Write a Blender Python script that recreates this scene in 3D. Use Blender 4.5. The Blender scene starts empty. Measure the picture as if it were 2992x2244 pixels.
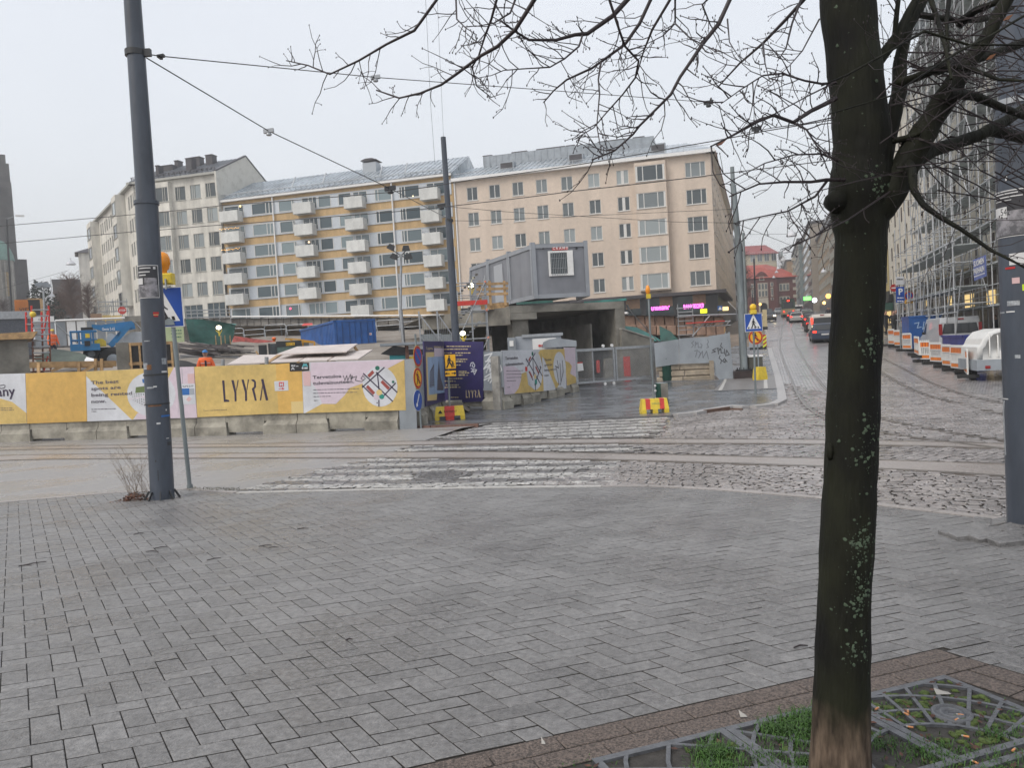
import bpy,bmesh,math,random
from mathutils import Vector,Matrix
V3=Vector
random.seed(7)
S=bpy.context.scene
COL=S.collection
ROLL,PITCH,FPX,CAMZ=.0575,math.atan(92/2247),2247.,2.094
CP=V3((0,0,CAMZ))
cF=V3((0,math.cos(PITCH),-math.sin(PITCH)))
_r0,_u0=V3((1,0,0)),V3((0,math.sin(PITCH),math.cos(PITCH)))
cR=_r0*math.cos(ROLL)-_u0*math.sin(ROLL)
cU=_r0*math.sin(ROLL)+_u0*math.cos(ROLL)
cam=bpy.data.cameras.new('camera');co=bpy.data.objects.new('camera',cam);COL.objects.link(co)
mw=Matrix((cR,cU,-cF)).transposed().to_4x4();mw.translation=CP
co.matrix_world=mw
cam.sensor_width=36;cam.lens=36*FPX/2992;cam.clip_end=3000;cam.clip_start=.05
S.camera=co
w=bpy.data.worlds.new('World');S.world=w;w.use_nodes=True
nt=w.node_tree;nt.nodes.clear()
out=nt.nodes.new('ShaderNodeOutputWorld')
sky=nt.nodes.new('ShaderNodeTexSky');sky.sky_type='NISHITA';sky.sun_disc=False
SUN_EL,SUN_AZ=math.radians(50),math.radians(230)
sky.sun_elevation=SUN_EL;sky.sun_rotation=SUN_AZ;sky.dust_density=6;sky.air_density=1.5
b1=nt.nodes.new('ShaderNodeBackground');b1.inputs[1].default_value=.05
b2=nt.nodes.new('ShaderNodeBackground');b2.inputs[1].default_value=1.0
tc=nt.nodes.new('ShaderNodeTexCoord');ns=nt.nodes.new('ShaderNodeTexNoise');ns.inputs['Scale'].default_value=1.6;ns.inputs['Detail'].default_value=5
cr=nt.nodes.new('ShaderNodeValToRGB');cr.color_ramp.elements[0].position=.3;cr.color_ramp.elements[1].position=.75
cr.color_ramp.elements[0].color=(.70,.715,.75,1);cr.color_ramp.elements[1].color=(.80,.81,.84,1)
nt.links.new(tc.outputs['Generated'],ns.inputs['Vector']);nt.links.new(ns.outputs['Fac'],cr.inputs['Fac']);nt.links.new(cr.outputs['Color'],b2.inputs[0])
nt.links.new(sky.outputs[0],b1.inputs[0])
ad=nt.nodes.new('ShaderNodeAddShader');nt.links.new(b1.outputs[0],ad.inputs[0]);nt.links.new(b2.outputs[0],ad.inputs[1])
nt.links.new(ad.outputs[0],out.inputs[0])
sl=bpy.data.lights.new('sun','SUN');sl.energy=1.4;sl.angle=math.radians(28);sl.color=(1,.97,.93)
so=bpy.data.objects.new('sun',sl);COL.objects.link(so)
sd=V3((math.sin(SUN_AZ)*math.cos(SUN_EL),math.cos(SUN_AZ)*math.cos(SUN_EL),math.sin(SUN_EL)))
so.rotation_euler=sd.to_track_quat('Z','Y').to_euler()
S.view_settings.view_transform='Standard';S.view_settings.look='None'
S.view_settings.exposure=0.0;S.view_settings.gamma=1;S.view_settings.use_curve_mapping=False
S.render.resolution_x=1024;S.render.resolution_y=769
def ray(x,y):return cF*FPX+cR*(x-1496)-cU*(y-1122)
def at(x,y,Y):
 d=ray(x,y);return CP+d*(Y/d.y)
def zside(X,Y):return.58-.0267*Y
def zroad(X,Y):
 a=.51-.0267*Y;b=.388-.0155*Y;k=.01;m=max(a,b)
 z=m+k*math.log(math.exp(max(-40,(a-m)/k))+math.exp(max(-40,(b-m)/k)))
 t=max(0,min(Y-22,9));return z+t*t*.0036+.0648*max(0,Y-31)
def gnd(x,y,fn=zroad,off=0.):
 d=ray(x,y);g=lambda Y:CP+d*(Y/d.y)
 lo=hi=.5
 while hi<500:
  p=g(hi)
  if p.z<fn(p.x,p.y)+off:break
  lo=hi;hi*=1.05
 for _ in range(30):
  m=(lo+hi)/2;p=g(m)
  if p.z<fn(p.x,p.y)+off:hi=m
  else:lo=m
 return g(hi)
D=V3((.314,.949,0));PN=V3((.949,-.314,0));UP=V3((0,0,1))
class Fr:
 def __init__(s,O,U,V=UP,N=None):
  s.O=V3(O);s.U=V3(U).normalized();s.V=V3(V).normalized();s.N=(N or s.U.cross(s.V)).normalized()
 def pt(s,a,b,c=0.):return s.O+s.U*a+s.V*b+s.N*c
 def hit(s,x,y,c=0.):
  d=ray(x,y);o=s.O+s.N*c;t=(o-CP).dot(s.N)/d.dot(s.N);p=CP+d*t-s.O
  return p.dot(s.U),p.dot(s.V)
 def mat(s,a=0,b=0,c=0):
  m=Matrix((s.U,s.V,s.N)).transposed().to_4x4();m.translation=s.pt(a,b,c);return m
def fr2(P,Q):
 u=V3((Q.x-P.x,Q.y-P.y,0));return Fr(P,u)
WF=Fr((0,0,0),(1,0,0),(0,1,0))
class MB:
 def __init__(s):s.v=[];s.f=[];s.m=[];s.sm=[]
 def add(s,vs,fs,mi=0,smooth=False):
  n=len(s.v);s.v+=[tuple(p) for p in vs]
  for f in fs:s.f.append([i+n for i in f]);s.m.append(mi);s.sm.append(smooth)
 def fbox(s,fr,a0,a1,b0,b1,c0,c1,mi=0):
  P=[fr.pt(a,b,c) for c in(c0,c1) for b in(b0,b1) for a in(a0,a1)]
  s.add(P,[(0,2,3,1),(4,5,7,6),(0,1,5,4),(2,6,7,3),(0,4,6,2),(1,3,7,5)],mi)
 def box(s,x0,x1,y0,y1,z0,z1,mi=0):s.fbox(WF,x0,x1,y0,y1,z0,z1,mi)
 def cham(s,fr,a0,a1,b0,b1,c0,c1,r,mi=0):
  P=[fr.pt(a,b,c0) for a,b in((a0,b0),(a1,b0),(a1,b1),(a0,b1))]
  P+=[fr.pt(a,b,c1-r) for a,b in((a0,b0),(a1,b0),(a1,b1),(a0,b1))]
  P+=[fr.pt(a,b,c1) for a,b in((a0+r,b0+r),(a1-r,b0+r),(a1-r,b1-r),(a0+r,b1-r))]
  fs=[(3,2,1,0),(8,9,10,11)]
  for i in range(4):
   j=(i+1)%4;fs+=[(i,j,j+4,i+4),(i+4,j+4,j+8,i+8)]
  s.add(P,fs,mi)
 def prism(s,fr,pts,c0,c1,mi=0,mi_side=None):
  n=len(pts);P=[fr.pt(a,b,c0) for a,b in pts]+[fr.pt(a,b,c1) for a,b in pts]
  s.add(P,[list(range(n-1,-1,-1)),list(range(n,2*n))],mi)
  s.add(P,[(i,(i+1)%n,(i+1)%n+n,i+n) for i in range(n)],mi if mi_side is None else mi_side)
 def tube(s,pts,rad,n=6,mi=0,cap=True,smooth=True):
  pts=[V3(p) for p in pts]
  if not isinstance(rad,(list,tuple)):rad=[rad]*len(pts)
  vs=[];prev=None
  for i,p in enumerate(pts):
   t=(pts[min(i+1,len(pts)-1)]-pts[max(i-1,0)])
   if t.length<1e-9:t=V3((0,0,1))
   t.normalize()
   if prev is None:a=t.orthogonal().normalized()
   else:
    a=prev-t*prev.dot(t)
    a=a.normalized() if a.length>1e-6 else t.orthogonal().normalized()
   prev=a;b=t.cross(a)
   for k in range(n):
    w_=2*math.pi*k/n;vs.append(p+(a*math.cos(w_)+b*math.sin(w_))*rad[i])
  fs=[]
  for i in range(len(pts)-1):
   for k in range(n):
    j=(k+1)%n;fs.append((i*n+k,i*n+j,(i+1)*n+j,(i+1)*n+k))
  s.add(vs,fs,mi,smooth)
  if cap:s.add(vs,[list(range(n-1,-1,-1)),list(range((len(pts)-1)*n,len(pts)*n))],mi)
 def bar(s,p,q,w_,h=None,mi=0):
  p,q=V3(p),V3(q);t=(q-p);L=t.length;t.normalize()
  u=t.cross(UP) if abs(t.z)<.95 else V3((1,0,0));u.normalize();v=u.cross(t).normalized();h=h or w_
  s.fbox(Fr(p,u,v,t),-w_/2,w_/2,-h/2,h/2,0,L,mi)
 def lathe(s,O,prof,n=16,mi=0,ax=UP,smooth=True):
  ax=V3(ax).normalized();a=ax.orthogonal().normalized();b=ax.cross(a);vs=[]
  for r,z in prof:
   for k in range(n):
    t=2*math.pi*k/n;vs.append(V3(O)+ax*z+(a*math.cos(t)+b*math.sin(t))*r)
  fs=[(i*n+k,i*n+(k+1)%n,(i+1)*n+(k+1)%n,(i+1)*n+k) for i in range(len(prof)-1) for k in range(n)]
  s.add(vs,fs,mi,smooth)
  s.add(vs,[list(range(n-1,-1,-1)),list(range((len(prof)-1)*n,len(prof)*n))],mi)
 def quad(s,a,b,c,d,mi=0):s.add([a,b,c,d],[(0,1,2,3)],mi)
 def blob(s,c,r,mi=0,j=.25,n=8,m=5):
  c=V3(c);r=V3(r) if hasattr(r,'__len__') else V3((r,r,r));vs=[]
  for i in range(m+1):
   ph=math.pi*i/m
   for k in range(n):
    t=2*math.pi*k/n;q=1+random.uniform(-j,j)
    vs.append(c+V3((r.x*math.sin(ph)*math.cos(t)*q,r.y*math.sin(ph)*math.sin(t)*q,r.z*math.cos(ph)*q)))
  s.add(vs,[(i*n+k,(i+1)*n+k,(i+1)*n+(k+1)%n,i*n+(k+1)%n) for i in range(m) for k in range(n)],mi,True)
 def mesh(s,name,mats):
  me=bpy.data.meshes.new(name);me.from_pydata(s.v,[],s.f)
  for m in(mats if isinstance(mats,(list,tuple)) else[mats]):me.materials.append(m)
  me.polygons.foreach_set('material_index',s.m);me.polygons.foreach_set('use_smooth',s.sm);me.update();return me
 def build(s,name,mats,parent=None,**k):return inst(name,s.mesh(name,mats),None,parent,**k)
def tag(o,label=None,cat=None,group=None,kind=None):
 for k,v in(('label',label),('category',cat),('group',group),('kind',kind)):
  if v:o[k]=v
 return o
def inst(name,me,mat=None,parent=None,**k):
 o=bpy.data.objects.new(name,me);COL.objects.link(o)
 if parent is not None:
  o.parent=parent;o.matrix_parent_inverse=INV[parent.name]
 if mat is not None:o.matrix_basis=mat
 INV[o.name]=(mat.inverted() if mat is not None else Matrix()) if parent is None else((parent_world(o)).inverted())
 if parent is not None:CH.setdefault(parent.name,[]).append(o)
 return tag(o,**k)
INV={};CH={}
def parent_world(o):
 return o.matrix_basis.copy()
def thing(name,loc,label,cat,group=None,mat=None):
 m=mat or Matrix.Translation(V3(loc));return inst(name,None,m,None,label=label,cat=cat,group=group)
def kids(o):return CH.get(o.name,[])
def copy_tree(o,mat,label=None,group=None,_ch=None):
 ch=_ch or kids(o);c=o.copy();COL.objects.link(c);c.matrix_basis=mat
 if label:c['label']=label
 if group:c['group']=group
 for k in ch:
  d=k.copy();COL.objects.link(d);d.parent=c
  for g in kids(k):
   e=g.copy();COL.objects.link(e);e.parent=d
 return c
def clip(poly,p,n):
 o=[]
 for i in range(len(poly)):
  a,b=poly[i],poly[(i+1)%len(poly)]
  da=(a[0]-p[0])*n[0]+(a[1]-p[1])*n[1];db=(b[0]-p[0])*n[0]+(b[1]-p[1])*n[1]
  if da>=0:o.append(a)
  if(da<0)!=(db<0):
   t=da/(da-db);o.append((a[0]+(b[0]-a[0])*t,a[1]+(b[1]-a[1])*t))
 return o
def inside(x,y,poly):
 c=False;j=len(poly)-1
 for i in range(len(poly)):
  xi,yi=poly[i][:2];xj,yj=poly[j][:2]
  if(yi>y)!=(yj>y) and x<(xj-xi)*(y-yi)/(yj-yi)+xi:c=not c
  j=i
 return c
def sheet(name,poly,fn,off,m,step=1.5,parent=None,**k):
 bm=bmesh.new();vs=[bm.verts.new((p[0],p[1],0)) for p in poly];bm.faces.new(vs)
 y0=min(p[1] for p in poly);y1=max(p[1] for p in poly);y=y0+step
 while y<y1-.01:
  bmesh.ops.bisect_plane(bm,geom=bm.verts[:]+bm.edges[:]+bm.faces[:],plane_co=(0,y,0),plane_no=(0,1,0));y+=step
 bmesh.ops.triangulate(bm,faces=bm.faces[:])
 for v in bm.verts:v.co.z=fn(v.co.x,v.co.y)+off
 for f in bm.faces:
  f.normal_update()
  if f.normal.z<0:f.normal_flip()
 me=bpy.data.meshes.new(name);bm.to_mesh(me);bm.free();me.materials.append(m)
 return inst(name,me,None,parent,**k)
TXT={}
def text_mesh(s,m,xs=1.0,bold=0.0):
 key=(s,m.name,xs,bold)
 if key in TXT:return TXT[key]
 c=bpy.data.curves.new('lettering','FONT');c.body=s;c.size=1;c.resolution_u=2;c.offset=bold
 o=bpy.data.objects.new('lettering',c);COL.objects.link(o);dg=bpy.context.evaluated_depsgraph_get();dg.update()
 me=bpy.data.meshes.new_from_object(o.evaluated_get(dg));bpy.data.objects.remove(o)
 for v in me.vertices:v.co.x*=xs
 me.materials.clear();me.materials.append(m);TXT[key]=me;return me
def text(s,fr,a,b,size,m,parent,c=.012,xs=1.0,bold=0.0,name='lettering',width=None):
 me=text_mesh(s,m,xs,bold)
 sx=size
 if width:
  ww=max(v.co.x for v in me.vertices)-min(v.co.x for v in me.vertices);sx=width/max(ww,1e-3)
 return inst(name,me,fr.mat(a,b,c)@Matrix.Diagonal((sx,size,1,1)),parent)
def M(name,col,rough=.6,var=0.,vs=8.,bump=0.,bs=40.,metal=0.,spec=.5,emit=0.,rnd=0.,col2=None,rvar=0.,rs=3.,stretch=None,coat=0.,island=0.,thr=(.35,.65),blotch=0.,bsc=.6,bst=(1,1,1),speck=0.):
 m=bpy.data.materials.new(name);m.use_nodes=True;t=m.node_tree;n=t.nodes;L=t.links
 P=n['Principled BSDF'];P.inputs['Roughness'].default_value=rough;P.inputs['Metallic'].default_value=metal
 P.inputs['Specular IOR Level'].default_value=spec;P.inputs['Coat Weight'].default_value=coat
 c4=(*col,1);P.inputs['Base Color'].default_value=c4
 geo=None
 def pos():
  nonlocal geo
  if geo is None:
   g=n.new('ShaderNodeNewGeometry');mp=n.new('ShaderNodeMapping')
   if stretch:mp.inputs['Scale'].default_value=stretch
   L.new(g.outputs['Position'],mp.inputs['Vector']);geo=(g,mp)
  return geo[1].outputs[0]
 src=None
 if var or col2:
  nz=n.new('ShaderNodeTexNoise');nz.inputs['Scale'].default_value=vs;nz.inputs['Detail'].default_value=6;nz.inputs['Roughness'].default_value=.65
  L.new(pos(),nz.inputs['Vector'])
  r=n.new('ShaderNodeValToRGB');e=r.color_ramp.elements
  e[0].position,e[1].position=thr
  if col2:e[0].color=c4;e[1].color=(*col2,1)
  else:e[0].color=(*[c*(1-var) for c in col],1);e[1].color=(*[min(1,c*(1+var)) for c in col],1)
  L.new(nz.outputs['Fac'],r.inputs[0]);src=r.outputs[0]
 if rnd or island:
  if island:
   g2=n.new('ShaderNodeNewGeometry');a1=g2.outputs['Random Per Island']
   oi=n.new('ShaderNodeObjectInfo');ma=n.new('ShaderNodeMath');ma.operation='ADD';L.new(a1,ma.inputs[0]);L.new(oi.outputs['Random'],ma.inputs[1])
   mf=n.new('ShaderNodeMath');mf.operation='FRACT';L.new(ma.outputs[0],mf.inputs[0]);rv=mf.outputs[0];amt=island
  else:
   oi=n.new('ShaderNodeObjectInfo');rv=oi.outputs['Random'];amt=rnd
  mr=n.new('ShaderNodeMapRange');mr.inputs['To Min'].default_value=1-amt;mr.inputs['To Max'].default_value=1+amt;L.new(rv,mr.inputs[0])
  mx=n.new('ShaderNodeVectorMath');mx.operation='SCALE';L.new(mr.outputs[0],mx.inputs['Scale'])
  if src:L.new(src,mx.inputs[0])
  else:mx.inputs[0].default_value=col
  src=mx.outputs[0]
 def mul(src,nsc,st,lo,hi,a,b,det=4):
  g=n.new('ShaderNodeNewGeometry');mp=n.new('ShaderNodeMapping');mp.inputs['Scale'].default_value=st;L.new(g.outputs['Position'],mp.inputs[0])
  z=n.new('ShaderNodeTexNoise');z.inputs['Scale'].default_value=nsc;z.inputs['Detail'].default_value=det;L.new(mp.outputs[0],z.inputs[0])
  mr=n.new('ShaderNodeMapRange');mr.inputs[1].default_value=lo;mr.inputs[2].default_value=hi;mr.inputs['To Min'].default_value=a;mr.inputs['To Max'].default_value=b;L.new(z.outputs['Fac'],mr.inputs[0])
  mx=n.new('ShaderNodeVectorMath');mx.operation='SCALE';L.new(mr.outputs[0],mx.inputs['Scale'])
  if src:L.new(src,mx.inputs[0])
  else:mx.inputs[0].default_value=col
  return mx.outputs[0]
 if blotch:src=mul(src,bsc,bst,.38,.62,1-blotch,1+blotch*.35)
 if speck:src=mul(src,210.,(1,1,1),.66,.74,1,1+speck,2)
 if src:L.new(src,P.inputs['Base Color'])
 if bump:
  nb=n.new('ShaderNodeTexNoise');nb.inputs['Scale'].default_value=bs;nb.inputs['Detail'].default_value=5;L.new(pos(),nb.inputs['Vector'])
  b=n.new('ShaderNodeBump');b.inputs['Strength'].default_value=bump;b.inputs['Distance'].default_value=.02
  L.new(nb.outputs['Fac'],b.inputs['Height']);L.new(b.outputs[0],P.inputs['Normal'])
 if rvar:
  nr=n.new('ShaderNodeTexNoise');nr.inputs['Scale'].default_value=rs;nr.inputs['Detail'].default_value=4;L.new(pos(),nr.inputs['Vector'])
  m2=n.new('ShaderNodeMapRange');m2.inputs[1].default_value=.4;m2.inputs[2].default_value=.6
  m2.inputs['To Min'].default_value=max(.03,rough-rvar);m2.inputs['To Max'].default_value=min(1,rough+rvar)
  L.new(nr.outputs['Fac'],m2.inputs[0]);L.new(m2.outputs[0],P.inputs['Roughness'])
 if emit:
  P.inputs['Emission Color'].default_value=c4;P.inputs['Emission Strength'].default_value=emit
 return m
def glass_mat(name,dark,light,thr=.55):
 m=bpy.data.materials.new(name);m.use_nodes=True;t=m.node_tree;n=t.nodes;L=t.links;P=n['Principled BSDF']
 oi=n.new('ShaderNodeObjectInfo');r=n.new('ShaderNodeValToRGB');r.color_ramp.interpolation='LINEAR'
 e=r.color_ramp.elements;e[0].color=(*dark,1);e[0].position=thr-.25;e[1].color=(*light,1);e[1].position=thr+.35
 L.new(oi.outputs['Random'],r.inputs[0]);L.new(r.outputs[0],P.inputs['Base Color']);P.inputs['Roughness'].default_value=.06
 P.inputs['Specular IOR Level'].default_value=.6;return m
m_white=M('white_paint',(.74,.74,.73),.5,.06,5)
m_dark=M('dark_metal',(.03,.032,.035),.45)
m_black=M('black',(.012,.012,.013),.5)
m_rubber=M('rubber',(.02,.02,.02),.8)
m_galv=M('galvanised_steel',(.36,.38,.40),.42,.15,9,metal=.6)
m_grey=M('grey_sheet',(.33,.36,.40),.45,.05,3)
m_conc=M('concrete',(.30,.29,.265),.75,.3,2.5,.4,30)
m_wood=M('timber',(.42,.27,.13),.7,.25,6,.3,50,rnd=.25)
m_ply=M('plywood_sheet',(.55,.49,.46),.55,.12,2.5)
m_orange=M('signal_orange',(.85,.16,.02),.5,.1,6)
m_yellow=M('yellow_plastic',(.68,.50,.04),.4,.15,6)
m_red=M('red_paint',(.55,.04,.03),.45,.15,8)
m_blue=M('blue_paint',(.02,.10,.32),.4,.2,2.5)
m_skin=M('skin',(.45,.26,.19),.5)
m_soil=M('soil',(.20,.16,.125),.85,.45,.9,.8,8)
m_pane=glass_mat('window_pane',(.055,.07,.078),(.30,.34,.35))
m_asph=M('light_asphalt',(.27,.262,.255),.34,.22,60,.35,120,rvar=.16,rs=.6)
m_wetasph=M('wet_asphalt',(.115,.123,.135),.24,.4,1.3,.25,60,rvar=.16,rs=.8,thr=(.3,.7))
m_paver=M('paver',(.183,.180,.179),.34,.26,30,.5,90,island=.11,rvar=.12,rs=1.1,blotch=.13,bsc=1.1,speck=1.2)
m_joint=M('joint_dirt',(.04,.036,.032),.8,.3,20,.3,60)
m_pebble=M('pebble_slab',(.060,.048,.042),.55,col2=(.21,.165,.14),vs=85,bump=1.,bs=110,rvar=.1,thr=(.4,.6))
m_sett=M('sett_red_grey',(.255,.238,.233),.22,.22,14,.25,30,island=.24,rvar=.1,rs=1,blotch=.2,bsc=.7)
m_settw=M('sett_painted_white',(.42,.415,.40),.35,col2=(.17,.165,.16),vs=22,bump=.2,bs=30,island=.28,thr=(.45,.62))
m_settd=M('sett_dark',(.15,.147,.148),.25,.2,14,.2,30,island=.35)
m_tar=M('tar_joint',(.06,.055,.052),.3,.3,20)
m_trackc=M('track_concrete',(.29,.262,.245),.33,.2,30,.2,80,rvar=.12,rs=.7)
m_rail=M('rail_steel',(.20,.18,.165),.3,.2,4,metal=.4)
m_kerb=M('granite_kerb',(.30,.275,.26),.45,.2,40,.3,60,rnd=.1)
m_soilg=M('planting_soil',(.035,.027,.02),.8,.4,20,.8,30)
def street_mat():
 m=bpy.data.materials.new('far_setts');m.use_nodes=True;t=m.node_tree;n=t.nodes;L=t.links;P=n['Principled BSDF']
 g=n.new('ShaderNodeNewGeometry');mp=n.new('ShaderNodeMapping');mp.inputs['Rotation'].default_value=(0,0,math.radians(18.3))
 L.new(g.outputs['Position'],mp.inputs['Vector']);b=n.new('ShaderNodeTexBrick');b.inputs['Scale'].default_value=1
 b.inputs['Brick Width'].default_value=.26;b.inputs['Row Height'].default_value=.17;b.inputs['Mortar Size'].default_value=.02
 b.inputs['Color1'].default_value=(.42,.405,.40,1);b.inputs['Color2'].default_value=(.24,.23,.23,1);b.inputs['Mortar'].default_value=(.03,.028,.027,1)
 L.new(mp.outputs[0],b.inputs['Vector']);nz=n.new('ShaderNodeTexNoise');nz.inputs['Scale'].default_value=.35;nz.inputs['Detail'].default_value=5
 L.new(g.outputs['Position'],nz.inputs['Vector']);mr=n.new('ShaderNodeMapRange');mr.inputs['To Min'].default_value=.7;mr.inputs['To Max'].default_value=1.35;L.new(nz.outputs['Fac'],mr.inputs[0])
 vm=n.new('ShaderNodeVectorMath');vm.operation='SCALE';L.new(b.outputs['Color'],vm.inputs[0]);L.new(mr.outputs[0],vm.inputs['Scale']);L.new(vm.outputs[0],P.inputs['Base Color'])
 bp=n.new('ShaderNodeBump');bp.inputs['Strength'].default_value=.5;bp.inputs['Distance'].default_value=.01;bp.invert=True;L.new(b.outputs['Fac'],bp.inputs['Height']);L.new(bp.outputs[0],P.inputs['Normal'])
 m2=n.new('ShaderNodeMapRange');m2.inputs['To Min'].default_value=.14;m2.inputs['To Max'].default_value=.34;L.new(nz.outputs['Fac'],m2.inputs[0]);L.new(m2.outputs[0],P.inputs['Roughness'])
 return m
m_street=street_mat()
def grid(name,xs,ys,fn,m,**k):
 vs=[(x,y,fn(x,y)) for y in ys for x in xs];nx=len(xs)
 fs=[(j*nx+i,j*nx+i+1,(j+1)*nx+i+1,(j+1)*nx+i) for j in range(len(ys)-1) for i in range(nx-1)]
 mb=MB();mb.add(vs,fs,0,True);return mb.build(name,m,**k)
def zbase(X,Y):return(min(zside(X,Y),zroad(X,Y)) if Y<12 else zroad(X,Y))-.09
ys=[-40,-10]+[i*1.for i in range(0,60)]+[60+i*8 for i in range(0,31)]+[340,420,600,1500]
grid('ground',[-900,-300,-120,-60,-30,-15,-8,0,8,15,30,60,120,300,900],ys,lambda x,y:(zbase(x,y) if y<300 else zbase(x,300)),m_soil,kind='structure')
K=[(-400,1500),(0,1466),(347,1437),(557,1427),(702,1437),(1100,1428),(1500,1421),(1900,1417),(2100,1427),(2394,1450),(2566,1470),(2951,1515),(3300,1562)]
KW=[gnd(*p,zside) for p in K]
kxy=[(p.x,p.y) for p in KW]
BA,BB,BC=gnd(1700,2130,zside),gnd(2687,1907,zside),gnd(2992,1970,zside)
bu=V3((BB.x-BA.x,BB.y-BA.y,0)).normalized();bn=V3((bu.y,-bu.x,0))
apex=gnd(2740,1895,zside);cu=V3((BC.x-apex.x,BC.y-apex.y,0)).normalized();cn=V3((-cu.y,cu.x,0));cn=cn if cn.x>0 else-cn
side_poly=[(-16,-2)]+[(p.x,p.y) for p in KW]+[(9,-2)]
road_right=[gnd(3300,1562,zside)]
def P2(pts,fn=zroad):return[(lambda p:(p.x,p.y))(gnd(x,y,fn)) for x,y in pts]
zA=[(-400,1374),(0,1344),(900,1339),(1081,1339)]
crossN=P2([(702,1434),(900,1384),(1085,1341),(1831,1349),(1781,1417),(1500,1420),(1100,1427)])
asph=[(-60,38),(-60,11.2),(-16,11.2)]+kxy[1:5]+P2([(900,1384),(1085,1341)])+P2([(1153,1319),(1200,1303),(1247,1285),(1350,1250),(1442,1236)])+[(-2.2,24.5),(-20,30),(-30,38)]
sheet('road',asph,zroad,-.004,m_asph,kind='structure')
st=P2([(1081,1339),(1153,1319),(1247,1285),(1442,1236),(1700,1226),(2010,1213),(2135,1192),(2190,1192),(2272,1175),(2270,1140),(2244,1040),(2236,1000)])
Lft=[V3((st[-1][0],st[-1][1],0))+D*t for t in(40,120,210)]
Rgt=[Lft[-1]+PN*9.5,Lft[0]+PN*9.5,V3((19.2,24,0)),V3((30,16,0)),V3((30,3,0)),V3((9,3,0))]
carr=P2([(702,1434),(900,1384)])+st+[(p.x,p.y) for p in Lft+Rgt]+[(p.x,p.y) for p in reversed(KW[4:])]
sheet('street',carr,zroad,-.012,m_street,kind='structure')
rp=[(p.x,p.y) for p in(Rgt[0],Rgt[0]+PN*8,V3((52,60,0)),V3((60,20,0)),V3((30,16,0)),V3((19.2,24,0)),Rgt[1])]
sheet('pavement',rp,zroad,.06,m_wetasph,kind='structure')
KSW=kxy
def rowclip(a,b,poly):return inside(a,b,poly)
class Bricks:
 """collects many like stones; the ones nearest the camera become objects, the rest one part"""
 def __init__(s):s.it=[]
def stone(mb,poly,z,r,h,mi,tilt=(0,0),ms=None):
 n=len(poly);cx=sum(p[0] for p in poly)/n;cy=sum(p[1] for p in poly)/n
 zz=lambda p:z(p[0],p[1])+tilt[0]*(p[0]-cx)+tilt[1]*(p[1]-cy)
 def ins(p,q):
  d=math.hypot(p[0]-cx,p[1]-cy);k=max(0,1-q/max(d,1e-3));return(cx+(p[0]-cx)*k,cy+(p[1]-cy)*k)
 A=[(p[0],p[1],zz(p)-h) for p in poly];B=[(p[0],p[1],zz(p)-r*.7) for p in poly];T=[(*ins(p,r*1.5),zz(p)) for p in poly]
 fs=[tuple(range(2*n,3*n))];sd_=[]
 for i in range(n):
  j=(i+1)%n;sd_.append((i,j,n+j,n+i));fs.append((n+i,n+j,2*n+j,2*n+i))
 mb.add(A+B+T,fs,mi);k=len(mb.v)-3*n
 for f in sd_:mb.f.append([q+k for q in f]);mb.m.append(mi if ms is None else ms);mb.sm.append(False)
def area(p):return abs(sum(p[i][0]*p[(i+1)%len(p)][1]-p[(i+1)%len(p)][0]*p[i][1] for i in range(len(p))))/2
def setts(region,holes,ang,rowh,ln,mats,classify,zf,parent,nearest=0,arc=0.,jit=.012,name='sett',fan=1.3):
 u=(math.cos(ang),math.sin(ang));v=(-u[1],u[0]);cs=[(p[0]*u[0]+p[1]*u[1],p[0]*v[0]+p[1]*v[1]) for p in region]
 a0,a1=min(c[0] for c in cs),max(c[0] for c in cs);b0,b1=min(c[1] for c in cs)-arc,max(c[1] for c in cs)+arc
 out=[];r=0;b=b0
 while b<b1:
  a=a0-random.random()*ln;hh=rowh*random.uniform(.9,1.1)
  while a<a1:
   l=ln*random.uniform(.75,1.25)
   am,bm_=a+l/2,b+hh/2;q=((am/fan)%1)-.5;off=arc*(1-4*q*q);sl=-arc*8*q/fan
   cx,cy=am*u[0]+(bm_+off)*v[0],am*u[1]+(bm_+off)*v[1]
   if inside(cx,cy,region) and not any(inside(cx,cy,h) for h in holes):
    g=.008;pl=[]
    for da,db in((-l/2+g,-hh/2+g),(l/2-g,-hh/2+g),(l/2-g,hh/2-g),(-l/2+g,hh/2-g)):
     da+=random.uniform(-jit,jit);db+=random.uniform(-jit,jit)+sl*da
     pl.append((cx+da*u[0]+db*v[0],cy+da*u[1]+db*v[1]))
    out.append((math.hypot(cx,cy),pl,classify(am,bm_,cx,cy),random.uniform(-.006,.006)))
   a+=l
  b+=hh;r+=1
 out.sort(key=lambda q:q[0]);mb=MB();ms_=len(mats);mats=mats+[m_tar]
 for i,(d,pl,mi,dz) in enumerate(out):
  t=mb if i>=nearest else MB()
  stone(t,pl,lambda x,y:zf(x,y)+dz,.011,.05,mi,(random.uniform(-.03,.03),random.uniform(-.03,.03)),ms_)
  if t is not mb:t.build(name,mats,parent)
 if mb.f:mb.build(name,mats,parent,kind='stuff')
def zs(x,y):return zroad(x,y)+.012
def rail_pts(px):return[gnd(x,y,zroad) for x,y in px]
L1=rail_pts([(-300,1328),(0,1305),(450,1300),(900,1296),(1300,1289),(1700,1284),(2050,1283.5),(2407,1286),(2700,1291),(2941,1298),(3300,1310)])
L2=rail_pts([(-300,1338),(0,1314),(450,1309),(900,1306),(1300,1300),(1600,1296.5),(2000,1296.5),(2407,1299),(2700,1305),(2941,1313),(3300,1328)])
L3=rail_pts([(-300,1352),(0,1330),(450,1327),(900,1325),(1300,1321),(1600,1323),(2000,1331),(2407,1341),(2700,1349),(2941,1358),(3300,1374)])
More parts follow.
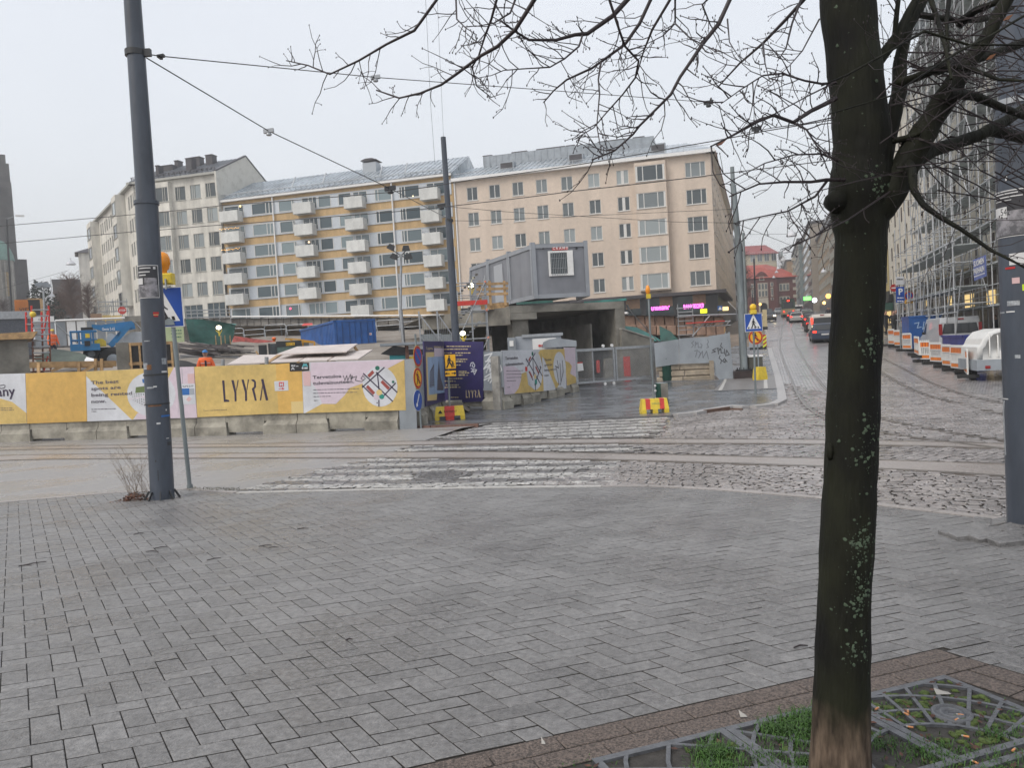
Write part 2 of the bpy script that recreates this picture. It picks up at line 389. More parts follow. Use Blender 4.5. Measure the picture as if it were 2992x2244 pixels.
L4=rail_pts([(-300,1367),(0,1344),(450,1340),(900,1339),(1300,1339),(1600,1341),(2000,1351),(2407,1365),(2700,1378),(2941,1394),(3300,1424)])
LA=rail_pts([(2310,925),(2292,945),(2282,958),(2285.6,970),(2275,1001),(2284,1045),(2308,1100),(2333,1158),(2364,1197),(2412,1225),(2480,1247),(2561,1263),(2700,1284),(2946,1315),(3200,1350)])
LB=rail_pts([(2325,935),(2308,957),(2319,972),(2320.6,1001),(2345,1045),(2374,1088),(2417,1143),(2480,1185),(2561,1222),(2700,1252),(2946,1292),(3200,1325)])
LC=rail_pts([(2322,938),(2345,958),(2430,1010),(2567,1081),(2703,1155),(2932,1213),(3200,1262)])
LD=rail_pts([(2350,938),(2380,958),(2440,985),(2570,1043),(2703,1110),(2835,1160),(3100,1215)])
def ribbon(name,A,B,m,off,parent=None,n=70,fn=zroad,**k):
 def samp(P_,t):
  L_=[0]
  for i in range(1,len(P_)):L_.append(L_[-1]+(P_[i]-P_[i-1]).length)
  d=t*L_[-1];i=1
  while i<len(P_)-1 and L_[i]<d:i+=1
  f=(d-L_[i-1])/max(1e-6,L_[i]-L_[i-1]);return P_[i-1].lerp(P_[i],f)
 mb=MB();vs=[]
 for i in range(n+1):
  a,b=samp(A,i/n),samp(B,i/n);vs+=[(a.x,a.y,fn(a.x,a.y)+off),(b.x,b.y,fn(b.x,b.y)+off)]
 mb.add(vs,[(2*i,2*i+1,2*i+3,2*i+2) for i in range(n)]);return mb.build(name,m,parent,**k)
def smooth(P_,n=3):
 for _ in range(n):
  q=[P_[0]]
  for i in range(len(P_)-1):q+=[P_[i].lerp(P_[i+1],.25),P_[i].lerp(P_[i+1],.75)]
  P_=q+[P_[-1]]
 return P_
RL={k:smooth(v,2) for k,v in dict(a=L1,b=L2,c=L3,d=L4,e=LA,f=LB,g=LC,h=LD).items()}
ribbon('track_bed',RL['a'],RL['b'],m_trackc,.006,kind='structure')
ribbon('track_bed',RL['c'],RL['d'],m_trackc,.006,kind='structure')
for(a,b) in(('a','b'),('c','d'),('e','f'),('g','h')):
 root=thing('tram_track',RL[a][len(RL[a])//2],{'a':'farther straight tram track crossing the whole junction in a concrete strip','c':'nearer straight tram track crossing the junction in a concrete strip','e':'left tram track that curves down the hill street into the junction','g':'right tram track of the hill street, beside the queue of cars'}[a],'tram track','tram tracks set in the setts')
 for key in(a,b):
  P_=RL[key];mb=MB()
  for i in range(len(P_)-1):
   p,q=P_[i],P_[i+1];t=(q-p);t.z=0
   if t.length<.01:continue
   t.normalize();s_=V3((-t.y,t.x,0))
   z0=lambda r,o:zroad(r.x,r.y)+o
   for lo_,hi_,hz in((-.028,.028,.012),(.062,.074,.012)):
    A_=p+s_*lo_;B_=q+s_*lo_;C_=q+s_*hi_;E_=p+s_*hi_
    mb.add([(r.x,r.y,z0(r,hz)) for r in(A_,B_,C_,E_)]+[(r.x,r.y,z0(r,-.02)) for r in(A_,B_,C_,E_)],[(3,2,1,0),(0,1,5,4),(2,3,7,6)])
   A_=p+s_*.028;B_=q+s_*.028;C_=q+s_*.062;E_=p+s_*.062
   mb.add([(r.x,r.y,z0(r,.0085)) for r in(A_,B_,C_,E_)],[(3,2,1,0)],1)
  mb.build('rail',[m_rail,m_tar],root)
def strip_poly(A,B,pad=.06):
 return[(p.x,p.y) for p in A]+[(p.x,p.y) for p in reversed(B)]
h1,h2=strip_poly(RL['a'],RL['b']),strip_poly(RL['c'],RL['d'])
tarbed=sheet('street',crossN,zroad,-.006,m_tar,kind='structure')
xang=math.radians(-17)
def zebra(am,bm_,cx,cy):return 0 if(bm_%.78)<.4 else 1
xw=thing('crosswalk',gnd(1280,1385),'near half of the zebra crossing, white and grey setts round a manhole','crosswalk','zebra crossing parts')
mh=gnd(1288,1390)
mhole=[(mh.x+.52*math.cos(t*math.pi/8),mh.y+.52*math.sin(t*math.pi/8)) for t in range(16)]
setts(crossN,[mhole],xang,.125,.2,[m_settw,m_settd],zebra,zs,xw,140)
crossM=P2([(1158,1318),(1205,1304),(1875,1300),(1845,1322),(1600,1318),(1300,1317)])
xm=thing('crosswalk',gnd(1500,1310),'middle strip of the zebra crossing between the two tram tracks','crosswalk','zebra crossing parts')
setts(crossM,[h1,h2],xang,.13,.22,[m_settw,m_settd],zebra,zs,xm)
crossF=P2([(1262,1283),(1442,1238),(1700,1228),(1965,1217),(1900,1279)])
xf=thing('crosswalk',gnd(1700,1250),'far half of the zebra crossing below the yellow sign feet','crosswalk','zebra crossing parts')
setts(crossF,[h1],math.radians(-9),.14,.24,[m_settw,m_settd],lambda a,b,x,y:0 if(b%.84)<.44 else 1,zs,xf)
regR=P2([(1831,1349),(2407,1368),(2700,1381),(2941,1397),(3300,1427)])+[(p[0],p[1]) for p in reversed(kxy[7:])]+[(kxy[6][0]-.1,kxy[6][1]+.05)]
stR=thing('sett_paving',gnd(2700,1440),'reddish grey setts laid in arcs between pavement kerb and nearer track','paving','sett paving')
setts(regR,[],math.radians(-24),.088,.145,[m_sett],lambda*a:0,zs,stR,150,arc=.09,fan=1.15)
regM=P2([(1880,1322),(1895,1301),(2407,1301),(2700,1307),(2941,1316),(2941,1356),(2700,1347),(2407,1339)])
setts(regM,[],math.radians(38),.12,.2,[m_sett],lambda*a:0,zs,thing('sett_paving',gnd(2300,1315),'setts laid slantwise between the two straight tram tracks','paving','sett paving'),0)
def curve_hole(A,w=.12):
 return[(p.x-w,p.y) for p in A]+[(p.x+w,p.y) for p in reversed(A)]
regF=P2([(1915,1281),(1985,1219),(2140,1194),(2280,1180),(2300,1120),(2420,1150),(2480,1100),(2560,1090),(2860,1150),(3100,1210),(3300,1308),(2941,1296),(2407,1284)])
hl=[curve_hole(RL[k],.09) for k in 'efgh']
setts(regF,hl,math.radians(-12),.14,.22,[m_sett],lambda*a:0,zs,thing('sett_paving',gnd(2150,1240),'worn setts at the junction mouth, beyond the tracks','paving','sett paving'),0,arc=.1,fan=1.6)
mt=thing('manhole_cover',mh,'round cast iron manhole cover in the near zebra crossing','manhole cover')
mb=MB();mb.lathe((mh.x,mh.y,zroad(mh.x,mh.y)-.03),[(.50,0),(.50,.035),(.46,.04),(.45,.03),(.43,.03)],28);mb.build('frame',m_tar,mt)
mb=MB();mb.lathe((mh.x,mh.y,zroad(mh.x,mh.y)-.03),[(.43,0),(.43,.04)],28,smooth=False)
for i in range(-9,10):
 for j in range(-9,10):
  if math.hypot(i,j)<9 and(i+j)%2:mb.box(mh.x+i*.042-.016,mh.x+i*.042+.016,mh.y+j*.042-.016,mh.y+j*.042+.016,zroad(mh.x,mh.y)+.009,zroad(mh.x,mh.y)+.018)
mb.build('cover',m_settd,mt)
sheet('pavement',side_poly,zside,-.009,m_joint,kind='structure')
ua,va=math.radians(18.0),math.radians(123.)
U2,W2=V3((math.cos(ua),math.sin(ua),0))*1.02,V3((math.cos(va),math.sin(va),0))*.925
u0=.1235
pav=thing('paver_field',(0,5,zside(0,5)),'near pavement of grey concrete pavers laid in herringbone','paving')
cells=[]
OX,OY=BA.x,BA.y
def kerb_clip(pl):
 cx=sum(p[0] for p in pl)/len(pl)
 for i in range(len(kxy)-1):
  a,b=kxy[i],kxy[i+1]
  if a[0]-.6<=cx<=b[0]+.6:
   t=(b[0]-a[0],b[1]-a[1]);l=math.hypot(*t);n=(t[1]/l,-t[0]/l)
   if a[0]-.15<=cx<=b[0]+.15:pl=clip(pl,(a[0]+n[0]*.14,a[1]+n[1]*.14),n)
   if len(pl)<3:return pl
 return pl
FOV=lambda x,y:y>1.9 and-y*.72-1.5<x<y*.72+2.2 and y<12.6
for i in range(-120,120):
 for j in range(-60,140):
  k=(i-j)%4
  if k==0:rect=((i,j),(i+2,j),(i+2,j+1),(i,j+1))
  elif k==3:rect=((i,j),(i+1,j),(i+1,j+2),(i,j+2))
  else:continue
  cxy=sum(p[0] for p in rect)/4,sum(p[1] for p in rect)/4
  x=OX+(U2.x*cxy[0]+W2.x*cxy[1])*u0;y=OY+(U2.y*cxy[0]+W2.y*cxy[1])*u0
  if not FOV(x,y) or not inside(x,y,side_poly):continue
  ga,gb=.021,.036;c_=cxy;pl=[]
  for p in rect:
   a=p[0]+(ga if p[0]<c_[0] else-ga);b=p[1]+(gb if p[1]<c_[1] else-gb)
   pl.append((OX+(U2.x*a+W2.x*b)*u0,OY+(U2.y*a+W2.y*b)*u0))
  pl=kerb_clip(pl)
  if len(pl)<3:continue
  p1=clip(pl,(BA.x-bn.x*.004,BA.y-bn.y*.004),(-bn.x,-bn.y))
  if len(p1)>=3 and area(p1)>.0015:cells.append((math.hypot(x,y),p1,x,y))
  if x>apex.x-.3:
   p2=clip(clip(pl,(BA.x,BA.y),(bn.x,bn.y)),(apex.x,apex.y),(cn.x,cn.y)) if len(pl)>2 else[]
   if len(p2)>=3 and area(p2)>.0015:cells.append((math.hypot(x,y),p2,x,y))
cells.sort(key=lambda q:q[0]);mb=MB()
for i,(d,pl,x,y) in enumerate(cells):
 t=mb if i>=300 else MB();dz=random.uniform(-.0012,.0012)
 stone(t,pl,lambda a,b:zside(a,b)+dz,.0032,.03,0,(random.uniform(-.006,.006),random.uniform(-.006,.006)),1)
 if t is not mb:t.build('paver',[m_paver,m_joint],pav)
mb.build('paver',[m_paver,m_joint],pav,kind='stuff')
peb=thing('slab_strip',gnd(1500,2200,zside),'brown exposed-pebble slabs framing the tree pit','paving')
GA,GL,GB=gnd(2763,1974,zside),gnd(1817,2200,zside),gnd(2992,2040,zside)
gu=V3((GA.x-GL.x,GA.y-GL.y,0)).normalized();gv=V3((gu.y,-gu.x,0))
def slab(pl):
 if len(pl)<3 or area(pl)<.002:return
 t=MB();stone(t,pl,lambda a,b:zside(a,b)-.001,.004,.03,0,(random.uniform(-.004,.004),0),1);t.build('slab',[m_pebble,m_joint],peb)
wst=(V3((BA.x,BA.y,0))-V3((GL.x,GL.y,0))).dot(-gv)
o0=V3((apex.x,apex.y,0))
ap2=V3((GA.x,GA.y,0))
for k in range(-1,16):
 for(c0,c1) in((0,.5),(.5,1)):
  a0,a1=-k*.3+(.15 if c0 else 0),-(k+1)*.3+(.15 if c0 else 0)
  p=[o0+bu*a0+bn*(wst*c0+.004),o0+bu*a1+bn*(wst*c0+.004),o0+bu*(a1+.006)+bn*(wst*c1-.003),o0+bu*(a0)+bn*(wst*c1-.003)]
  pl=clip([(q.x,q.y) for q in p],(apex.x-cn.x*.006,apex.y-cn.y*.006),(-cn.x,-cn.y));slab(pl)
w2=abs((ap2-o0).dot(cn))
for k in range(0,9):
 for(c0,c1) in((0,.5),(.5,1)):
  a0,a1=k*.3-.1,(k+1)*.3-.106
  p=[o0+cu*a0-cn*(w2*c0+.008),o0+cu*a1-cn*(w2*c0+.008),o0+cu*a1-cn*(w2*c1-.003),o0+cu*a0-cn*(w2*c1-.003)]
  pl=clip([(q.x,q.y) for q in p],(o0.x+bn.x*(wst+.004),o0.y+bn.y*(wst+.004)),(bn.x,bn.y));slab(pl)
kr=thing('kerb',KW[5],'low granite kerb along the near pavement, painted white at the crossing','kerb')
m_kerbw=M('kerb_white',(.44,.43,.41),.45,col2=(.35,.33,.30),vs=14,thr=(.45,.8))
def kerbline(pts,wd,fn,top,root,ln=.8,mat=m_kerb,flip=1,matf=None,drop=.12):
 P_=[V3((p[0],p[1],0)) for p in pts];segs=[]
 for i in range(len(P_)-1):
  t=P_[i+1]-P_[i];n=max(1,round(t.length/ln))
  for k in range(n):segs.append((P_[i]+t*(k/n),P_[i]+t*((k+1)/n)))
 for a,b in segs:
  t=(b-a).normalized();nn=V3((t.y,-t.x,0))*flip;a_,b_=a+t*.004,b-t*.004
  q=[a_,b_,b_+nn*wd,a_+nn*wd];mb=MB();T=[(p.x,p.y,fn(p.x,p.y)+top) for p in q];Bt=[(p.x,p.y,fn(p.x,p.y)+top-drop) for p in q]
  fs=[(0,1,2,3),(7,6,5,4)]+[(i,i+4,(i+1)%4+4,(i+1)%4) for i in range(4)]
  mb.add(T+Bt,fs);mb.build('kerb_stone',(matf(a,b) if matf else mat),root)
kerbline(kxy,.13,zside,.004,kr,.55,matf=lambda a,b:m_kerbw if-4.3<a.x<1.0 else m_kerb)
fk=[(1240,1248),(1300,1244),(1442,1236),(1700,1228),(1965,1217),(2010,1213),(2100,1196),(2140,1191),(2190,1193),(2245,1187),(2272,1174),(2271,1150),(2264,1110),(2250,1055),(2242,1020)]
FK=P2(fk)
fpoly=FK+[(FK[-1][0]+D.x*6-2.4,FK[-1][1]+D.y*6),(8.5,38),(2.5,38),(-.5,30),(-3,29),(-3,23)]
sheet('pavement',fpoly,zroad,.05,m_wetasph,kind='structure')
kf=thing('kerb',gnd(2100,1196),'raised brown-edged granite kerb round the far pavement corner','kerb')
m_kerbb=M('kerb_brown',(.11,.06,.04),.5,.3,20)
kerbline(FK[4:],.28,zroad,.085,kf,1.0,flip=1,mat=M('kerb_pale',(.36,.35,.345),.4,.12,20),drop=.16)
kerbline(FK[0:5],.12,zroad,.052,kf,1.0,flip=1,mat=M('kerb_wet',(.13,.13,.135),.3,.2,20),drop=.12)
for a_,b_,h_ in(((1990,1217),(2060,1208),.05),((2060,1208),(2132,1199),.10),((2132,1199),(2168,1199),.06)):pa,pb_=gnd(*a_),gnd(*b_);fk_=fr2(pa,pb_);mb=MB();mb.fbox(fk_,0,(pb_-pa).length,-.05,h_,-.06,.02);mb.build('kerb_stone',m_kerbb,kf)
kerbline(P2([(1218,1250),(1262,1249),(1330,1246),(1400,1243)]),.12,zroad,.06,thing('kerb',gnd(1300,1246),'short worn reddish kerb at the hoarding corner','kerb'),.8,mat=M('kerb_red',(.16,.09,.07),.5,.3,20),flip=1)
rp_=P2([(2085,1147),(2118,1110),(2265,1098),(2272,1140)])
rt=thing('paver_ramp',gnd(2180,1130),'small paved ramp with two white painted strips by the street sign','paving')
sheet('pavers',rp_,zroad,.062,M('ramp_paver',(.17,.16,.155),.4,.25,25),parent=rt)
sheet('painted_strip',P2([(2098,1146),(2118,1112),(2124,1112),(2110,1146)]),zroad,.068,m_kerbw,parent=rt)
sheet('painted_strip',P2([(2232,1141),(2232,1100),(2240,1099),(2244,1140)]),zroad,.068,m_kerbw,parent=rt)
m_pink=M('pink_render',(.62,.52,.43),.75,.05,3,.15,60,blotch=.10,bsc=.5,bst=(1.5,1.5,.25))
m_mustard=M('mustard_render',(.50,.345,.17),.75,.10,6,.2,40,blotch=.14,bsc=.7,bst=(2,2,.3))
m_cream=M('cream_render',(.64,.62,.56),.78,.10,.8,.2,40,blotch=.2,bsc=.6,bst=(2,2,.25))
m_band=M('pale_facade_panel',(.50,.54,.58),.5,.05,4,rnd=.08)
m_frame=M('window_frame_white',(.62,.62,.60),.5)
m_frameg=M('window_frame_grey',(.36,.36,.33),.6)
m_zinc=M('zinc_roof',(.40,.44,.47),.28,.3,.35,metal=.55,rvar=.12,rs=.5)
m_darkroof=M('dark_roof_metal',(.055,.05,.055),.4,.2,1)
m_balc=M('balcony_panel',(.62,.63,.61),.5,.05,4,rnd=.07,blotch=.12,bsc=1.5,bst=(1,1,.4))
m_blueglass=glass_mat('pane_blue',(.03,.055,.07),(.20,.26,.28),.5)
m_stone=M('granite_blocks',(.075,.07,.066),.8,.35,.35,.5,3)
m_shop=M('shopfront_dark',(.03,.03,.032),.35,.2,3)
def walls(mb,fr,a0,a1,b0,b1,rects,mi=0,depth=.16,mr=None):
 xs=sorted({a0,a1,*[r[0] for r in rects],*[r[1] for r in rects]});ys_=sorted({b0,b1,*[r[2] for r in rects],*[r[3] for r in rects]})
 for i in range(len(xs)-1):
  run=None
  for j in range(len(ys_)-1):
   cx,cy=(xs[i]+xs[i+1])/2,(ys_[j]+ys_[j+1])/2
   hole=any(r[0]<cx<r[1] and r[2]<cy<r[3] for r in rects)
   if not hole and run is None:run=ys_[j]
   if run is not None and(hole or j==len(ys_)-2):
    top=ys_[j] if hole else ys_[j+1]
    mb.quad(fr.pt(xs[i],run),fr.pt(xs[i+1],run),fr.pt(xs[i+1],top),fr.pt(xs[i],top),mi);run=None
 for r in rects:
  x0,x1,y0,y1=r;mr_=mi if mr is None else mr
  for(p,q) in(((x0,y0),(x1,y0)),((x1,y0),(x1,y1)),((x1,y1),(x0,y1)),((x0,y1),(x0,y0))):
   mb.quad(fr.pt(*p,0),fr.pt(*q,0),fr.pt(*q,-depth),fr.pt(*p,-depth),mr_)
WM={}
def win_meshes(w_,h_,muls,fm,sill,t=.06,gm=None,fill=()):
 key=(round(w_,2),round(h_,2),tuple(muls),fm.name,sill,gm.name,tuple(fill))
 if key in WM:return WM[key]
 mb=MB();z0,z1=-.13,-.05
 mb.box(0,t,0,h_,z0,z1);mb.box(w_-t,w_,0,h_,z0,z1);mb.box(t,w_-t,0,t,z0,z1);mb.box(t,w_-t,h_-t,h_,z0,z1)
 for q in muls:
  x,ww=(q,.09) if not isinstance(q,tuple) else q
  mb.box(x*w_-ww/2,x*w_+ww/2,t,h_-t,z0+.003,z1+.006)
 if sill:mb.box(-.06,w_+.06,-.07,-.005,-.14,.07)
 p=MB();p.quad((t*.5,t*.5,-.1),(w_-t*.5,t*.5,-.1),(w_-t*.5,h_-t*.5,-.1),(t*.5,h_-t*.5,-.1))
 WM[key]=(mb.mesh('window',fm),p.mesh('pane',gm));return WM[key]
def window(fr,a,b,w_,h_,muls,parent,fm=None,sill=True,gm=None,c=0.,t=.06):
 f,p=win_meshes(w_,h_,muls,fm or m_frame,sill,t,gm or m_pane)
 o=inst('window',f,fr.mat(a,b,c),parent);inst('pane',p,fr.mat(a,b,c),o);return o
def cen(fr,x,y):return fr.hit(x,y)
PA,PB=at(1324,532,89.5),at(2075,447,82.5)
fP=fr2(PA,PB);fP.O.z=0
zE=(PA.z+PB.z)/2;LP=(V3((PB.x,PB.y,0))-V3((PA.x,PA.y,0))).length
pink=thing('apartment_building',(PA.x,PA.y,5),'pink rendered apartment block with a dark ground floor bar, right of the mustard one','building','apartment blocks behind the building site')
def q3(x,y):return fP.hit(1300+x/2.458,380+y/2.458)
zG=q3(1500,1180)[1]
cols=[(155,230),(320,390),(485,560),(655,733),(838,915),(1033,1110),(1238,1318)]
rects=[];wins=[]
rowz=[(q3(360,383)[1]-q3(360,475)[1]),0];wh=1.5
ztop0=q3(1270,287)[1];step=(q3(1290,287)[1]-q3(1300,1055)[1])/4
for r in range(5):
 zt=ztop0-step*r
 for i,(xa,xb) in enumerate(cols):
  a=q3((xa+xb)/2,400)[0];wd=1.28 if i<6 else 1.3
  rects.append((a-wd/2,a+wd/2,zt-wh,zt));wins.append((a-wd/2,zt-wh,wd,wh,[.5] if i<6 else[(.5,.32)]))
 a=q3(1797,270)[0];rects.append((a-1.05,a+1.05,zt-wh-.05,zt+.02));wins.append((a-1.05,zt-wh-.05,2.1,wh+.07,[.28,.74]))
mb=MB();walls(mb,fP,0,LP,zG,zE,rects)
fPs=Fr(fP.pt(LP,0),D);LS=62.
r2=[];w2_=[]
for r in range(5):
 for k in range(17):
  a=1.6+k*3.5
  if a+1.3<LS:r2.append((a,a+1.3,ztop0-step*r-wh,ztop0-step*r));w2_.append((a,ztop0-step*r-wh))
walls(mb,fPs,0,LS,zG,zE,r2)
mb.quad(fP.pt(0,zG),fP.pt(0,zE),fP.pt(0,zE,-14),fP.pt(0,zG,-14));mb.quad(fP.pt(0,zG,-14),fP.pt(0,zE,-14),fP.pt(LP,zE,-14),fP.pt(LP,zG,-14))
mb.build('wall',m_pink,pink)
for(a,b,w_,h_,mu) in wins:window(fP,a,b,w_,h_,mu,pink)
for(a,b) in w2_:window(fPs,a,b,1.3,1.5,[.5],pink)
ba,bb=q3(1378,600)[0],q3(1622,600)[0]
fBay=Fr(fP.pt(ba+.0,0,.8),fP.U);wb=bb-ba-.3;rb=[(.12,wb-.12,ztop0-step*r-wh-.1,ztop0-step*r+.05) for r in range(5)]
mb=MB();walls(mb,fBay,0,wb,zG+.35,zE-.35,rb)
for s_,x_ in((0,0),(1,wb)):mb.quad(fBay.pt(x_,zG+.35),fBay.pt(x_,zE-.35),fBay.pt(x_,zE-.35,-.8),fBay.pt(x_,zG+.35,-.8))
mb.quad(fBay.pt(0,zG+.35),fBay.pt(wb,zG+.35),fBay.pt(wb,zG+.35,-.8),fBay.pt(0,zG+.35,-.8));mb.build('bay',m_pink,pink)
for r in range(5):window(fBay,.12,rb[r][2],wb-.24,wh+.15,[(.035,.2),.25,.73,(.965,.2)],pink,c=.02)
mb=MB();mb.fbox(fP,-.1,LP+.5,zE,zE+.35,-.4,.55);mb.fbox(fPs,-.5,LS,zE,zE+.34,-.4,.5);mb.build('cornice',m_white,pink)
mb=MB();mb.fbox(fPs,0.3,LS,zE-.02,zE+.28,.5,.56);mb.build('eaves_board',M('rust_brown',(.22,.09,.04),.6),pink)
mb=MB();mb.fbox(fP,0,LP+.1,3.5,zG,-2,-.12);mb.fbox(fPs,.12,LS,2,zG,-2,-.1);mb.build('ground_floor',m_shop,pink)
mb=MB();mb.fbox(fP,LP*.45,LP+1.0,zG-.35,zG-.02,-.1,1.0);mb.fbox(fPs,-1.0,20,zG-.36,zG-.03,-.1,.95);mb.build('canopy',m_darkroof,pink)
m_pinkneon=M('neon_pink',(1,.12,.75),.5,emit=5.0)
def q1(x,y,c=0.):return fP.hit(1650+x/3.403,820+y/3.403)
zf0,zf1=q1(1000,335)[1],q1(1000,215)[1]
for(xa,xb) in((610,760),(810,1085),(1125,1410)):
 a,b=q1(xa,300)[0],q1(xb,300)[0];mb=MB();mb.fbox(fP,a,b,zf0,zf1+.5,-.11,-.05);w_=mb.build('shop_window',M('shop_glass',(.035,.05,.055),.08,.3,1),pink)
m_brownpanel=M('shop_panel_brown',(.28,.17,.10),.5,.15,3)
for(xa,xb,ya,yb) in((610,750,280,215),(945,1075,255,193),(1275,1405,235,180)):
 a,b=q1(xa,ya)[0],q1(xb,ya)[0];z_=q1((xa+xb)/2,ya)[1];mb=MB();mb.fbox(fP,a,b,z_,z_+1.35,-.048,-.02);mb.build('panel',m_brownpanel,pink)
a,b=q1(860,305);nb=thing('neon_sign',fP.pt(a,b),'pink neon sign in Thai letters above the bar window','neon sign')
text('บางกอก๙',fP,a,b+.1,.62,m_pinkneon,nb,.05,bold=.025,width=1.95)
a,b=q1(1182,285);nb=thing('neon_sign',fP.pt(a,b),'pink neon sign reading BANGKOK9 over the bar door','neon sign')
text('BANGKOK9',fP,a,b+.05,.62,m_pinkneon,nb,.05,bold=.025,width=2.1)
a,b=q1(1350,325);nb=thing('shop_sign',fP.pt(a,b),'bright yellow lit box sign below the pink neon name','sign');mb=MB();mb.fbox(fP,a,a+.7,b,b+.45,0,.15);mb.build('lit_box',M('lit_yellow',(.85,.9,.02),.4,emit=1.2),nb)
a,b=q1(1570,300);nb=thing('shop_sign',fP.pt(a,b),'warm white lit sign at the street corner of the pink block','sign');mb=MB();mb.fbox(fP,a,a+.6,b,b+.4,0.3,.45);mb.build('lit_box',M('lit_warm',(1,.72,.32),.4,emit=1.3),nb)
a,b=q1(1520,300);nb=thing('crossing_sign',fP.pt(a,b),'small blue crossing sign by the lit corner sign','road sign');mb=MB();mb.fbox(fP,a,a+.5,b,b+.5,0.7,.75);mb.build('plate',m_blue,nb);mb=MB();mb.prism(fP,[(a+.06,b+.08),(a+.44,b+.08),(a+.25,b+.44)],.75,.77);mb.build('symbol',m_white,nb)
def roof(mb,fr,L,z0,rise,run,ov=.5,seam=.62,mi=0):
 A,B=fr.pt(-ov*.2,z0,ov),fr.pt(L+ov*.2,z0,ov);C_,E_=fr.pt(L+ov*.2,z0+rise,-run),fr.pt(-ov*.2,z0+rise,-run)
 mb.quad(A,B,C_,E_,mi);t=(E_-A).normalized();nn=fr.U.cross(t);n=int(L/seam)
 f2=Fr(A,fr.U,t);ln=(E_-A).length
 for k in range(n+1):mb.fbox(f2,k*seam,k*seam+.05,0,ln,0,.06,mi)
 return f2,ln
zr=zE+.35;hipL=7.5
mb=MB();fR,lnR=roof(mb,fP,LP-hipL*.35,zr,2.6,6.5);
a1_=LP-hipL*.35+.1
mb.add([fP.pt(a1_,zr,.5),fP.pt(LP+.5,zr,.5),fP.pt(a1_,zr+2.6,-6.5)],[(0,1,2)]);mb.add([fP.pt(LP+.5,zr,.5),fP.pt(LP+.5,zr,-14),fP.pt(a1_,zr+2.6,-6.5)],[(0,1,2)])
mb.build('roof',m_zinc,pink)
a0_,a1_=q3(165,200)[0],q3(1480,80)[0]
mb=MB();mb.fbox(fP,a0_,a1_,zr+2.1,zr+3.9,-12,-6.6)
for k in range(int((a1_-a0_)/.8)):mb.fbox(fP,a0_+k*.8,a0_+k*.8+.05,zr+2.1,zr+3.9,-6.6,-6.54)
mb.build('roof_attic',M('zinc_wall',(.30,.33,.36),.35,.15,2,metal=.4),pink)
for x,y in((390,262),(900,205),(1508,138)):
 a=q3(x,y)[0]+.2;mb=MB();mb.fbox(fP,a-.85,a+.85,zr+.9,zr+2.0,-4.2,-2.7);o=mb.build('dormer',M('zinc_wall2',(.33,.36,.39),.35,metal=.4),pink)
 mb=MB();mb.fbox(fP,a-.72,a+.72,zr+1.1,zr+1.85,-2.68,-2.65);mb.build('louvre',m_darkroof,o)
for x,w_ in((175,.8),(425,1.6),(670,3.2),(825,.7),(1150,3),(1360,1)):
 a=q3(x,150)[0];mb=MB();mb.fbox(fP,a-w_/2,a+w_/2,zr+3.9,zr+4.2,-9,-8);mb.fbox(fP,a-w_/2-.2,a+w_/2+.2,zr+4.22,zr+4.34,-9.2,-7.8);mb.build('roof_vent',m_darkroof,pink)
mb=MB();t_=MB()
for k in range(0,int(LP),2):mb.tube([fP.pt(k,zr+.1,.3),fP.pt(k,zr+.55,.2)],.03,4)
mb.tube([fP.pt(0,zr+.5,.2),fP.pt(LP,zr+.5,.2)],.03,4);mb.build('snow_guard',m_galv,pink)
mb=MB();mb.tube([fP.pt(.15,zG,.1),fP.pt(.15,zE,.1)],.09,6);mb.build('downpipe',m_white,pink)
fN=Fr(fPs.pt(LS+.2,0),D);nb=thing('apartment_building',fN.pt(0,8),'narrow grey and white striped block beyond the pink one on the hill street','building','blocks along the left of the hill street')
mb=MB();mb.fbox(fN,0,18,3,zE-1.5,-12,0);mb.build('wall',m_band,nb)
for r in range(8):mb=MB();mb.fbox(fN,.2,17.8,7+r*2.2,8+r*2.2,0.02,.1);mb.build('window_band',m_shop,nb)
YA,YB=at(645,587,97.0),V3((PA.x,PA.y,0))-fP.U*.05
fY=fr2(V3((YA.x,YA.y,0)),YB);LY=(YB-V3((YA.x,YA.y,0))).length;zEy=fY.hit(985,553)[1]
must=thing('apartment_building',fY.pt(0,7),'mustard yellow apartment block with white balconies and pale window bands','building','apartment blocks behind the building site')
def q2(x,y):return fY.hit(600+x/2.765,400+y/2.765)
mb=MB();mb.fbox(fY,0,LY,4,zEy,-14,-.02);mb.build('wall',m_mustard,must)
zt0=q2(1140,447)[1];stp=(q2(1075,450)[1]-q2(1135,1313)[1])/5;hb=1.55
wl=[(150,305,[.75],0),(370,540,[.68,.84],0),(590,715,[.86],0),(780,900,[.45,.72],0),(912,1015,[],0),(1075,1180,[],0),(1195,1310,[.42],0),(1372,1508,[.2],0),(1570,1735,[.12,.28],0),(1792,1945,[.4],0)]
for r in range(6):
 zt=zt0-stp*r;rc=[];ww=[]
 for i,(xa,xb,mu,_) in enumerate(wl):
  a,b=q2(xa,500)[0],q2(xb,500)[0];rc.append((a,b,zt-hb+.08,zt-.06));ww.append((a,b-a,mu))
 mb=MB();fb=Fr(fY.pt(0,0,.05),fY.U);walls(mb,fb,.25,LY-.2,zt-hb,zt,rc,depth=.07)
 mb.fbox(fY,.25,LY-.2,zt-hb-.05,zt-hb,0,.09);mb.fbox(fY,.25,LY-.2,zt,zt+.05,0,.09);mb.build('window_band',m_band,must)
 for a,w_,mu in ww:window(fY,a,zt-hb+.08,w_,hb-.14,mu,must,sill=False,gm=m_blueglass,c=.14,t=.07)
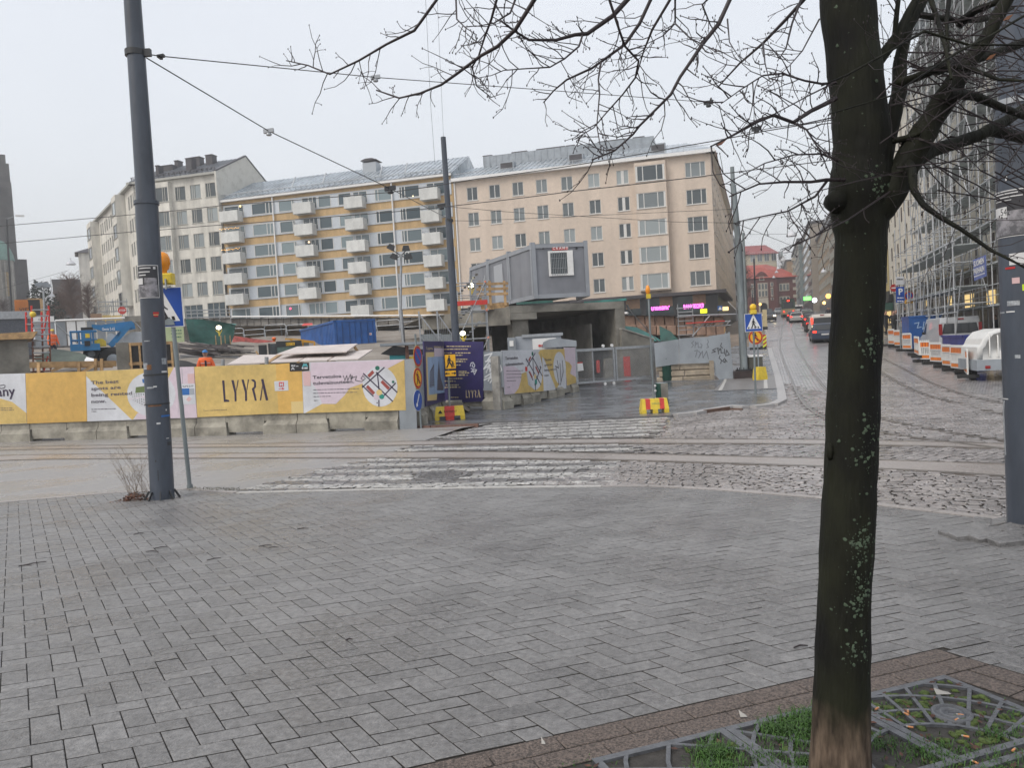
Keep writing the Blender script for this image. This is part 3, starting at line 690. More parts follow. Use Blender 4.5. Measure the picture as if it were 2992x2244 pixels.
for(xa,xb,ya,yb,rows) in((155,320,595,670,range(5)),(745,910,538,620,range(5)),(1155,1322,502,585,range(6)),(1765,1928,440,528,range(6))):
 for r in rows:
  a,b=q2(xa+3,600)[0],q2(xb-17,600)[0];zt=zt0-stp*r-hb+.72
  if r==0 or True:
   mb=MB();H_=1.32;dp=1.25
   mb.fbox(fY,a,b,zt-H_,zt-H_+.14,.06,dp);mb.fbox(fY,a,b,zt-H_+.14,zt,dp-.06,dp);mb.fbox(fY,a,a+.06,zt-H_+.14,zt,.06,dp-.06);mb.fbox(fY,b-.06,b,zt-H_+.14,zt,.06,dp-.06)
   o=mb.build('balcony',m_balc,must)
   mb=MB();mb.tube([fY.pt(a,zt+.18,.1),fY.pt(a,zt+.18,dp),fY.pt(b,zt+.18,dp),fY.pt(b,zt+.18,.1)],.022,4)
   for q in(0,.33,.66,1):mb.tube([fY.pt(a+(b-a)*q,zt,dp-.02),fY.pt(a+(b-a)*q,zt+.18,dp-.02)],.018,4)
   mb.build('handrail',m_galv,o)
for x in(545,1512):
 a=q2(x,470)[0];mb=MB();mb.tube([fY.pt(a,5,.22),fY.pt(a,zEy,.22)],.1,6);mb.build('downpipe',m_white,must)
for(x,y,rr,colr) in((285,560,.12,(1,.75,.3)),(1680,478,.08,(1,.8,.5)),(840,850,.13,(1,.7,.4)),(690,1387,.14,(1,.1,.2))):
 a,b=q2(x,y);mb=MB();mb.lathe(fY.pt(a,b,.1),[(0.01,-rr),(rr*.7,-rr*.5),(rr,0),(rr*.7,rr*.5),(.01,rr)],8);mb.build('lit_lamp',M('lamp_lit',colr,.5,emit=2.5),must)
for(x0,x1,y) in((170,318,760),(182,325,925)):
 mb=MB()
 for k in range(14):
  a=q2(x0+(x1-x0)*k/13,y)[0];zz=q2(x0,y)[1]+random.uniform(-.08,.08);mb.blob(fY.pt(a,zz,1.3),.045,n=5,m=3)
 mb.build('fairy_lights',M('fairy',(1,.55,.15),.5,emit=2.2),must,kind='stuff')
mb=MB();mb.fbox(fY,-.1,LY,zEy,zEy+.3,-.3,.45);mb.build('cornice',m_white,must)
mb=MB();fRy,lnY=roof(mb,fY,LY,zEy+.3,3.6,7.2);mb.build('roof',m_zinc,must)
mb=MB();mb.quad(fY.pt(0,zEy+.3,.5),fY.pt(0,zEy+3.9,-7.2),fY.pt(0,zEy+.3,-14),fY.pt(0,zEy,-14));mb.quad(fY.pt(0,zEy+3.9,-7.2),fY.pt(LY,zEy+3.9,-7.2),fY.pt(LY,zEy+.3,-14.5),fY.pt(0,zEy+.3,-14.5));mb.add([fY.pt(LY,zEy-.5,.5),fY.pt(LY,zEy+.3,.5),fY.pt(LY,zEy+3.9,-7.2),fY.pt(LY,zEy+.3,-14.5)],[(0,1,2,3)]);mb.build('roof_back',m_zinc,must)
mb=MB()
for k in range(int(LY/.75)):mb.bar(fRy.pt(k*.75,.75,.05),fRy.pt(k*.75,.55,.42),.07)
for o_ in(.28,.42):mb.tube([fRy.pt(0,.65,o_-.02),fRy.pt(LY,.65,o_-.02)],.035,4)
mb.build('snow_guard',m_galv,must)
a=q2(1187,260)[0];mb=MB();mb.fbox(fY,a-.9,a+.9,zEy+2.2,zEy+4.1,-6.5,-5.0);o=mb.build('chimney',M('chimney_zinc',(.36,.39,.42),.4,metal=.3),must)
mb=MB();mb.fbox(fY,a-1.05,a+1.05,zEy+4.3,zEy+4.37,-6.7,-4.8);mb.prism(Fr(fY.pt(a,zEy+4.37,-5.7),fY.U),[(-1.05,0),(1.05,0),(0.4,.2),(-.4,.2)],-.9,.9);mb.build('chimney_hood',m_darkroof,o)
for x in(635,890,1362,1570):
 a=q2(x,380)[0];mb=MB();mb.bar(fY.pt(a,zEy+1.4,-1.9),fY.pt(a-.05,zEy+2.9,-3.0),.12);mb.build('roof_vent',m_galv,must)
fW=Fr(fY.pt(-.1,0),-fY.U*1.0);A0=fY.pt(-.15,0)
WL=fY.hit(405,700)[0]
fW=Fr(fY.pt(WL,0,.3),fY.U);LW=-WL-.1;zEw=fW.hit(560,518)[1]
whit=thing('apartment_building',fW.pt(0,9),'cream white corner block with grey window bays and weathered gable, behind the left pole','building','apartment blocks behind the building site')
def q0(x,y):return fW.hit(x/2.765,400+y/2.765)
zw0=q0(1450,400)[1];stw=(q0(1450,400)[1]-q0(1510,1183)[1])/4;hw=1.72
rects=[];wins=[]
for r in range(5):
 for(xa,xb) in((1420,1490),(1545,1612),(1667,1740)):
  a=q0((xa+xb)/2,440)[0];rects.append((a-.75,a+.75,zw0-stw*r-hw,zw0-stw*r));wins.append((a-.75,zw0-stw*r-hw))
zs1=q0(1560,1352)[1];shop=[(q0(1490,1400)[0],q0(1640,1400)[0],zs1-2.3,zs1-.1),(q0(1678,1400)[0],q0(1822,1400)[0],zs1-2.5,zs1)]
mb=MB();walls(mb,fW,0,LW,6,zEw,rects+shop)
WB=at(270,678,126.);fWs=fr2(V3((WB.x,WB.y,0)),fW.pt(0,0));LWs=(fW.pt(0,0)-V3((WB.x,WB.y,0))).length;fWs.O.z=0
sx=[805,820,838,856,875,893,912,932,952,1040,1060,1080];r3=[]
for r in range(5):
 for x in sx:
  a=fWs.hit(x/2.765,400+(600 if x<960 else 520)/2.765)[0];r3.append((a-.45,a+.45,zw0-stw*r-hw,zw0-stw*r))
walls(mb,fWs,0,LWs,7,zEw,r3);mb.fbox(fW,0.02,LW,6,zEw,-12,-11.9);mb.build('wall',m_cream,whit)
for a,b in wins:window(fW,a,b,1.5,hw,[.22,.4],whit,m_frameg)
for rr in r3:window(fWs,rr[0],rr[2],.9,hw,[.3],whit,m_frameg,sill=False)
for s_ in shop:window(fW,s_[0],s_[2],s_[1]-s_[0],s_[3]-s_[2],[.33,.66],whit,m_frameg,gm=m_blueglass)
def bay(fr,a0,a1,dep,root,zlo,ztop,rows):
 fb=Fr(fr.pt(a0,0,dep),fr.U);w_=a1-a0;mb=MB();rr=[(.1,w_-.1,zw0-stw*r-hw-.1,zw0-stw*r) for r in rows]
 walls(mb,fb,0,w_,zlo,ztop,rr)
 for x_ in(0,w_):mb.quad(fb.pt(x_,zlo),fb.pt(x_,ztop),fb.pt(x_,ztop,-dep),fb.pt(x_,zlo,-dep))
 mb.quad(fb.pt(0,zlo),fb.pt(w_,zlo),fb.pt(w_,zlo,-dep),fb.pt(0,zlo,-dep));mb.quad(fb.pt(0,ztop),fb.pt(w_,ztop),fb.pt(w_,ztop,-dep),fb.pt(0,ztop,-dep));mb.build('bay',m_cream,root)
 for r_ in rr:window(fb,.1,r_[2],w_-.2,r_[3]-r_[2],[(.7),(.82)],root,m_frameg,c=.02)
bay(fW,q0(1235,430)[0],q0(1388,430)[0],.7,whit,zs1+1.2,zEw-.3,range(4))
for(xa,xb) in((985,1026),(762,795)):
 a0_,a1_=fWs.hit(xa/2.765,640)[0],fWs.hit(xb/2.765,640)[0];bay(fWs,a0_,a0_+3.0 if xa>900 else a1_,1.2,whit,zs1+.8,zEw-.2,range(5))
mb=MB();mb.fbox(fW,-.6,LW,zEw,zEw+.28,-.3,.5);mb.fbox(fWs,-.5,LWs+.5,zEw,zEw+.27,-.3,.5);mb.build('cornice',m_frameg,whit)
rise=3.2;run=6.3
mb=MB();fRw,lnW=roof(mb,fW,LW,zEw+.28,rise,run);mb.quad(fW.pt(0,zEw+.28+rise,-run),fW.pt(LW,zEw+.28+rise,-run),fW.pt(LW,zEw+.28,-12.6),fW.pt(0,zEw+.28,-12.6))
mb.quad(fWs.pt(0,zEw+.27,.5),fWs.pt(LWs,zEw+.27,.5),fWs.pt(LWs,zEw+2.6,-6),fWs.pt(0,zEw+2.6,-6));mb.build('roof',M('seamed_roof_dark',(.18,.19,.21),.3,.3,.5,metal=.4),whit)
mb=MB();mb.prism(Fr(fW.pt(LW+.0,0,0),-fW.N),[(-.5,zEw-2),(-.5,zEw+.3),(run,zEw+.4+rise),(12.6,zEw+.3),(12.6,zEw-8),(0,zEw-8)],0.0,.22);mb.build('gable_wall',M('weathered_render',(.60,.585,.53),.8,col2=(.38,.36,.31),vs=1.1,thr=(.5,.85)),whit)
mb=MB();mb.bar(fW.pt(LW+.1,zEw+.35,.5),fW.pt(LW+.1,zEw+.5+rise,-run),.35,.18);mb.bar(fW.pt(LW+.1,zEw+.5+rise,-run),fW.pt(LW+.1,zEw+.3,-12.7),.35,.18);mb.build('verge',m_darkroof,whit)
for(x0_,x1_,y0_,y1_,dd) in((1255,1282,235,297,-2),(1285,1395,240,285,-4),(1408,1440,195,240,-5.5),(1497,1552,177,290,-2),(1550,1615,168,240,-4.5),(1658,1718,150,225,-4.5)):
 (a,zt2),(a2_,zl_)=fW.hit(x0_/2.765,400+y0_/2.765,dd),fW.hit(x1_/2.765,400+y1_/2.765,dd);w_=a2_-a;a+=w_/2;h_=0;zz_=zt2;mb=MB();mb.fbox(fW,a-w_/2,a+w_/2,zl_-.8,zz_,dd-1,dd);mb.fbox(fW,a-w_/2-.06,a+w_/2+.06,zz_,zz_+.1,dd-1.06,dd+.06);mb.build('chimney',m_darkroof,whit)
mb=MB()
for k in range(int(LW/.8)):mb.bar(fRw.pt(k*.8,.6,0),fRw.pt(k*.8,.6,.45),.07)
for o_ in(.2,.38):mb.tube([fRw.pt(0,.6,o_),fRw.pt(LW,.6,o_)],.05,4)
mb.build('snow_guard',m_darkroof,whit)
pl_pts=[at(2120,925,62),at(1829,921,62),at(1400,925,76),at(1000,928,80),at(650,930,84),at(400,935,90),at(230,940,100)]
mb=MB();n=len(pl_pts);back=[p+V3((0,34,.6)) for p in pl_pts]
mb.add(pl_pts+back,[(i+1,i,i+n,i+n+1) for i in range(n-1)]);mb.build('street',m_street,kind='structure')
def frv(x,Y,y=1000):
 p=at(x,y,Y);d=V3((p.x,p.y,0)).normalized();f=Fr((p.x,p.y,0),(d.y,-d.x,0));return f
def pbox(fr,x0,x1,yt,yb,c0,c1,m,parent,name='part',zb=None,mb=None):
 a0,z1=fr.hit(x0,yt);a1,_=fr.hit(x1,yt);z0=fr.hit((x0+x1)/2,yb)[1] if zb is None else zb
 own=mb is None;mb=mb or MB();mb.fbox(fr,a0,a1,z0,z1,c0,c1)
 return mb.build(name,m,parent) if own else mb
fr=frv(248,150);t=thing('house',fr.pt(0,9),'cream block with a dark hipped roof behind the brown trees','building')
a0,zt=fr.hit(228,738);a1=a0+9
mb=MB();mb.fbox(fr,a0,a1,2,zt,-6,0);mb.build('wall',m_cream,t);mb=MB();mb.add([fr.pt(a0-.6,zt,.5),fr.pt(a1,zt,.5),fr.pt(a1,zt,-6),fr.pt(a0-.6,zt,-6),fr.pt(a0+5.5,zt+2.6,-3)],[(0,1,4),(1,2,4),(2,3,4),(3,0,4)]);mb.build('roof',m_darkroof,t)
fr=frv(190,190);t=thing('house',fr.pt(0,9),'low dark brick block half hidden by trees left of the cream corner block','building');pbox(fr,152,262,820,1000,-8,0,M('dark_brick',(.07,.055,.05),.8,.3,2),t,'wall',zb=2);pbox(fr,150,264,816,820,-8,.2,m_darkroof,t,'roof')
fC=frv(20,185);ch=thing('church',fC.pt(0,8),'grey granite church tower with a green copper dome at its foot','church')
for(x0,x1,yt,d,name) in((-90,32,522,8,'tower'),(-90,25,463,7,'tower'),(-90,14,434,6,'tower'),(-90,47,745,9,'tower_base'),(47,79,749,4,'nave'),(47,53,760,3.4,'buttress'),(60,66,765,3.5,'buttress')):pbox(fC,x0,x1,yt,900,-12,-12+d+3,m_stone,ch,name,zb=3)
for x in(-2,8,18):pbox(fC,x-1.5,x+1.5,545,735,-1.2,-.7,m_stone,ch,'pilaster')
a_,cz=fC.hit(-2,765);cc=fC.pt(a_,0,1.0);mb=MB();mb.lathe((cc.x,cc.y,3),[(2.9,0),(2.9,cz-3)],20,smooth=False);mb.build('apse',M('pale_stone',(.24,.23,.2),.8,.3,.6),ch)
mb=MB();mb.lathe((cc.x,cc.y,cz),[(3.2,0),(3.1,.5),(2.9,1.6),(2.3,3.3),(1.3,4.6),(.1,5.1)],20);mb.build('dome',M('green_copper',(.10,.20,.165),.6,.2,1),ch)
for x in(0,12,24,33):pbox(fC,x,x+2.2,768,900,3.9,4.5,m_conc,ch,'column',zb=5)
pbox(fC,13.5,25,800,870,3.95,4.0,M('amber_window',(.35,.24,.08),.4,.3,2),ch,'window')
def sideX(W,Y):return V3((.331*Y+W,Y,0))
def blockR(W,Y0,Y1,ztop,name,m,label,wins=None,zb=0,depth=14,thick=None,group='blocks along the right of the hill street'):
 fr=Fr(sideX(W,Y1),-D);L=(sideX(W,Y1)-sideX(W,Y0)).length;t=thing('apartment_building',fr.pt(0,zb),label,'building',group)
 return fr,L,t
m_wblock=M('white_block_render',(.62,.585,.50),.7,.05,2)
m_bronze=M('bronze_frame',(.045,.03,.022),.5)
fr,L,t=blockR(12.7,30,77,0,'',None,'cream white block with staggered tall windows and scaffolding, on the right',zb=4)
zt,zb_=21.4,5.75;rc=[];wn=[];sb=2.95
for r in range(5):
 for k in range(13):
  a=1.5+k*3.55+(1.1 if r%2 else 0);z=zb_+.85+r*sb
  if a+1.3<L:rc.append((a,a+1.15,z,z+1.75));wn.append((a,z))
mb=MB();walls(mb,fr,0,L,zb_,zt,rc,depth=.35);mb.fbox(fr,0,L,zb_,zt,-13,-12.8);mb.quad(fr.pt(0,zb_),fr.pt(0,zt),fr.pt(0,zt,-13),fr.pt(0,zb_,-13));mb.quad(fr.pt(0,zb_),fr.pt(L,zb_),fr.pt(L,zb_,-13),fr.pt(0,zb_,-13));mb.build('wall',m_wblock,t)
for a,z in wn:
 window(fr,a,z,1.15,1.75,[.6],t,m_bronze,c=-.08,t=.09)
 mb=MB();mb.fbox(fr,a-.42,a-.03,z-.75,z+.5,.01,.05);mb.build('panel',m_bronze,t)
mb=MB();mb.fbox(fr,-.2,L,zt,zt+.4,-13,.55);mb.build('roof',M('roof_edge_grey',(.33,.35,.38),.4),t)
mb=MB();mb.fbox(fr,0,L,-1,zb_,-13,-2.4);mb.build('shopfront',m_shop,t)
for k in range(8):mb=MB();mb.fbox(fr,2+k*6,2.5+k*6,-1,zb_,-.6,-.1);mb.build('column',m_conc,t)
m_warm=M('lit_shop',(1,.72,.30),.5,emit=.9,col2=(.35,.2,.06),vs=1.2)
for k in range(9):mb=MB();mb.fbox(fr,3+k*5.4,3+k*5.4+random.choice((1.2,1.8,2.6)),1.2+.05*(60-k*5.),3.6+.02*(60-k*5),-2.38,-2.3);mb.build('lit_window',m_warm,t)
RBf,RBL=fr,L
fr,L,t=blockR(12.72,77.4,120,0,'',None,'yellow rendered block with a dark shop sign, beyond the scaffolded one',zb=5)
zt=21;rc=[];wn=[]
for r in range(5):
 for k in range(5):rc.append((2+k*8.5+6.2-3.4,2+k*8.5+6.2,7+r*2.9,8.9+r*2.9))
rc=[(L-5.6+.2,L-1.0,7.0+r*3.5,9.4+r*3.5) for r in range(4)]+[(L-12,L-7,7.0+r*3.5,9.4+r*3.5) for r in range(4)]
mb=MB();walls(mb,fr,0,L,5.8,zt,rc);mb.fbox(fr,0,L,2,zt,-13,-12.8);mb.build('wall',M('yellow_render',(.55,.44,.20),.75,.05,3),t)
for r_ in rc:window(fr,r_[0],r_[2],r_[1]-r_[0],r_[3]-r_[2],[.5],t,m_frameg,gm=m_blueglass)
mb=MB();mb.fbox(fr,0,L,1,5.6,-6,-.3);mb.build('shopfront',m_shop,t);mb=MB();mb.fbox(fr,L-9,L,5.0,6.1,-.3,.1);mb.build('fascia',m_black,t)
mb=MB();mb.fbox(fr,0,L,4.2,4.9,-.3,1.0);mb.build('awning',M('awning_green',(.02,.07,.05),.6),t);mb=MB();mb.fbox(fr,L-8,L-1.5,2.9,4.1,-.29,-.2);mb.build('lit_window',m_warm,t)
def rowblock(W,Y0,Y1,ytop_px,label,m,floors,col,stripes=False,gable=None,cols=9):
 fr,L,t=blockR(W,Y0,Y1,0,'',None,label,zb=8);X=sideX(W,Y0);px=1496+2247*X.x/X.y
 zt=at(px,ytop_px,Y0).z;zg=zroad(0,Y0)-1;mb=MB();mb.fbox(fr,0,L,zg,zt,-12,0);mb.build('wall',m,t)
 sp=(zt-zg-5)/floors
 for r in range(floors):
  z=zg+5.2+r*sp
  if stripes:mb=MB();mb.fbox(fr,.3,L-.3,z,z+sp*.5,.02,.12);mb.build('window_band',m_blueglass,t)
  else:
   for k in range(cols):
    a=1+k*(L-1)/cols;window(fr,a,z,min(2.2,(L-1)/cols*.55),sp*.55,[.5],t,m_frameg,c=.16)
 mb=MB();mb.fbox(fr,-.3,L+.3,zt,zt+.5,-12.3,.5);mb.build('roof',m_darkroof,t)
 mb=MB();mb.fbox(fr,0.2,L-.2,zg,zg+4.2,.02,.1);mb.build('shopfront',m_shop,t)
 return fr,L,t,zt,zg
rowblock(12.74,120.5,143,600,'brown block hidden mostly by the trunk, before the ochre one',M('brown_render',(.26,.2,.14),.75,.1,2),6,0)
f_,L_,t_,zt_,zg_=rowblock(13.6,143.5,184,622,'ochre block with deep brown windows, left of the tree trunk on the hill street',M('ochre_render',(.30,.22,.135),.75,.1,2),6,0)
mb=MB();mb.fbox(f_,L_-6,L_-5,zt_,zt_+3,-3,-2);mb.build('chimney',m_red,t_)
rowblock(12.0,185,226,651,'concrete block with white striped facade, far right side of the street',M('beige_concrete',(.27,.235,.195),.8,.08,1),7,0,stripes=True)
rowblock(11.2,227,275,700,'green glass and grey panel block further up the street',M('green_panel',(.17,.21,.21),.4,.25,.8),8,0,cols=12)
rowblock(9.0,276,330,762,'pale orange block near the top of the street',M('orange_render',(.42,.29,.18),.75,.06,2),5,0,cols=12)
DL=232.
def lx(x,y):p=at(2100+x/4.148,620+y/4.148,DL);return p.x,p.z
m_brick=M('red_brick',(.135,.04,.032),.8,.2,4,.2,20);m_redroof=M('red_tin_roof',(.36,.07,.045),.45,.2,.6);m_pale=M('pale_trim',(.50,.46,.38),.7,.1,3)
lib=thing('library',at(2250,900,DL),'red brick building with a red mansard roof closing the hill street','building')
fL=Fr((0,DL,0),(1,0,0));zb=lx(600,1180)[1]-3
a0,_=lx(150,1100);a1,ze=lx(930,780);am,_=lx(690,800)
mb=MB();mb.fbox(fL,a0,a1,zb,ze,-16,0);mb.fbox(fL,a0,am,zb,ze,0,1.2)
a2,_=lx(420,800);a3,_=lx(590,800);zc=lx(505,735)[1]
arc=[(a2,ze-1)]+[(a2+(a3-a2)*k/8,ze+(zc-ze)*math.sin(math.pi*k/8)+.3) for k in range(9)]+[(a3,ze-1)]
mb.prism(fL,arc,.2,1.25);mb.build('wall',m_brick,lib)
mb=MB();zr1=lx(600,690)[1];zr2=lx(650,605)[1]
def frust(mb,x0,x1,d0,d1,z0,X0,X1,D0,D1,z1,fr=fL):
 mb.add([fr.pt(x0,z0,d1),fr.pt(x1,z0,d1),fr.pt(x1,z0,d0),fr.pt(x0,z0,d0),fr.pt(X0,z1,D1),fr.pt(X1,z1,D1),fr.pt(X1,z1,D0),fr.pt(X0,z1,D0)],[(0,1,5,4),(1,2,6,5),(2,3,7,6),(3,0,4,7),(4,5,6,7)])
frust(mb,a0-.6,a1+.6,-16.5,.6,ze,a0+1,a1-2.6,-13,-2.6,zr1);frust(mb,a0+1,a1-2.6,-13,-2.6,zr1,a0+3,a1-6.5,-9,-6,zr2);frust(mb,a0-.6,am+.4,-2,1.6,ze+.02,a0+2,am-3,-2.2,-1.6,ze+3.4)
mb.build('roof',m_redroof,lib)
for(xa,xb,ya,yb,name) in((455,580,865,1030,'tall_window'),(370,408,875,920,'window'),(375,410,935,1035,'window'),(608,645,855,900,'window'),(612,645,915,1020,'window'),(615,650,1038,1065,'window'),(730,855,865,950,'window'),(735,860,1022,1100,'window'),(470,535,785,830,'oval_window')):
 x0,z1=lx(xa,ya);x1,z0=lx(xb,yb);c=1.2 if xa<690 else 0
 mb=MB();mb.fbox(fL,x0,x1,z0,z1,c,c+.15);o=mb.build(name,m_pale,lib)
 nx=max(1,round((x1-x0)/1.15));nz=max(1,round((z1-z0)/2.2));mb=MB()
 for i in range(nx):
  for j in range(nz):mb.fbox(fL,x0+(x1-x0)*(i+.18)/nx,x0+(x1-x0)*(i+.82)/nx,z0+(z1-z0)*(j+.12)/nz,z0+(z1-z0)*(j+.88)/nz,c+.15,c+.18)
 mb.build('pane',m_pane,o)
x0,z1=lx(465,1045);x1,z0=lx(585,1150);mb=MB();mb.fbox(fL,x0,x1,z0-3,z1,1.2,1.5);o=mb.build('portal',m_pale,lib)
xc=(x0+x1)/2;rr_=(x1-x0)*.36;mb=MB();mb.prism(fL,[(xc-rr_,z0-3)]+[(xc-rr_*math.cos(math.pi*k/8),z0+.3+rr_*math.sin(math.pi*k/8)) for k in range(9)]+[(xc+rr_,z0-3)],1.5,1.56);mb.build('doorway',m_black,o)
for k in range(7):mb=MB();zq=zb+4+k*2.2;mb.fbox(fL,a1-.9,a1+.12,zq,zq+.9,-.3,.12);mb.build('quoin',m_pale,lib)
lib2=thing('house',at(2240,850,262),'cream building with a steep red roof standing behind the brick library','building')
def l2(x,y):p=at(2100+x/4.148,620+y/4.148,262);return p.x,p.z
f2=Fr((0,262,0),(1,0,0));x0,z1=l2(200,525);x1,_=l2(700,525);xr,zr3=l2(605,372)
mb=MB();mb.fbox(f2,x0,x1,z1-12,z1,-14,0);mb.build('wall',M('cream2',(.55,.50,.37),.75),lib2);mb=MB();frust(mb,x0-1,x1+.8,-14.5,.8,z1,x0-1,xr+.5,-8,-5,zr3,f2);mb.build('roof',M('red_roof2',(.25,.05,.045),.5,.2,.6),lib2)
for k in range(5):x_=l2(385+k*85,600)[0];window(f2,x_,l2(400,600)[1],1.6,3.0,[.5],lib2,c=.16)
m_hy=M('hoarding_yellow',(.60,.435,.15),.42,.10,5,blotch=.14,bsc=.9);m_hy2=M('hoarding_ochre',(.62,.385,.10),.42,.08,5,blotch=.12,bsc=.8);m_hw=M('hoarding_white',(.60,.62,.66),.42,.05,5,blotch=.12,bsc=1.1)
m_lil=M('hoarding_lilac',(.60,.51,.58),.42,.05,5);m_ink=M('ink_purple',(.03,.018,.05),.5);m_inkg=M('ink_grey',(.10,.09,.11),.5);m_pinkp=M('print_pink',(.62,.42,.42),.5)
m_teal=M('print_teal',(.02,.25,.2),.5);m_green=M('print_green',(.01,.13,.09),.5);m_brickp=M('print_red',(.30,.06,.05),.5);m_creamp=M('print_cream',(.65,.50,.22),.5)
m_purple=M('board_purple',(.035,.028,.11),.4,.15,3);m_gold=M('print_gold',(.60,.50,.28),.5);m_bluep=M('print_blue',(.02,.13,.40),.45);m_skyp=M('print_sky',(.30,.42,.60),.45,.15,1.5)
m_hgrey=M('hoarding_grey',(.27,.30,.33),.5,.05,2,blotch=.18,bsc=1.2,bst=(1,1,.5))
m_barr=M('barrier_concrete',(.27,.255,.215),.8,.45,1.4,.5,25);m_spray=M('spray_white',(.62,.64,.66),.5);m_marker=M('marker_black',(.04,.04,.045),.5)
def art(fr,px,m,parent,c,name='print',q=lambda x,y:(x,y),thick=.003):
 pts=[fr.hit(*q(x,y)) for x,y in px];ar=sum(pts[i][0]*pts[(i+1)%len(pts)][1]-pts[(i+1)%len(pts)][0]*pts[i][1] for i in range(len(pts)))
 if ar<0:pts.reverse()
 mb=MB();mb.prism(fr,pts,c,c+thick);return mb.build(name,m,parent)
def disc(fr,x,y,r,m,parent,c,q,name='print',sx=1.,n=24,ry=None):
 a,b=fr.hit(*q(x,y));a2,_=fr.hit(*q(x+r,y));_,b2=fr.hit(*q(x,y-(ry or r)));ra,rb=abs(a2-a),abs(b2-b)
 mb=MB();mb.prism(fr,[(a+ra*math.cos(k*2*math.pi/n),b+rb*math.sin(k*2*math.pi/n)) for k in range(n)],c,c+.003);return mb.build(name,m,parent)
def stroke(fr,px,wd,m,parent,c,q=lambda x,y:(x,y),name='print',closed=False):
 P_=[fr.hit(*q(x,y)) for x,y in px];mb=MB()
 for i in range(len(P_)-1):
  a,b=V3((*P_[i],0)),V3((*P_[i+1],0));t=b-a
  if t.length<1e-4:continue
  t.normalize();n=V3((-t.y,t.x,0))*wd/2;a-=t*wd*.3;b+=t*wd*.3;k=c+.0004*(i%3)
  mb.add([fr.pt(p.x,p.y,k) for p in(a-n,b-n,b+n,a+n)],[(0,1,2,3)])
 return mb.build(name,m,parent)
def bars(fr,rows,m,parent,c,q,wd=.03,name='small_print'):
 mb=MB()
 for(x0,x1,y0,y1) in rows:
  a0,b0=fr.hit(*q(x0,y0));a1,b1=fr.hit(*q(x1,y1));x=0;L=a1-a0
  while x<L:
   l=random.uniform(.03,.14);e=min(L,x+l);t0,t1=x/L,e/L
   mb.add([fr.pt(a0+x,b0+(b1-b0)*t0-wd/2,c),fr.pt(a0+e,b0+(b1-b0)*t1-wd/2,c),fr.pt(a0+e,b0+(b1-b0)*t1+wd/2,c),fr.pt(a0+x,b0+(b1-b0)*t0+wd/2,c)],[(0,1,2,3)]);x=e+.025
 return mb.build(name,m,parent)
def ptext(s,fr,x,y,hpx,m,parent,q,c=.012,x1=None,bold=.01,xs=1.):
 a,b=fr.hit(*q(x,y));_,b2=fr.hit(*q(x,y-hpx));wd=None
 if x1:wd=fr.hit(*q(x1,y))[0]-a
 return text(s,fr,a,b,(b2-b)/.7,m,parent,c,xs,bold,width=wd)
HL,HR=gnd(0,1292),gnd(1180,1254);fH=fr2(HL,HR);fH.O.z=0
qa=lambda x,y:(x/2.765,880+y/2.765)
qb=lambda x,y:(500+x/2.765,880+y/2.765)
hoard=thing('hoarding',HL,'long site hoarding of yellow, white and lilac printed panels on concrete blocks','hoarding')
def panel(fr,px,m,root,q,c0=-.03,c1=0.):
 return art(fr,px,m,root,c0,'panel',q,c1-c0)
panel(fH,[(-1100,620),(-560,600),(-560,1015),(-1100,1030)],m_hy2,hoard,qa)
panel(fH,[(-556,600),(-300,597),(-300,1010),(-556,1017)],m_hw,hoard,qa)
p1=panel(fH,[(-298,597),(203,583),(217,990),(-298,1006)],m_hw,hoard,qa)
art(fH,[(-298,700),(100,815),(215,905),(217,988),(-298,1004)],m_hy,p1,.002,'print',qa)
text('company',fH,*fH.hit(*qa(-260,782)),.47,m_ink,p1,.012,bold=.012,width=fH.hit(*qa(124,782))[0]-fH.hit(*qa(-260,782))[0])
bars(fH,[(-100,105,866,864),(-100,118,882,880)],m_inkg,p1,.009,qa,.022);stroke(fH,[(0,682),(30,676),(44,682),(38,700),(10,706),(0,700)],.025,m_inkg,p1,.01,qa)
p2=panel(fH,[(206,583),(692,568),(702,972),(220,989)],m_hy2,hoard,qa)
p3=panel(fH,[(695,568),(1430,533),(1445,946),(705,972)],m_hw,hoard,qa)
art(fH,[(697,568),(1405,536),(1350,640),(1190,900),(1110,905),(1075,957),(1062,955),(697,605)],m_hy,p3,.002,'print',qa)
art(fH,[(1405,536),(1430,533),(1444,944),(1090,956),(1112,905),(1195,898),(1352,642)],m_lil,p3,.003,'print',qa)
disc(fH,1222,752,198,m_hw,p3,.006,qa,'picture',ry=180)
stroke(fH,[(1060,790),(1180,770),(1190,870)],.05,m_lil,p3,.0105,qa)
for k in range(7):stroke(fH,[(1065+k*19,742-k*1.5),(1078+k*18,800+k*11)],.03,m_inkg,p3,.0100,qa,'picture')
for k in range(6):stroke(fH,[(1062+k*2,745+k*11),(1188,742+k*24)],.03,m_hw,p3,.0108,qa,'picture')
art(fH,[(1100,695),(1175,685),(1178,735),(1095,742)],M('print_lawn',(.12,.17,.06),.5),p3,.010,'picture',qa);art(fH,[(1150,630),(1175,627),(1178,662),(1155,660)],m_bluep,p3,.010,'picture',qa)
for i,(s_,y,x1) in enumerate((('The best',672,963),('spots are',720,978),('being rented',772,1070),('now.',824,858))):ptext(s_,fH,738,y,27,m_inkg,p3,qa,.013,x1,.018)
bars(fH,[(740,942,874,868),(740,785,892,891)],m_inkg,p3,.009,qa,.02)
p3b=panel(fH,[(1432,533),(1566,529),(1592,942),(1446,946)],m_lil,hoard,qa,-.03,.004)
art(fH,[(1516,588),(1570,585),(1573,663),(1520,665)],m_pinkp,p3b,.006,'print',qa);art(fH,[(1464,670),(1577,668),(1584,832),(1474,834)],m_hw,p3b,.008,'notice',qa)
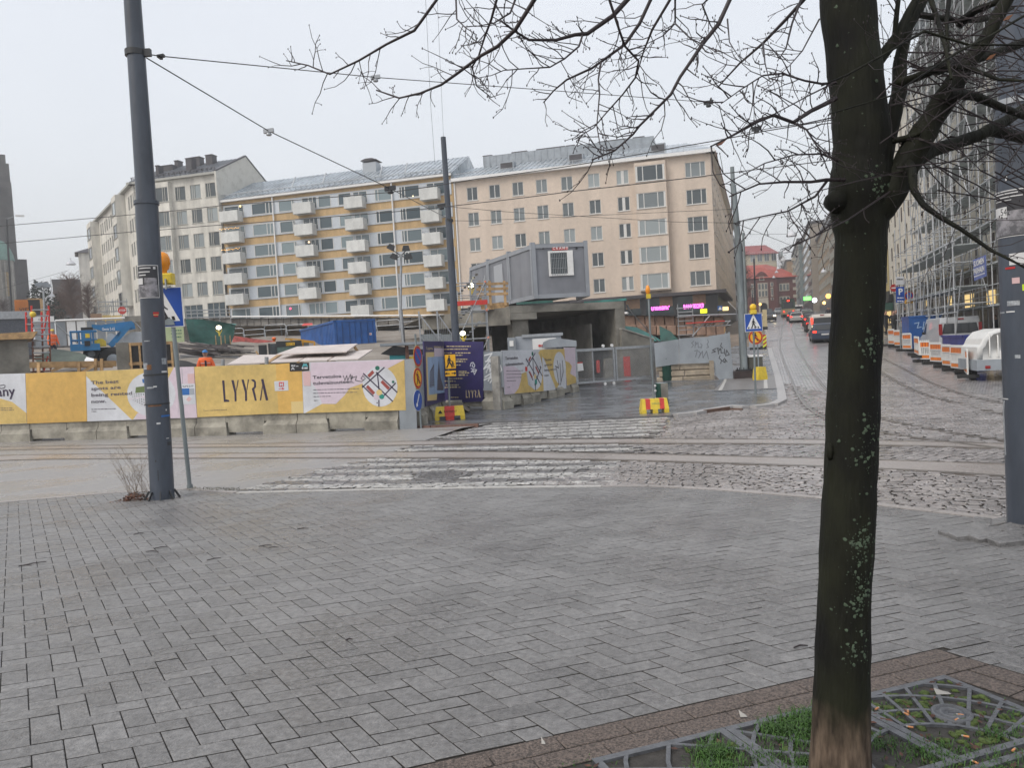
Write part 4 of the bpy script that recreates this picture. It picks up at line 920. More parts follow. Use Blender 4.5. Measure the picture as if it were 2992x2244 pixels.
art(fH,[(1470,706),(1532,703),(1534,757),(1474,759)],m_bluep,p3b,.012,'print',qa);art(fH,[(1536,705),(1570,704),(1573,754),(1538,757)],m_grey,p3b,.012,'print',qa);art(fH,[(1505,795),(1530,768),(1550,790),(1528,812)],m_pinkp,p3b,.012,'print',qa);bars(fH,[(1475,1565,684,682),(1480,1560,692,690)],m_inkg,p3b,.012,qa,.018)
stroke(fH,[(1470,545),(1490,930)],.015,m_hgrey,p3b,.0055,qa)
p4=panel(fH,[(187,530),(845,507),(868,908),(212,938)],m_hy,hoard,qb)
p4b=panel(fH,[(845,509),(955,500),(1056,565),(1070,905),(868,910)],m_hy2,hoard,qb,-.03,.003)
art(fH,[(970,812),(1066,808),(1070,903),(974,908)],m_creamp,p4b,.005,'print',qb)
for L_ in([(413,640),(430,639),(440,792),(470,800),(470,812),(427,814)],[(487,638),(506,637),(527,735),(529,808),(514,810),(512,740)],[(538,636),(546,636),(529,725),(526,715)],[(569,634),(587,633),(612,730),(614,806),(599,807),(597,738)],[(621,632),(629,632),(614,722),(611,712)],[(650,632),(672,632),(686,652),(686,694),(672,712),(692,803),(678,805),(655,716),(652,706),(670,692),(671,655),(650,641)],[(727,630),(746,628),(785,800),(766,803)],[(736,680),(740,700),(727,802),(717,803)]):
 art(fH,L_,m_ink,p4,.004,'lettering',qb)
ptext('Toyon uusi kolmas lyyra.fi',fH,262,888,8,m_inkg,p4,qb,.008,452,.01)
o=art(fH,[(834,648),(944,641),(950,722),(840,726)],m_hw,hoard,.006,'notice',qb);art(fH,[(872,655),(911,653),(913,690),(874,692)],m_red,o,.010,'print',qb);ptext('M',fH,880,686,24,m_hw,o,qb,.016,906,.04)
stroke(fH,[(872,710),(908,707)],.02,m_red,o,.010,qb);stroke(fH,[(898,700),(914,707),(900,714)],.02,m_red,o,.010,qb)
o=art(fH,[(958,500),(1115,497),(1117,562),(960,568)],m_black,hoard,.01,'notice',qb);bars(fH,[(972,1010,518,517),(972,1030,526,525)],m_hw,o,.0145,qb,.02);stroke(fH,[(1065,530),(1076,508),(1084,522),(1092,508),(1102,528)],.035,M('print_cyan',(.1,.4,.45),.5),o,.0145,qb);bars(fH,[(1058,1105,541,540)],m_hw,o,.0145,qb,.05);stroke(fH,[(975,552),(985,538),(996,551)],.03,m_hw,o,.0145,qb)
p5=panel(fH,[(1058,568),(1117,562),(1117,494),(1885,469),(1898,882),(1070,905)],m_hw,hoard,qb)
art(fH,[(1130,497),(1740,478),(1885,471),(1740,548),(1560,660),(1440,700),(1400,762),(1330,830),(1220,828),(1180,720),(1125,640)],m_lil,p5,.002,'print',qb)
art(fH,[(1884,474),(1897,881),(1085,904),(1220,830),(1332,831),(1402,762),(1442,702),(1560,661),(1741,549)],m_hy,p5,.003,'print',qb)
art(fH,[(1062,570),(1125,566),(1128,685),(1072,684)],m_pinkp,p5,.004,'print',qb)
disc(fH,1688,690,142,m_hw,p5,.007,qb,'map',ry=163)
for px in([(1555,585),(1790,808)],[(1658,575),(1826,736)],[(1545,697),(1723,536)],[(1545,680),(1634,768)],[(1722,762),(1814,662)],[(1667,578),(1681,712)],[(1680,800),(1680,850)]):stroke(fH,px,.038,m_ink,p5,.0115,qb,'map')
for px in([(1600,603),(1630,573)],[(1707,652),(1756,702)],[(1588,692),(1636,742)]):stroke(fH,px,.10,m_brickp,p5,.0122,qb,'map')
for x,y,r,m_ in((1668,540,18,m_green),(1795,652,11,m_green),(1660,776,22,m_lil),(1703,771,20,m_teal),(1683,738,24,m_creamp),(1666,822,5,m_ink)):disc(fH,x,y,r,m_,p5,.0135,qb,'map')
ptext('Tervetuloa',fH,1146,628,26,m_inkg,p5,qb,.012,1378,.02);ptext('tulevaisuuteen.',fH,1148,676,26,m_inkg,p5,qb,.012,1482,.02)
bars(fH,[(1150,1520,716,706),(1150,1500,744,735),(1152,1290,771,768),(1154,1188,803,802)],m_inkg,p5,.009,qb,.02)
stroke(fH,[(1392,600),(1405,640),(1420,600),(1428,640),(1450,590),(1455,635),(1470,615),(1462,600),(1458,622),(1500,605),(1490,640),(1540,650),(1572,625),(1550,600),(1535,625),(1560,640)],.016,m_marker,p5,.014,qb,'scribble')
p6=panel(fH,[(1887,469),(1972,464),(1985,1031),(1848,1036),(1843,885),(1899,883)],m_hgrey,hoard,qb,-.03,.004)
for x,yt,yb in((420,1048,1090),(773,1040,1085)):a,b=fH.hit(500+(x-0)/2.765*1.,880+(yt-600)/2.765) if 0 else(0,0)
def jersey(fr,a0,a1,root=None,H_=.82):
 w_=a1-a0;g=.012;mb=MB();mb.prism(Fr(fr.pt(a0+g,0),-fr.N,UP),[(0,.42),(.34,.42),(.30,H_),(.04,H_)],0,0)
 mb=MB();n_=Fr(fr.pt(a0+g,0,-.17),fr.U);W_=w_-2*g
 def ring(x,zs,hs):return[n_.pt(x,z,h) for z,h in zip(zs,hs)]
 for(x0,x1,zb,fl,rec) in((0,W_*.32,0,.24,0),(W_*.32,W_*.68,.11,.14,0),(W_*.68,W_,0,.24,0)):
  prof=[(-fl,zb),(fl,zb),(fl,.30),(.135,.43),(.13,.46),(.12,H_),(-.12,H_),(-.13,.43),(-fl,.30)]
  ins=.0 if rec else 0
  e0=.10 if x0==0 or x0>W_*.5 else 0
  A_=[n_.pt(x0+(.10 if(x0>W_*.5 and z>.31) else 0),z,c) for c,z in prof];B_=[n_.pt(x1-(.10 if(x0==0 and z>.31 and x1<W_*.5) else 0),z,c) for c,z in prof]
  m_=len(prof);mb.add(A_+B_,[list(range(m_-1,-1,-1)),list(range(m_,2*m_))]+[(i,(i+1)%m_,(i+1)%m_+m_,i+m_) for i in range(m_)])
 mb.fbox(n_,0.02,W_-.02,.425,H_-.002,-.118,.118)
 return mb
bl=[-1130,-800,-570,-280,5,287,574,870,1166];lab=['','','','concrete barrier block at the left picture edge below the word ending in ny','concrete barrier block under the plain yellow panel','concrete barrier block behind the big left pole','concrete barrier block under the dark lettered yellow panel','concrete barrier block under the map panel, left of the grey leg']
for i in range(2,8):
 a0,_=fH.hit(bl[i],1290-bl[i]*.03);a1,_=fH.hit(bl[i+1],1290-bl[i+1]*.03);t=thing('concrete_barrier',fH.pt(a0,.05),lab[i] or 'concrete barrier block left of the picture edge','barrier block','concrete barrier blocks along the hoarding')
 mb=jersey(fH,a0,a1);o=mb.build('block',m_barr,t)
 for s_ in(.12,.88):
  mb2=MB();mb2.tube([fH.pt(a0+(a1-a0)*s_,.81,-.17),fH.pt(a0+(a1-a0)*s_,.9,-.17)],.02,5);mb2.build('lifting_eye',m_dark,t)
cA,cB,cC,cD,cE=V3((-2.75,22.7,0)),V3((-2.45,28.2,0)),V3((-.38,26.9,0)),V3((2.78,32.4,0)),V3((3.1,33.5,0))
qc=lambda x,y:(1150+x/3.687,880+y/3.687)
fR1=fr2(cA,cB);fR2=fr2(cB,cC);fR3=fr2(cC,cD)
ret=thing('hoarding',cB,'grey return hoarding with a big purple board and white spray graffiti','hoarding')
panel(fR1,[(115,622),(225,600),(225,1010),(133,1060)],m_hgrey,ret,qc,-.06,-.03) if False else None
mb=MB();mb.fbox(fR1,0,5.0,.55,2.15,-.08,-.04);mb.build('panel',m_hgrey,ret)
pp=art(fR1,[(322,430),(545,432),(548,1075),(348,1135)],m_purple,ret,-.03,'board',qc,.04)
art(fR1,[(342,550),(540,545),(465,1000),(460,1065),(360,1075)],m_creamp,pp,.013,'print',qc);art(fR1,[(358,603),(540,596),(545,985),(375,1010)],m_skyp,pp,.017,'picture',qc)
art(fR1,[(430,505),(538,508),(540,595),(430,600)],m_lil,pp,.022,'print',qc)
for(xs_,yt_) in(([(382,930),(385,760),(428,672),(432,920)],0),([(462,960),(470,770),(480,648),(500,820),(530,930),(528,960)],0)):art(fR1,xs_,m_inkg,pp,.021,'picture',qc)
for k in range(8):stroke(fR1,[(386,780+k*20),(430,720+k*27)],.02,m_skyp,pp,.0255,qc,'picture')
ptext('Lyyra,',fR1,348,520,30,m_gold,pp,qc,.018,418,.01);ptext('tieteen in',fR1,428,500,24,m_gold,pp,qc,.018,535,.01)
pq=art(fR2,[(547,430),(967,436),(967,1080),(548,1100)],m_purple,ret,-.03,'board',qc,.05)
bars(fR2,[(575,835,486,486),(548,808,518,516),(550,630,557,558),(670,832,557,557),(672,745,583,582),(672,804,626,625),(672,725,688,687),(705,790,757,756),(705,818,772,771),(605,752,833,832),(565,705,902,901),(620,702,1036,1036),(548,600,860,861),(550,600,930,928)],m_gold,pq,.024,qc,.035)
for s_,x,y in(('Oy',758,656),('Oy',782,802),('Oy',650,868),('Oy',700,932)):ptext(s_,fR2,x,y,12,m_gold,pq,qc,.026,x+26,.02)
bars(fR2,[(672,750,649,649),(705,772,795,794),(610,645,861,860),(610,694,926,924)],m_gold,pq,.024,qc,.06)
for L_ in([(783,960),(788,960),(790,1028),(803,1033),(803,1040),(783,1040)],[(806,960),(814,960),(823,1000),(823,1040),(816,1040),(816,1003)],[(828,960),(832,960),(824,993),(822,990)],[(842,960),(850,960),(858,1000),(858,1040),(851,1040),(851,1003)],[(862,960),(866,960),(859,993),(857,990)],[(874,960),(886,960),(893,972),(893,990),(887,998),(896,1038),(889,1038),(880,1000),(885,988),(885,970),(874,967)],[(915,957),(923,956),(940,1036),(931,1037)],[(919,985),(921,993),(911,1037),(906,1037)]):art(fR2,L_,m_gold,pq,.022,'lettering',qc)
stroke(fR2,[(830,700),(840,665),(862,660),(880,690),(872,715),(850,700),(858,680)],.03,m_hw,pq,.027,qc,'scribble');stroke(fR2,[(838,725),(900,740),(875,790),(862,740),(840,760),(890,752)],.03,m_hw,pq,.027,qc,'scribble')
mb=MB();pg=art(fR2,[(967,545),(1168,538),(1188,925),(970,938)],m_hgrey,ret,-.03,'panel',qc,.03)
for px in([(980,585),(1060,562),(1010,640),(1085,610)],[(990,650),(1040,640),(970,730),(1040,690),(1000,760)],[(1000,770),(1030,680),(1040,760),(1060,690),(1075,770),(1100,720)],[(1030,640),(1110,700),(1150,690),(1165,740),(1130,790),(1125,760),(1150,750)],[(985,820),(1060,770),(1020,860)],[(975,850),(1080,800)],[(1040,880),(1100,780),(1095,890)],[(1010,830),(1150,830)],[(1115,870),(1140,800)]):stroke(fR2,px,.05,m_spray,pg,.004,qc,'graffiti')
art(fR2,[(970,938),(1160,926),(1162,960),(972,962)],m_hgrey,ret,.0,'panel',qc,.03)
p7=art(fR3,[(1168,530),(1590,520),(1616,970),(1198,1008)],m_hw,ret,-.03,'panel',qc,.03)
art(fR3,[(1176,700),(1300,700),(1372,760),(1368,860),(1340,960),(1300,996),(1200,1006)],m_lil,p7,.002,'print',qc)
art(fR3,[(1300,997),(1345,940),(1372,850),(1378,780),(1430,760),(1450,900),(1520,960),(1590,850),(1600,640),(1545,575),(1580,525),(1592,524),(1616,968)],m_hy,p7,.004,'print',qc)
disc(fR3,1520,740,82,m_hw,p7,.008,qc,'map',ry=215)
for px in([(1425,620),(1585,900)],[(1495,605),(1598,805)],[(1440,700),(1522,560)],[(1455,760),(1498,850)],[(1520,890),(1585,710)],[(1497,610),(1505,800)],[(1525,890),(1525,958)]):stroke(fR3,px,.05,m_ink,p7,.0125,qc,'map')
for px in([(1455,640),(1472,605)],[(1530,710),(1556,768)],[(1462,765),(1490,820)]):stroke(fR3,px,.09,m_brickp,p7,.0135,qc,'map')
for x,y,r,ry,m_ in((1492,566,9,22,m_green),(1577,710,6,14,m_inkg),(1530,870,12,30,m_teal),(1522,812,11,26,m_creamp),(1520,898,5,10,m_ink)):disc(fR3,x,y,r,m_,p7,.0145,qc,'map',ry=ry)
art(fR3,[(1415,708),(1437,706),(1438,752),(1416,754)],m_red,p7,.0145,'notice',qc);ptext('Tervetuloa',fR3,1200,632,32,m_inkg,p7,qc,.012,1338,.02);ptext('tulevaisuuteen.',fR3,1204,698,32,m_inkg,p7,qc,.012,1404,.02)
bars(fR3,[(1212,1395,752,748),(1214,1378,788,784),(1216,1376,824,820),(1218,1318,860,856),(1225,1252,930,926)],m_inkg,p7,.009,qc,.022)
p8=art(fR3,[(1592,520),(1838,512),(1862,940),(1618,968)],m_hw,ret,-.03,'panel',qc,.03)
art(fR3,[(1592,522),(1838,514),(1852,740),(1760,940),(1745,935),(1620,620),(1600,600)],m_hy,p8,.002,'print',qc);disc(fR3,1788,720,66,m_hw,p8,.007,qc,'picture',ry=175)
for px in([(1760,640),(1775,720),(1740,700)],[(1790,670),(1800,860)],[(1815,640),(1825,760),(1795,900)],[(1750,720),(1780,900)]):stroke(fR3,px,.05,m_inkg,p8,.0115,qc,'picture')
for i,(s_,y,x1) in enumerate((('The best',645,1698),('spots are',700,1706),('being rented',755,1745),('now.',812,1672))):ptext(s_,fR3,1622,y,26,m_inkg,p8,qc,.013,x1,.01)
p9=art(fR3,[(1840,500),(1958,498),(1966,880),(1868,912)],m_lil,ret,-.03,'panel',qc,.03);art(fR3,[(1845,640),(1890,660),(1920,700),(1900,780),(1965,820),(1966,878),(1868,910)],m_hy,p9,.002,'print',qc)
for fr_,L_,n_,nm in((fR1,5.2,2,'barrier block beside the round signs, running back from the corner'),(fR2,2.4,1,'barrier block under the purple board'),(fR3,6.3,3,'barrier block of the curved row under the small map panels')):
 for k in range(n_):
  a0=L_*k/n_;t=thing('concrete_barrier',fr_.pt(a0,.1),('nearer ','middle ','farther ')[k if n_<3 or k<3 else 2]*(n_>1)+nm if n_!=2 or k==0 else 'farther '+nm,'barrier block','concrete barrier blocks along the hoarding')
  f3_=Fr(fr_.pt(0,zroad(0,fr_.pt(a0,0).y)+.03,0),fr_.U,UP);mb=jersey(f3_,a0,a0+L_/n_,H_=.62);mb.build('block',m_barr,t)
mb=MB();mb.fbox(fR3,-.12,0.0,.1,2.0,-.3,.0);mb.fbox(fR3,0,6.3,.6,1.0,-.34,-.06);mb.build('post',m_conc,ret)
gA,gB=at(1686,1123,33.6),at(1906,1106,35.2);fG=fr2(gA,gB);LG=(V3((gB.x-gA.x,gB.y-gA.y,0))).length;zg0=gA.z;zg1=fG.hit(1700,1013)[1]+zg0
def q1g(x,y):return(1650+x/3.403,820+y/3.403)
fG.O.z=0;gate=thing('sliding_gate',fG.pt(0,zg0),'grey steel mesh sliding gate with wheels, right of the small map panels','gate')
za,zb_=fG.hit(1690,1020)[1],fG.hit(1690,1122)[1];a2=LG*.5
slope=0.012
mb=MB()
for(x0,x1) in((0,a2),(a2+.05,LG)):
 mb.fbox(fG,x0,x1,za-.12,za,-.04,.04);mb.fbox(fG,x0,x1,zb_,zb_+.08,-.04,.04);mb.fbox(fG,x0,x0+.07,zb_+.08,za-.12,-.035,.035);mb.fbox(fG,x1-.07,x1,zb_+.08,za-.12,-.035,.035)
mb.fbox(fG,a2*.42,a2*.42+.05,zb_+.08,za-.12,-.02,.02);mb.build('gate_frame',m_galv,gate)
mb=MB();hgt=za-zb_-.2;x=-hgt
while x<LG:
 lo=max(x,0.03);hi=min(x+hgt,LG-.03)
 if hi>lo:mb.tube([fG.pt(lo,zb_+.08+(lo-x),.01),fG.pt(hi,zb_+.08+(hi-x),.01)],.006,3,cap=False)
 if hi>lo:mb.tube([fG.pt(lo,za-.12-(lo-x),-.01),fG.pt(hi,za-.12-(hi-x),-.01)],.004,3,cap=False)
 x+=.085
mb.build('wire_mesh',m_galv,gate,kind='stuff')
for x in(a2*.72,a2*.95):
 for z in(za+.08,zb_-.08):mb=MB();mb.lathe(fG.pt(x,z,-.02),[(.07,0),(.07,.05)],12,ax=fG.N);mb.build('wheel',m_white,gate)
for x in(-.1,LG+.05):mb=MB();mb.fbox(fG,x,x+.12,.2,za+.12,-.06,.06);mb.build('gate_post',m_galv,gate)
o=art(fG,[(118,812),(170,808),(182,892),(122,902)],m_white,gate,.05,'notice',q1g,.01);art(fG,[(118,812),(170,808),(172,820),(119,824)],m_red,o,.062,'print',q1g)
wA,wB=gnd(1912,1118),gnd(2138,1110);fW2=fr2(wA,wB);fW2.O.z=0
gw=thing('hoarding',wA,'grey sheet hoarding with black marker tags above a stone block wall','hoarding')
q1_=q1g
P_a=art(fW2,[(888,620),(1133,582),(1137,826),(905,862)],m_hgrey,gw,-.03,'panel',q1_,.03);P_b=art(fW2,[(1136,575),(1440,558),(1445,818),(1139,826)],m_hgrey,gw,-.03,'panel',q1_,.03)
P_c=art(fW2,[(1430,552),(1612,525),(1640,505),(1682,984),(1545,993),(1494,930),(1484,815),(1447,817)],m_hgrey,gw,-.025,'panel',q1_,.03)
for px in([(1285,600),(1262,620),(1280,640),(1262,665)],[(1295,665),(1300,610),(1318,625),(1300,640)],[(1325,610),(1328,665),(1350,660)],[(1352,625),(1366,640),(1355,672)],[(1420,590),(1432,610),(1415,630),(1430,660),(1412,668)],[(1290,700),(1320,690),(1300,760)],[(1330,700),(1350,720),(1330,770),(1370,700),(1375,770),(1410,700),(1430,780)]):stroke(fW2,px,.03,M('tag_grey',(.13,.14,.16),.5),P_b,.004,q1_,'graffiti')
for px in([(1560,620),(1550,650),(1570,670)],[(1510,672),(1470,690),(1500,705),(1462,716)],[(1530,730),(1520,668),(1548,685),(1525,700)],[(1552,670),(1556,720),(1580,715)],[(1588,680),(1590,730)],[(1600,740),(1610,690),(1636,735),(1598,748)],[(1545,745),(1535,770),(1560,790),(1550,825)],[(1590,770),(1570,800),(1595,815),(1596,780),(1615,808)]):stroke(fW2,px,.035,m_marker,P_c,.009,q1_,'graffiti')
fW3=fr2(wB+V3((-.12,.05,0)),wB+V3((.75,3.4,0)));fW3.O.z=0
mb=MB();mb.fbox(fW3,0,1.3,1.2,fW2.hit(*q1_(1640,508))[1],-.05,-.02);mb.build('panel',m_hgrey,gw);mb=MB();mb.fbox(fW3,1.32,2.6,.95,fW2.hit(*q1_(1690,478))[1]+.1,-.05,-.02);mb.build('panel',M('raw_plywood',(.40,.25,.11),.6,.3,3),gw)
m_blk=M('site_stone_block',(.32,.27,.205),.8,.3,2.5,.5,25,rnd=.15)
sw=thing('stone_block_wall',wA,'low wall of pale rough concrete blocks behind the green bin','wall')
zs0=[fW2.hit(*q1_(1260,y))[1] for y in(1004,950,888,826)]
for r in range(3):
 a=fW2.hit(*q1_(912+(25 if r%2 else 0),950))[0];e=fW2.hit(*q1_(1485,950))[0]
 while a<e-.3:
  l=random.uniform(.9,1.5);b=min(a+l,e)
  if not(r==2 and a<fW2.hit(*q1_(1060,860))[0]-1.2):mb=MB();mb.cham(Fr(fW2.O,fW2.U),a+.01,b-.01,zs0[r]+.01,zs0[r+1]-.01,-.75,-.1+random.uniform(-.02,.02),.04);mb.build('block',m_blk,sw)
  a=b
mb=MB();mb.fbox(fW2,fW2.hit(*q1_(1440,900))[0],fW2.hit(*q1_(1485,900))[0],zs0[0]-.1,zs0[3]+.1,-.1,.08);mb.build('end_block',m_blk,sw)
m_deck=M('stained_concrete',(.20,.19,.165),.8,.4,.8,.4,12);m_deckd=M('dark_concrete',(.17,.165,.15),.85,.3,1,.3,10)
q7=lambda x,y:(1360+x/3.95,820+y/3.95)
dA,dB=at(*q7(510,330),37.),at(*q7(1835,300),38.5);fD=fr2(dA,dB);fD.O.z=0;LD_=V3((dB.x-dA.x,dB.y-dA.y,0)).length
zt_=fD.hit(*q7(900,275))[1];zb1=fD.hit(*q7(1000,355))[1]
dk=thing('concrete_deck',dA,'raw concrete deck on a column and walls, carrying the grey site cabins','structure')
mb=MB();mb.fbox(fD,0,LD_,zb1,zt_,-15,0);mb.build('slab',m_deck,dk)
mb=MB();mb.fbox(fD,-3.4,-.01,zb1+.3,zt_-.1,-16,-4);mb.prism(Fr(fD.pt(-7.5,0,0),fD.N,UP),[(0,0),(0,0)],0,0) if 0 else None;mb.build('slab',m_deck,dk)
mb=MB();mb.add([fD.pt(0,zt_-.05,0),fD.pt(0,zb1-.55,0),fD.pt(-3.4,zb1-.4,-5.5),fD.pt(-3.4,zt_-.05,-5.5),fD.pt(0,zt_-.05,-.5),fD.pt(0,zb1-.55,-.5),fD.pt(-3.4,zb1-.4,-6),fD.pt(-3.4,zt_-.05,-6)],[(0,1,2,3),(7,6,5,4),(1,5,6,2),(0,3,7,4)]);mb.build('edge_beam',m_deck,dk)
x0,x1=fD.hit(*q7(512,400))[0],fD.hit(*q7(822,400))[0];zc=fD.hit(*q7(700,445))[1];mb=MB();mb.fbox(fD,x0,x1,zc,zb1-.01,-1.6,.03);mb.build('capital',m_deck,dk)
x0,x1=fD.hit(*q7(560,500))[0],fD.hit(*q7(745,500))[0];mb=MB();mb.fbox(fD,x0,x1,0,zc,-1.3,-.3);mb.build('column',m_deck,dk)
mb=MB();mb.fbox(fD,LD_-.5,LD_,.3,zb1,-15,-.02);mb.build('side_wall',m_deck,dk)
mb=MB();mb.fbox(fD,LD_*.36,LD_-.5,0,zb1,-13,-12.6);mb.build('back_wall',m_deckd,dk);mb=MB();mb.fbox(fD,-2,LD_*.36,0,zb1,-15,-14.8);mb.build('back_wall',M('yellow_lit_wall',(.14,.125,.05),.8,.4,.6),dk)
mb=MB();mb.fbox(fD,LD_*.72,LD_*.73,0,3.3,-11,-.5);mb.build('inner_wall',m_deckd,dk)
wing=art(fD,[(1775,560),(1800,562),(2140,678),(2160,1200),(1580,1215),(1590,900),(1780,880)],m_deck,dk,.03,'wing_wall',q7,.3)
mb=MB();p,q=fD.hit(*q7(1775,556)),fD.hit(*q7(2145,676));mb.bar(fD.pt(*p,.18),fD.pt(*q,.18),.4,.06);mb.build('coping',m_conc,dk)
mb=MB();a_,b_=fD.hit(*q7(1790,880));a2_,b2_=fD.hit(*q7(1880,1190));mb.fbox(fD,a_,a2_,b2_,b_,.34,.36);mb.build('door',m_red,dk)
mb=MB();a_,b_=fD.hit(*q7(1490,920));a2_,b2_=fD.hit(*q7(1520,1060));mb.fbox(fD,a_,a2_,b2_,b_,.2,.4);thing_=thing('fire_extinguisher_cover',fD.pt(a_,b2_),'red hanging cover seen through the sliding gate mesh','cover');mb.build('cover',m_red,thing_)
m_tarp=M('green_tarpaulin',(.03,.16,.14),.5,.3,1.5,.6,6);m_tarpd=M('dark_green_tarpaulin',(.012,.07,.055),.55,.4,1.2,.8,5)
def crumple(fr,px,q,m,name,label,cat='tarpaulin',c=0.,n=14,amp=.18,root=None,thick=1.0):
 P_=[fr.hit(*q(x,y)) for x,y in px];bm=bmesh.new();vs=[bm.verts.new((a,b,0)) for a,b in P_];bm.faces.new(vs);xs=[p[0] for p in P_];ys_=[p[1] for p in P_]
 for k in range(1,n):
  X=min(xs)+(max(xs)-min(xs))*k/n;bmesh.ops.bisect_plane(bm,geom=bm.verts[:]+bm.edges[:]+bm.faces[:],plane_co=(X,0,0),plane_no=(1,0,0))
  Y=min(ys_)+(max(ys_)-min(ys_))*k/n;bmesh.ops.bisect_plane(bm,geom=bm.verts[:]+bm.edges[:]+bm.faces[:],plane_co=(0,Y,0),plane_no=(0,1,0))
 bmesh.ops.triangulate(bm,faces=bm.faces[:]);mb=MB();ph=random.random()*9
 zmn,zmx=min(ys_),max(ys_)
 V_=[fr.pt(v.co.x,v.co.y,c+amp*math.sin(v.co.x*2.3+ph+1.5*math.sin(v.co.y*1.3))*math.cos(v.co.y*1.7+ph)+random.uniform(-.02,.02)*amp*4-(v.co.y-zmn)/(zmx-zmn+.01)*thick) for v in bm.verts]
 mb.add(V_,[[v.index for v in f.verts] for f in bm.faces],0,True);bm.free()
 if root is not None:return mb.build(name,m,root)
 t=thing(name,fr.pt(P_[0][0],zmn),label,cat);return mb.build('sheet',m,t)
crumple(fD,[(1855,490),(2000,500),(2150,520),(2200,560),(2330,690),(2190,695),(1900,590),(1860,560)],q7,m_tarp,'tarpaulin','green tarpaulin draped over the slope right of the concrete deck',c=-.6,thick=1.5)
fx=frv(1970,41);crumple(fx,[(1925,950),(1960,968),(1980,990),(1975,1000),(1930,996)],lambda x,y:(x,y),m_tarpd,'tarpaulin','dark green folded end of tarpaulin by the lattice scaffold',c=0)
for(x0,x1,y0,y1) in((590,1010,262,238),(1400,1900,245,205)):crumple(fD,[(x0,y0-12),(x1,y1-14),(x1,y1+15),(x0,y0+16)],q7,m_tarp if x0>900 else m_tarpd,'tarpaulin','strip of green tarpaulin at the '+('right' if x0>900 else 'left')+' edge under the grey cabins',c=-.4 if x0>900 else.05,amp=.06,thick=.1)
def q3_(x,y):return(1300+x/2.458,380+y/2.458)
cP,cQ=at(*q3_(648,1210),38.),at(*q3_(1035,1195),38.3);fC1=fr2(cP,cQ);fC1.O.z=0;wc=V3((cQ.x-cP.x,cQ.y-cP.y,0)).length
zc0,zc1=fC1.hit(*q3_(655,1212))[1],fC1.hit(*q3_(640,818))[1]
m_cab=M('cabin_grey',(.20,.21,.235),.45,.08,1.5,blotch=.15,bsc=.8,bst=(2,2,.4));m_cabl=M('cabin_frame_grey',(.27,.29,.32),.45,.08,2)
lft=at(*q3_(195,1240),46.5);sd_=V3((lft.x-cP.x,lft.y-cP.y,0));Lc=sd_.length;sdn=sd_.normalized()
fC2=Fr((lft.x,lft.y,0),-sdn)
nb_=3;lab=['nearest grey site cabin with a barred window and red letter tiles','middle grey site cabin with a pale side door','farthest grey site cabin above the scaffold stair']
back=fC1.U*wc
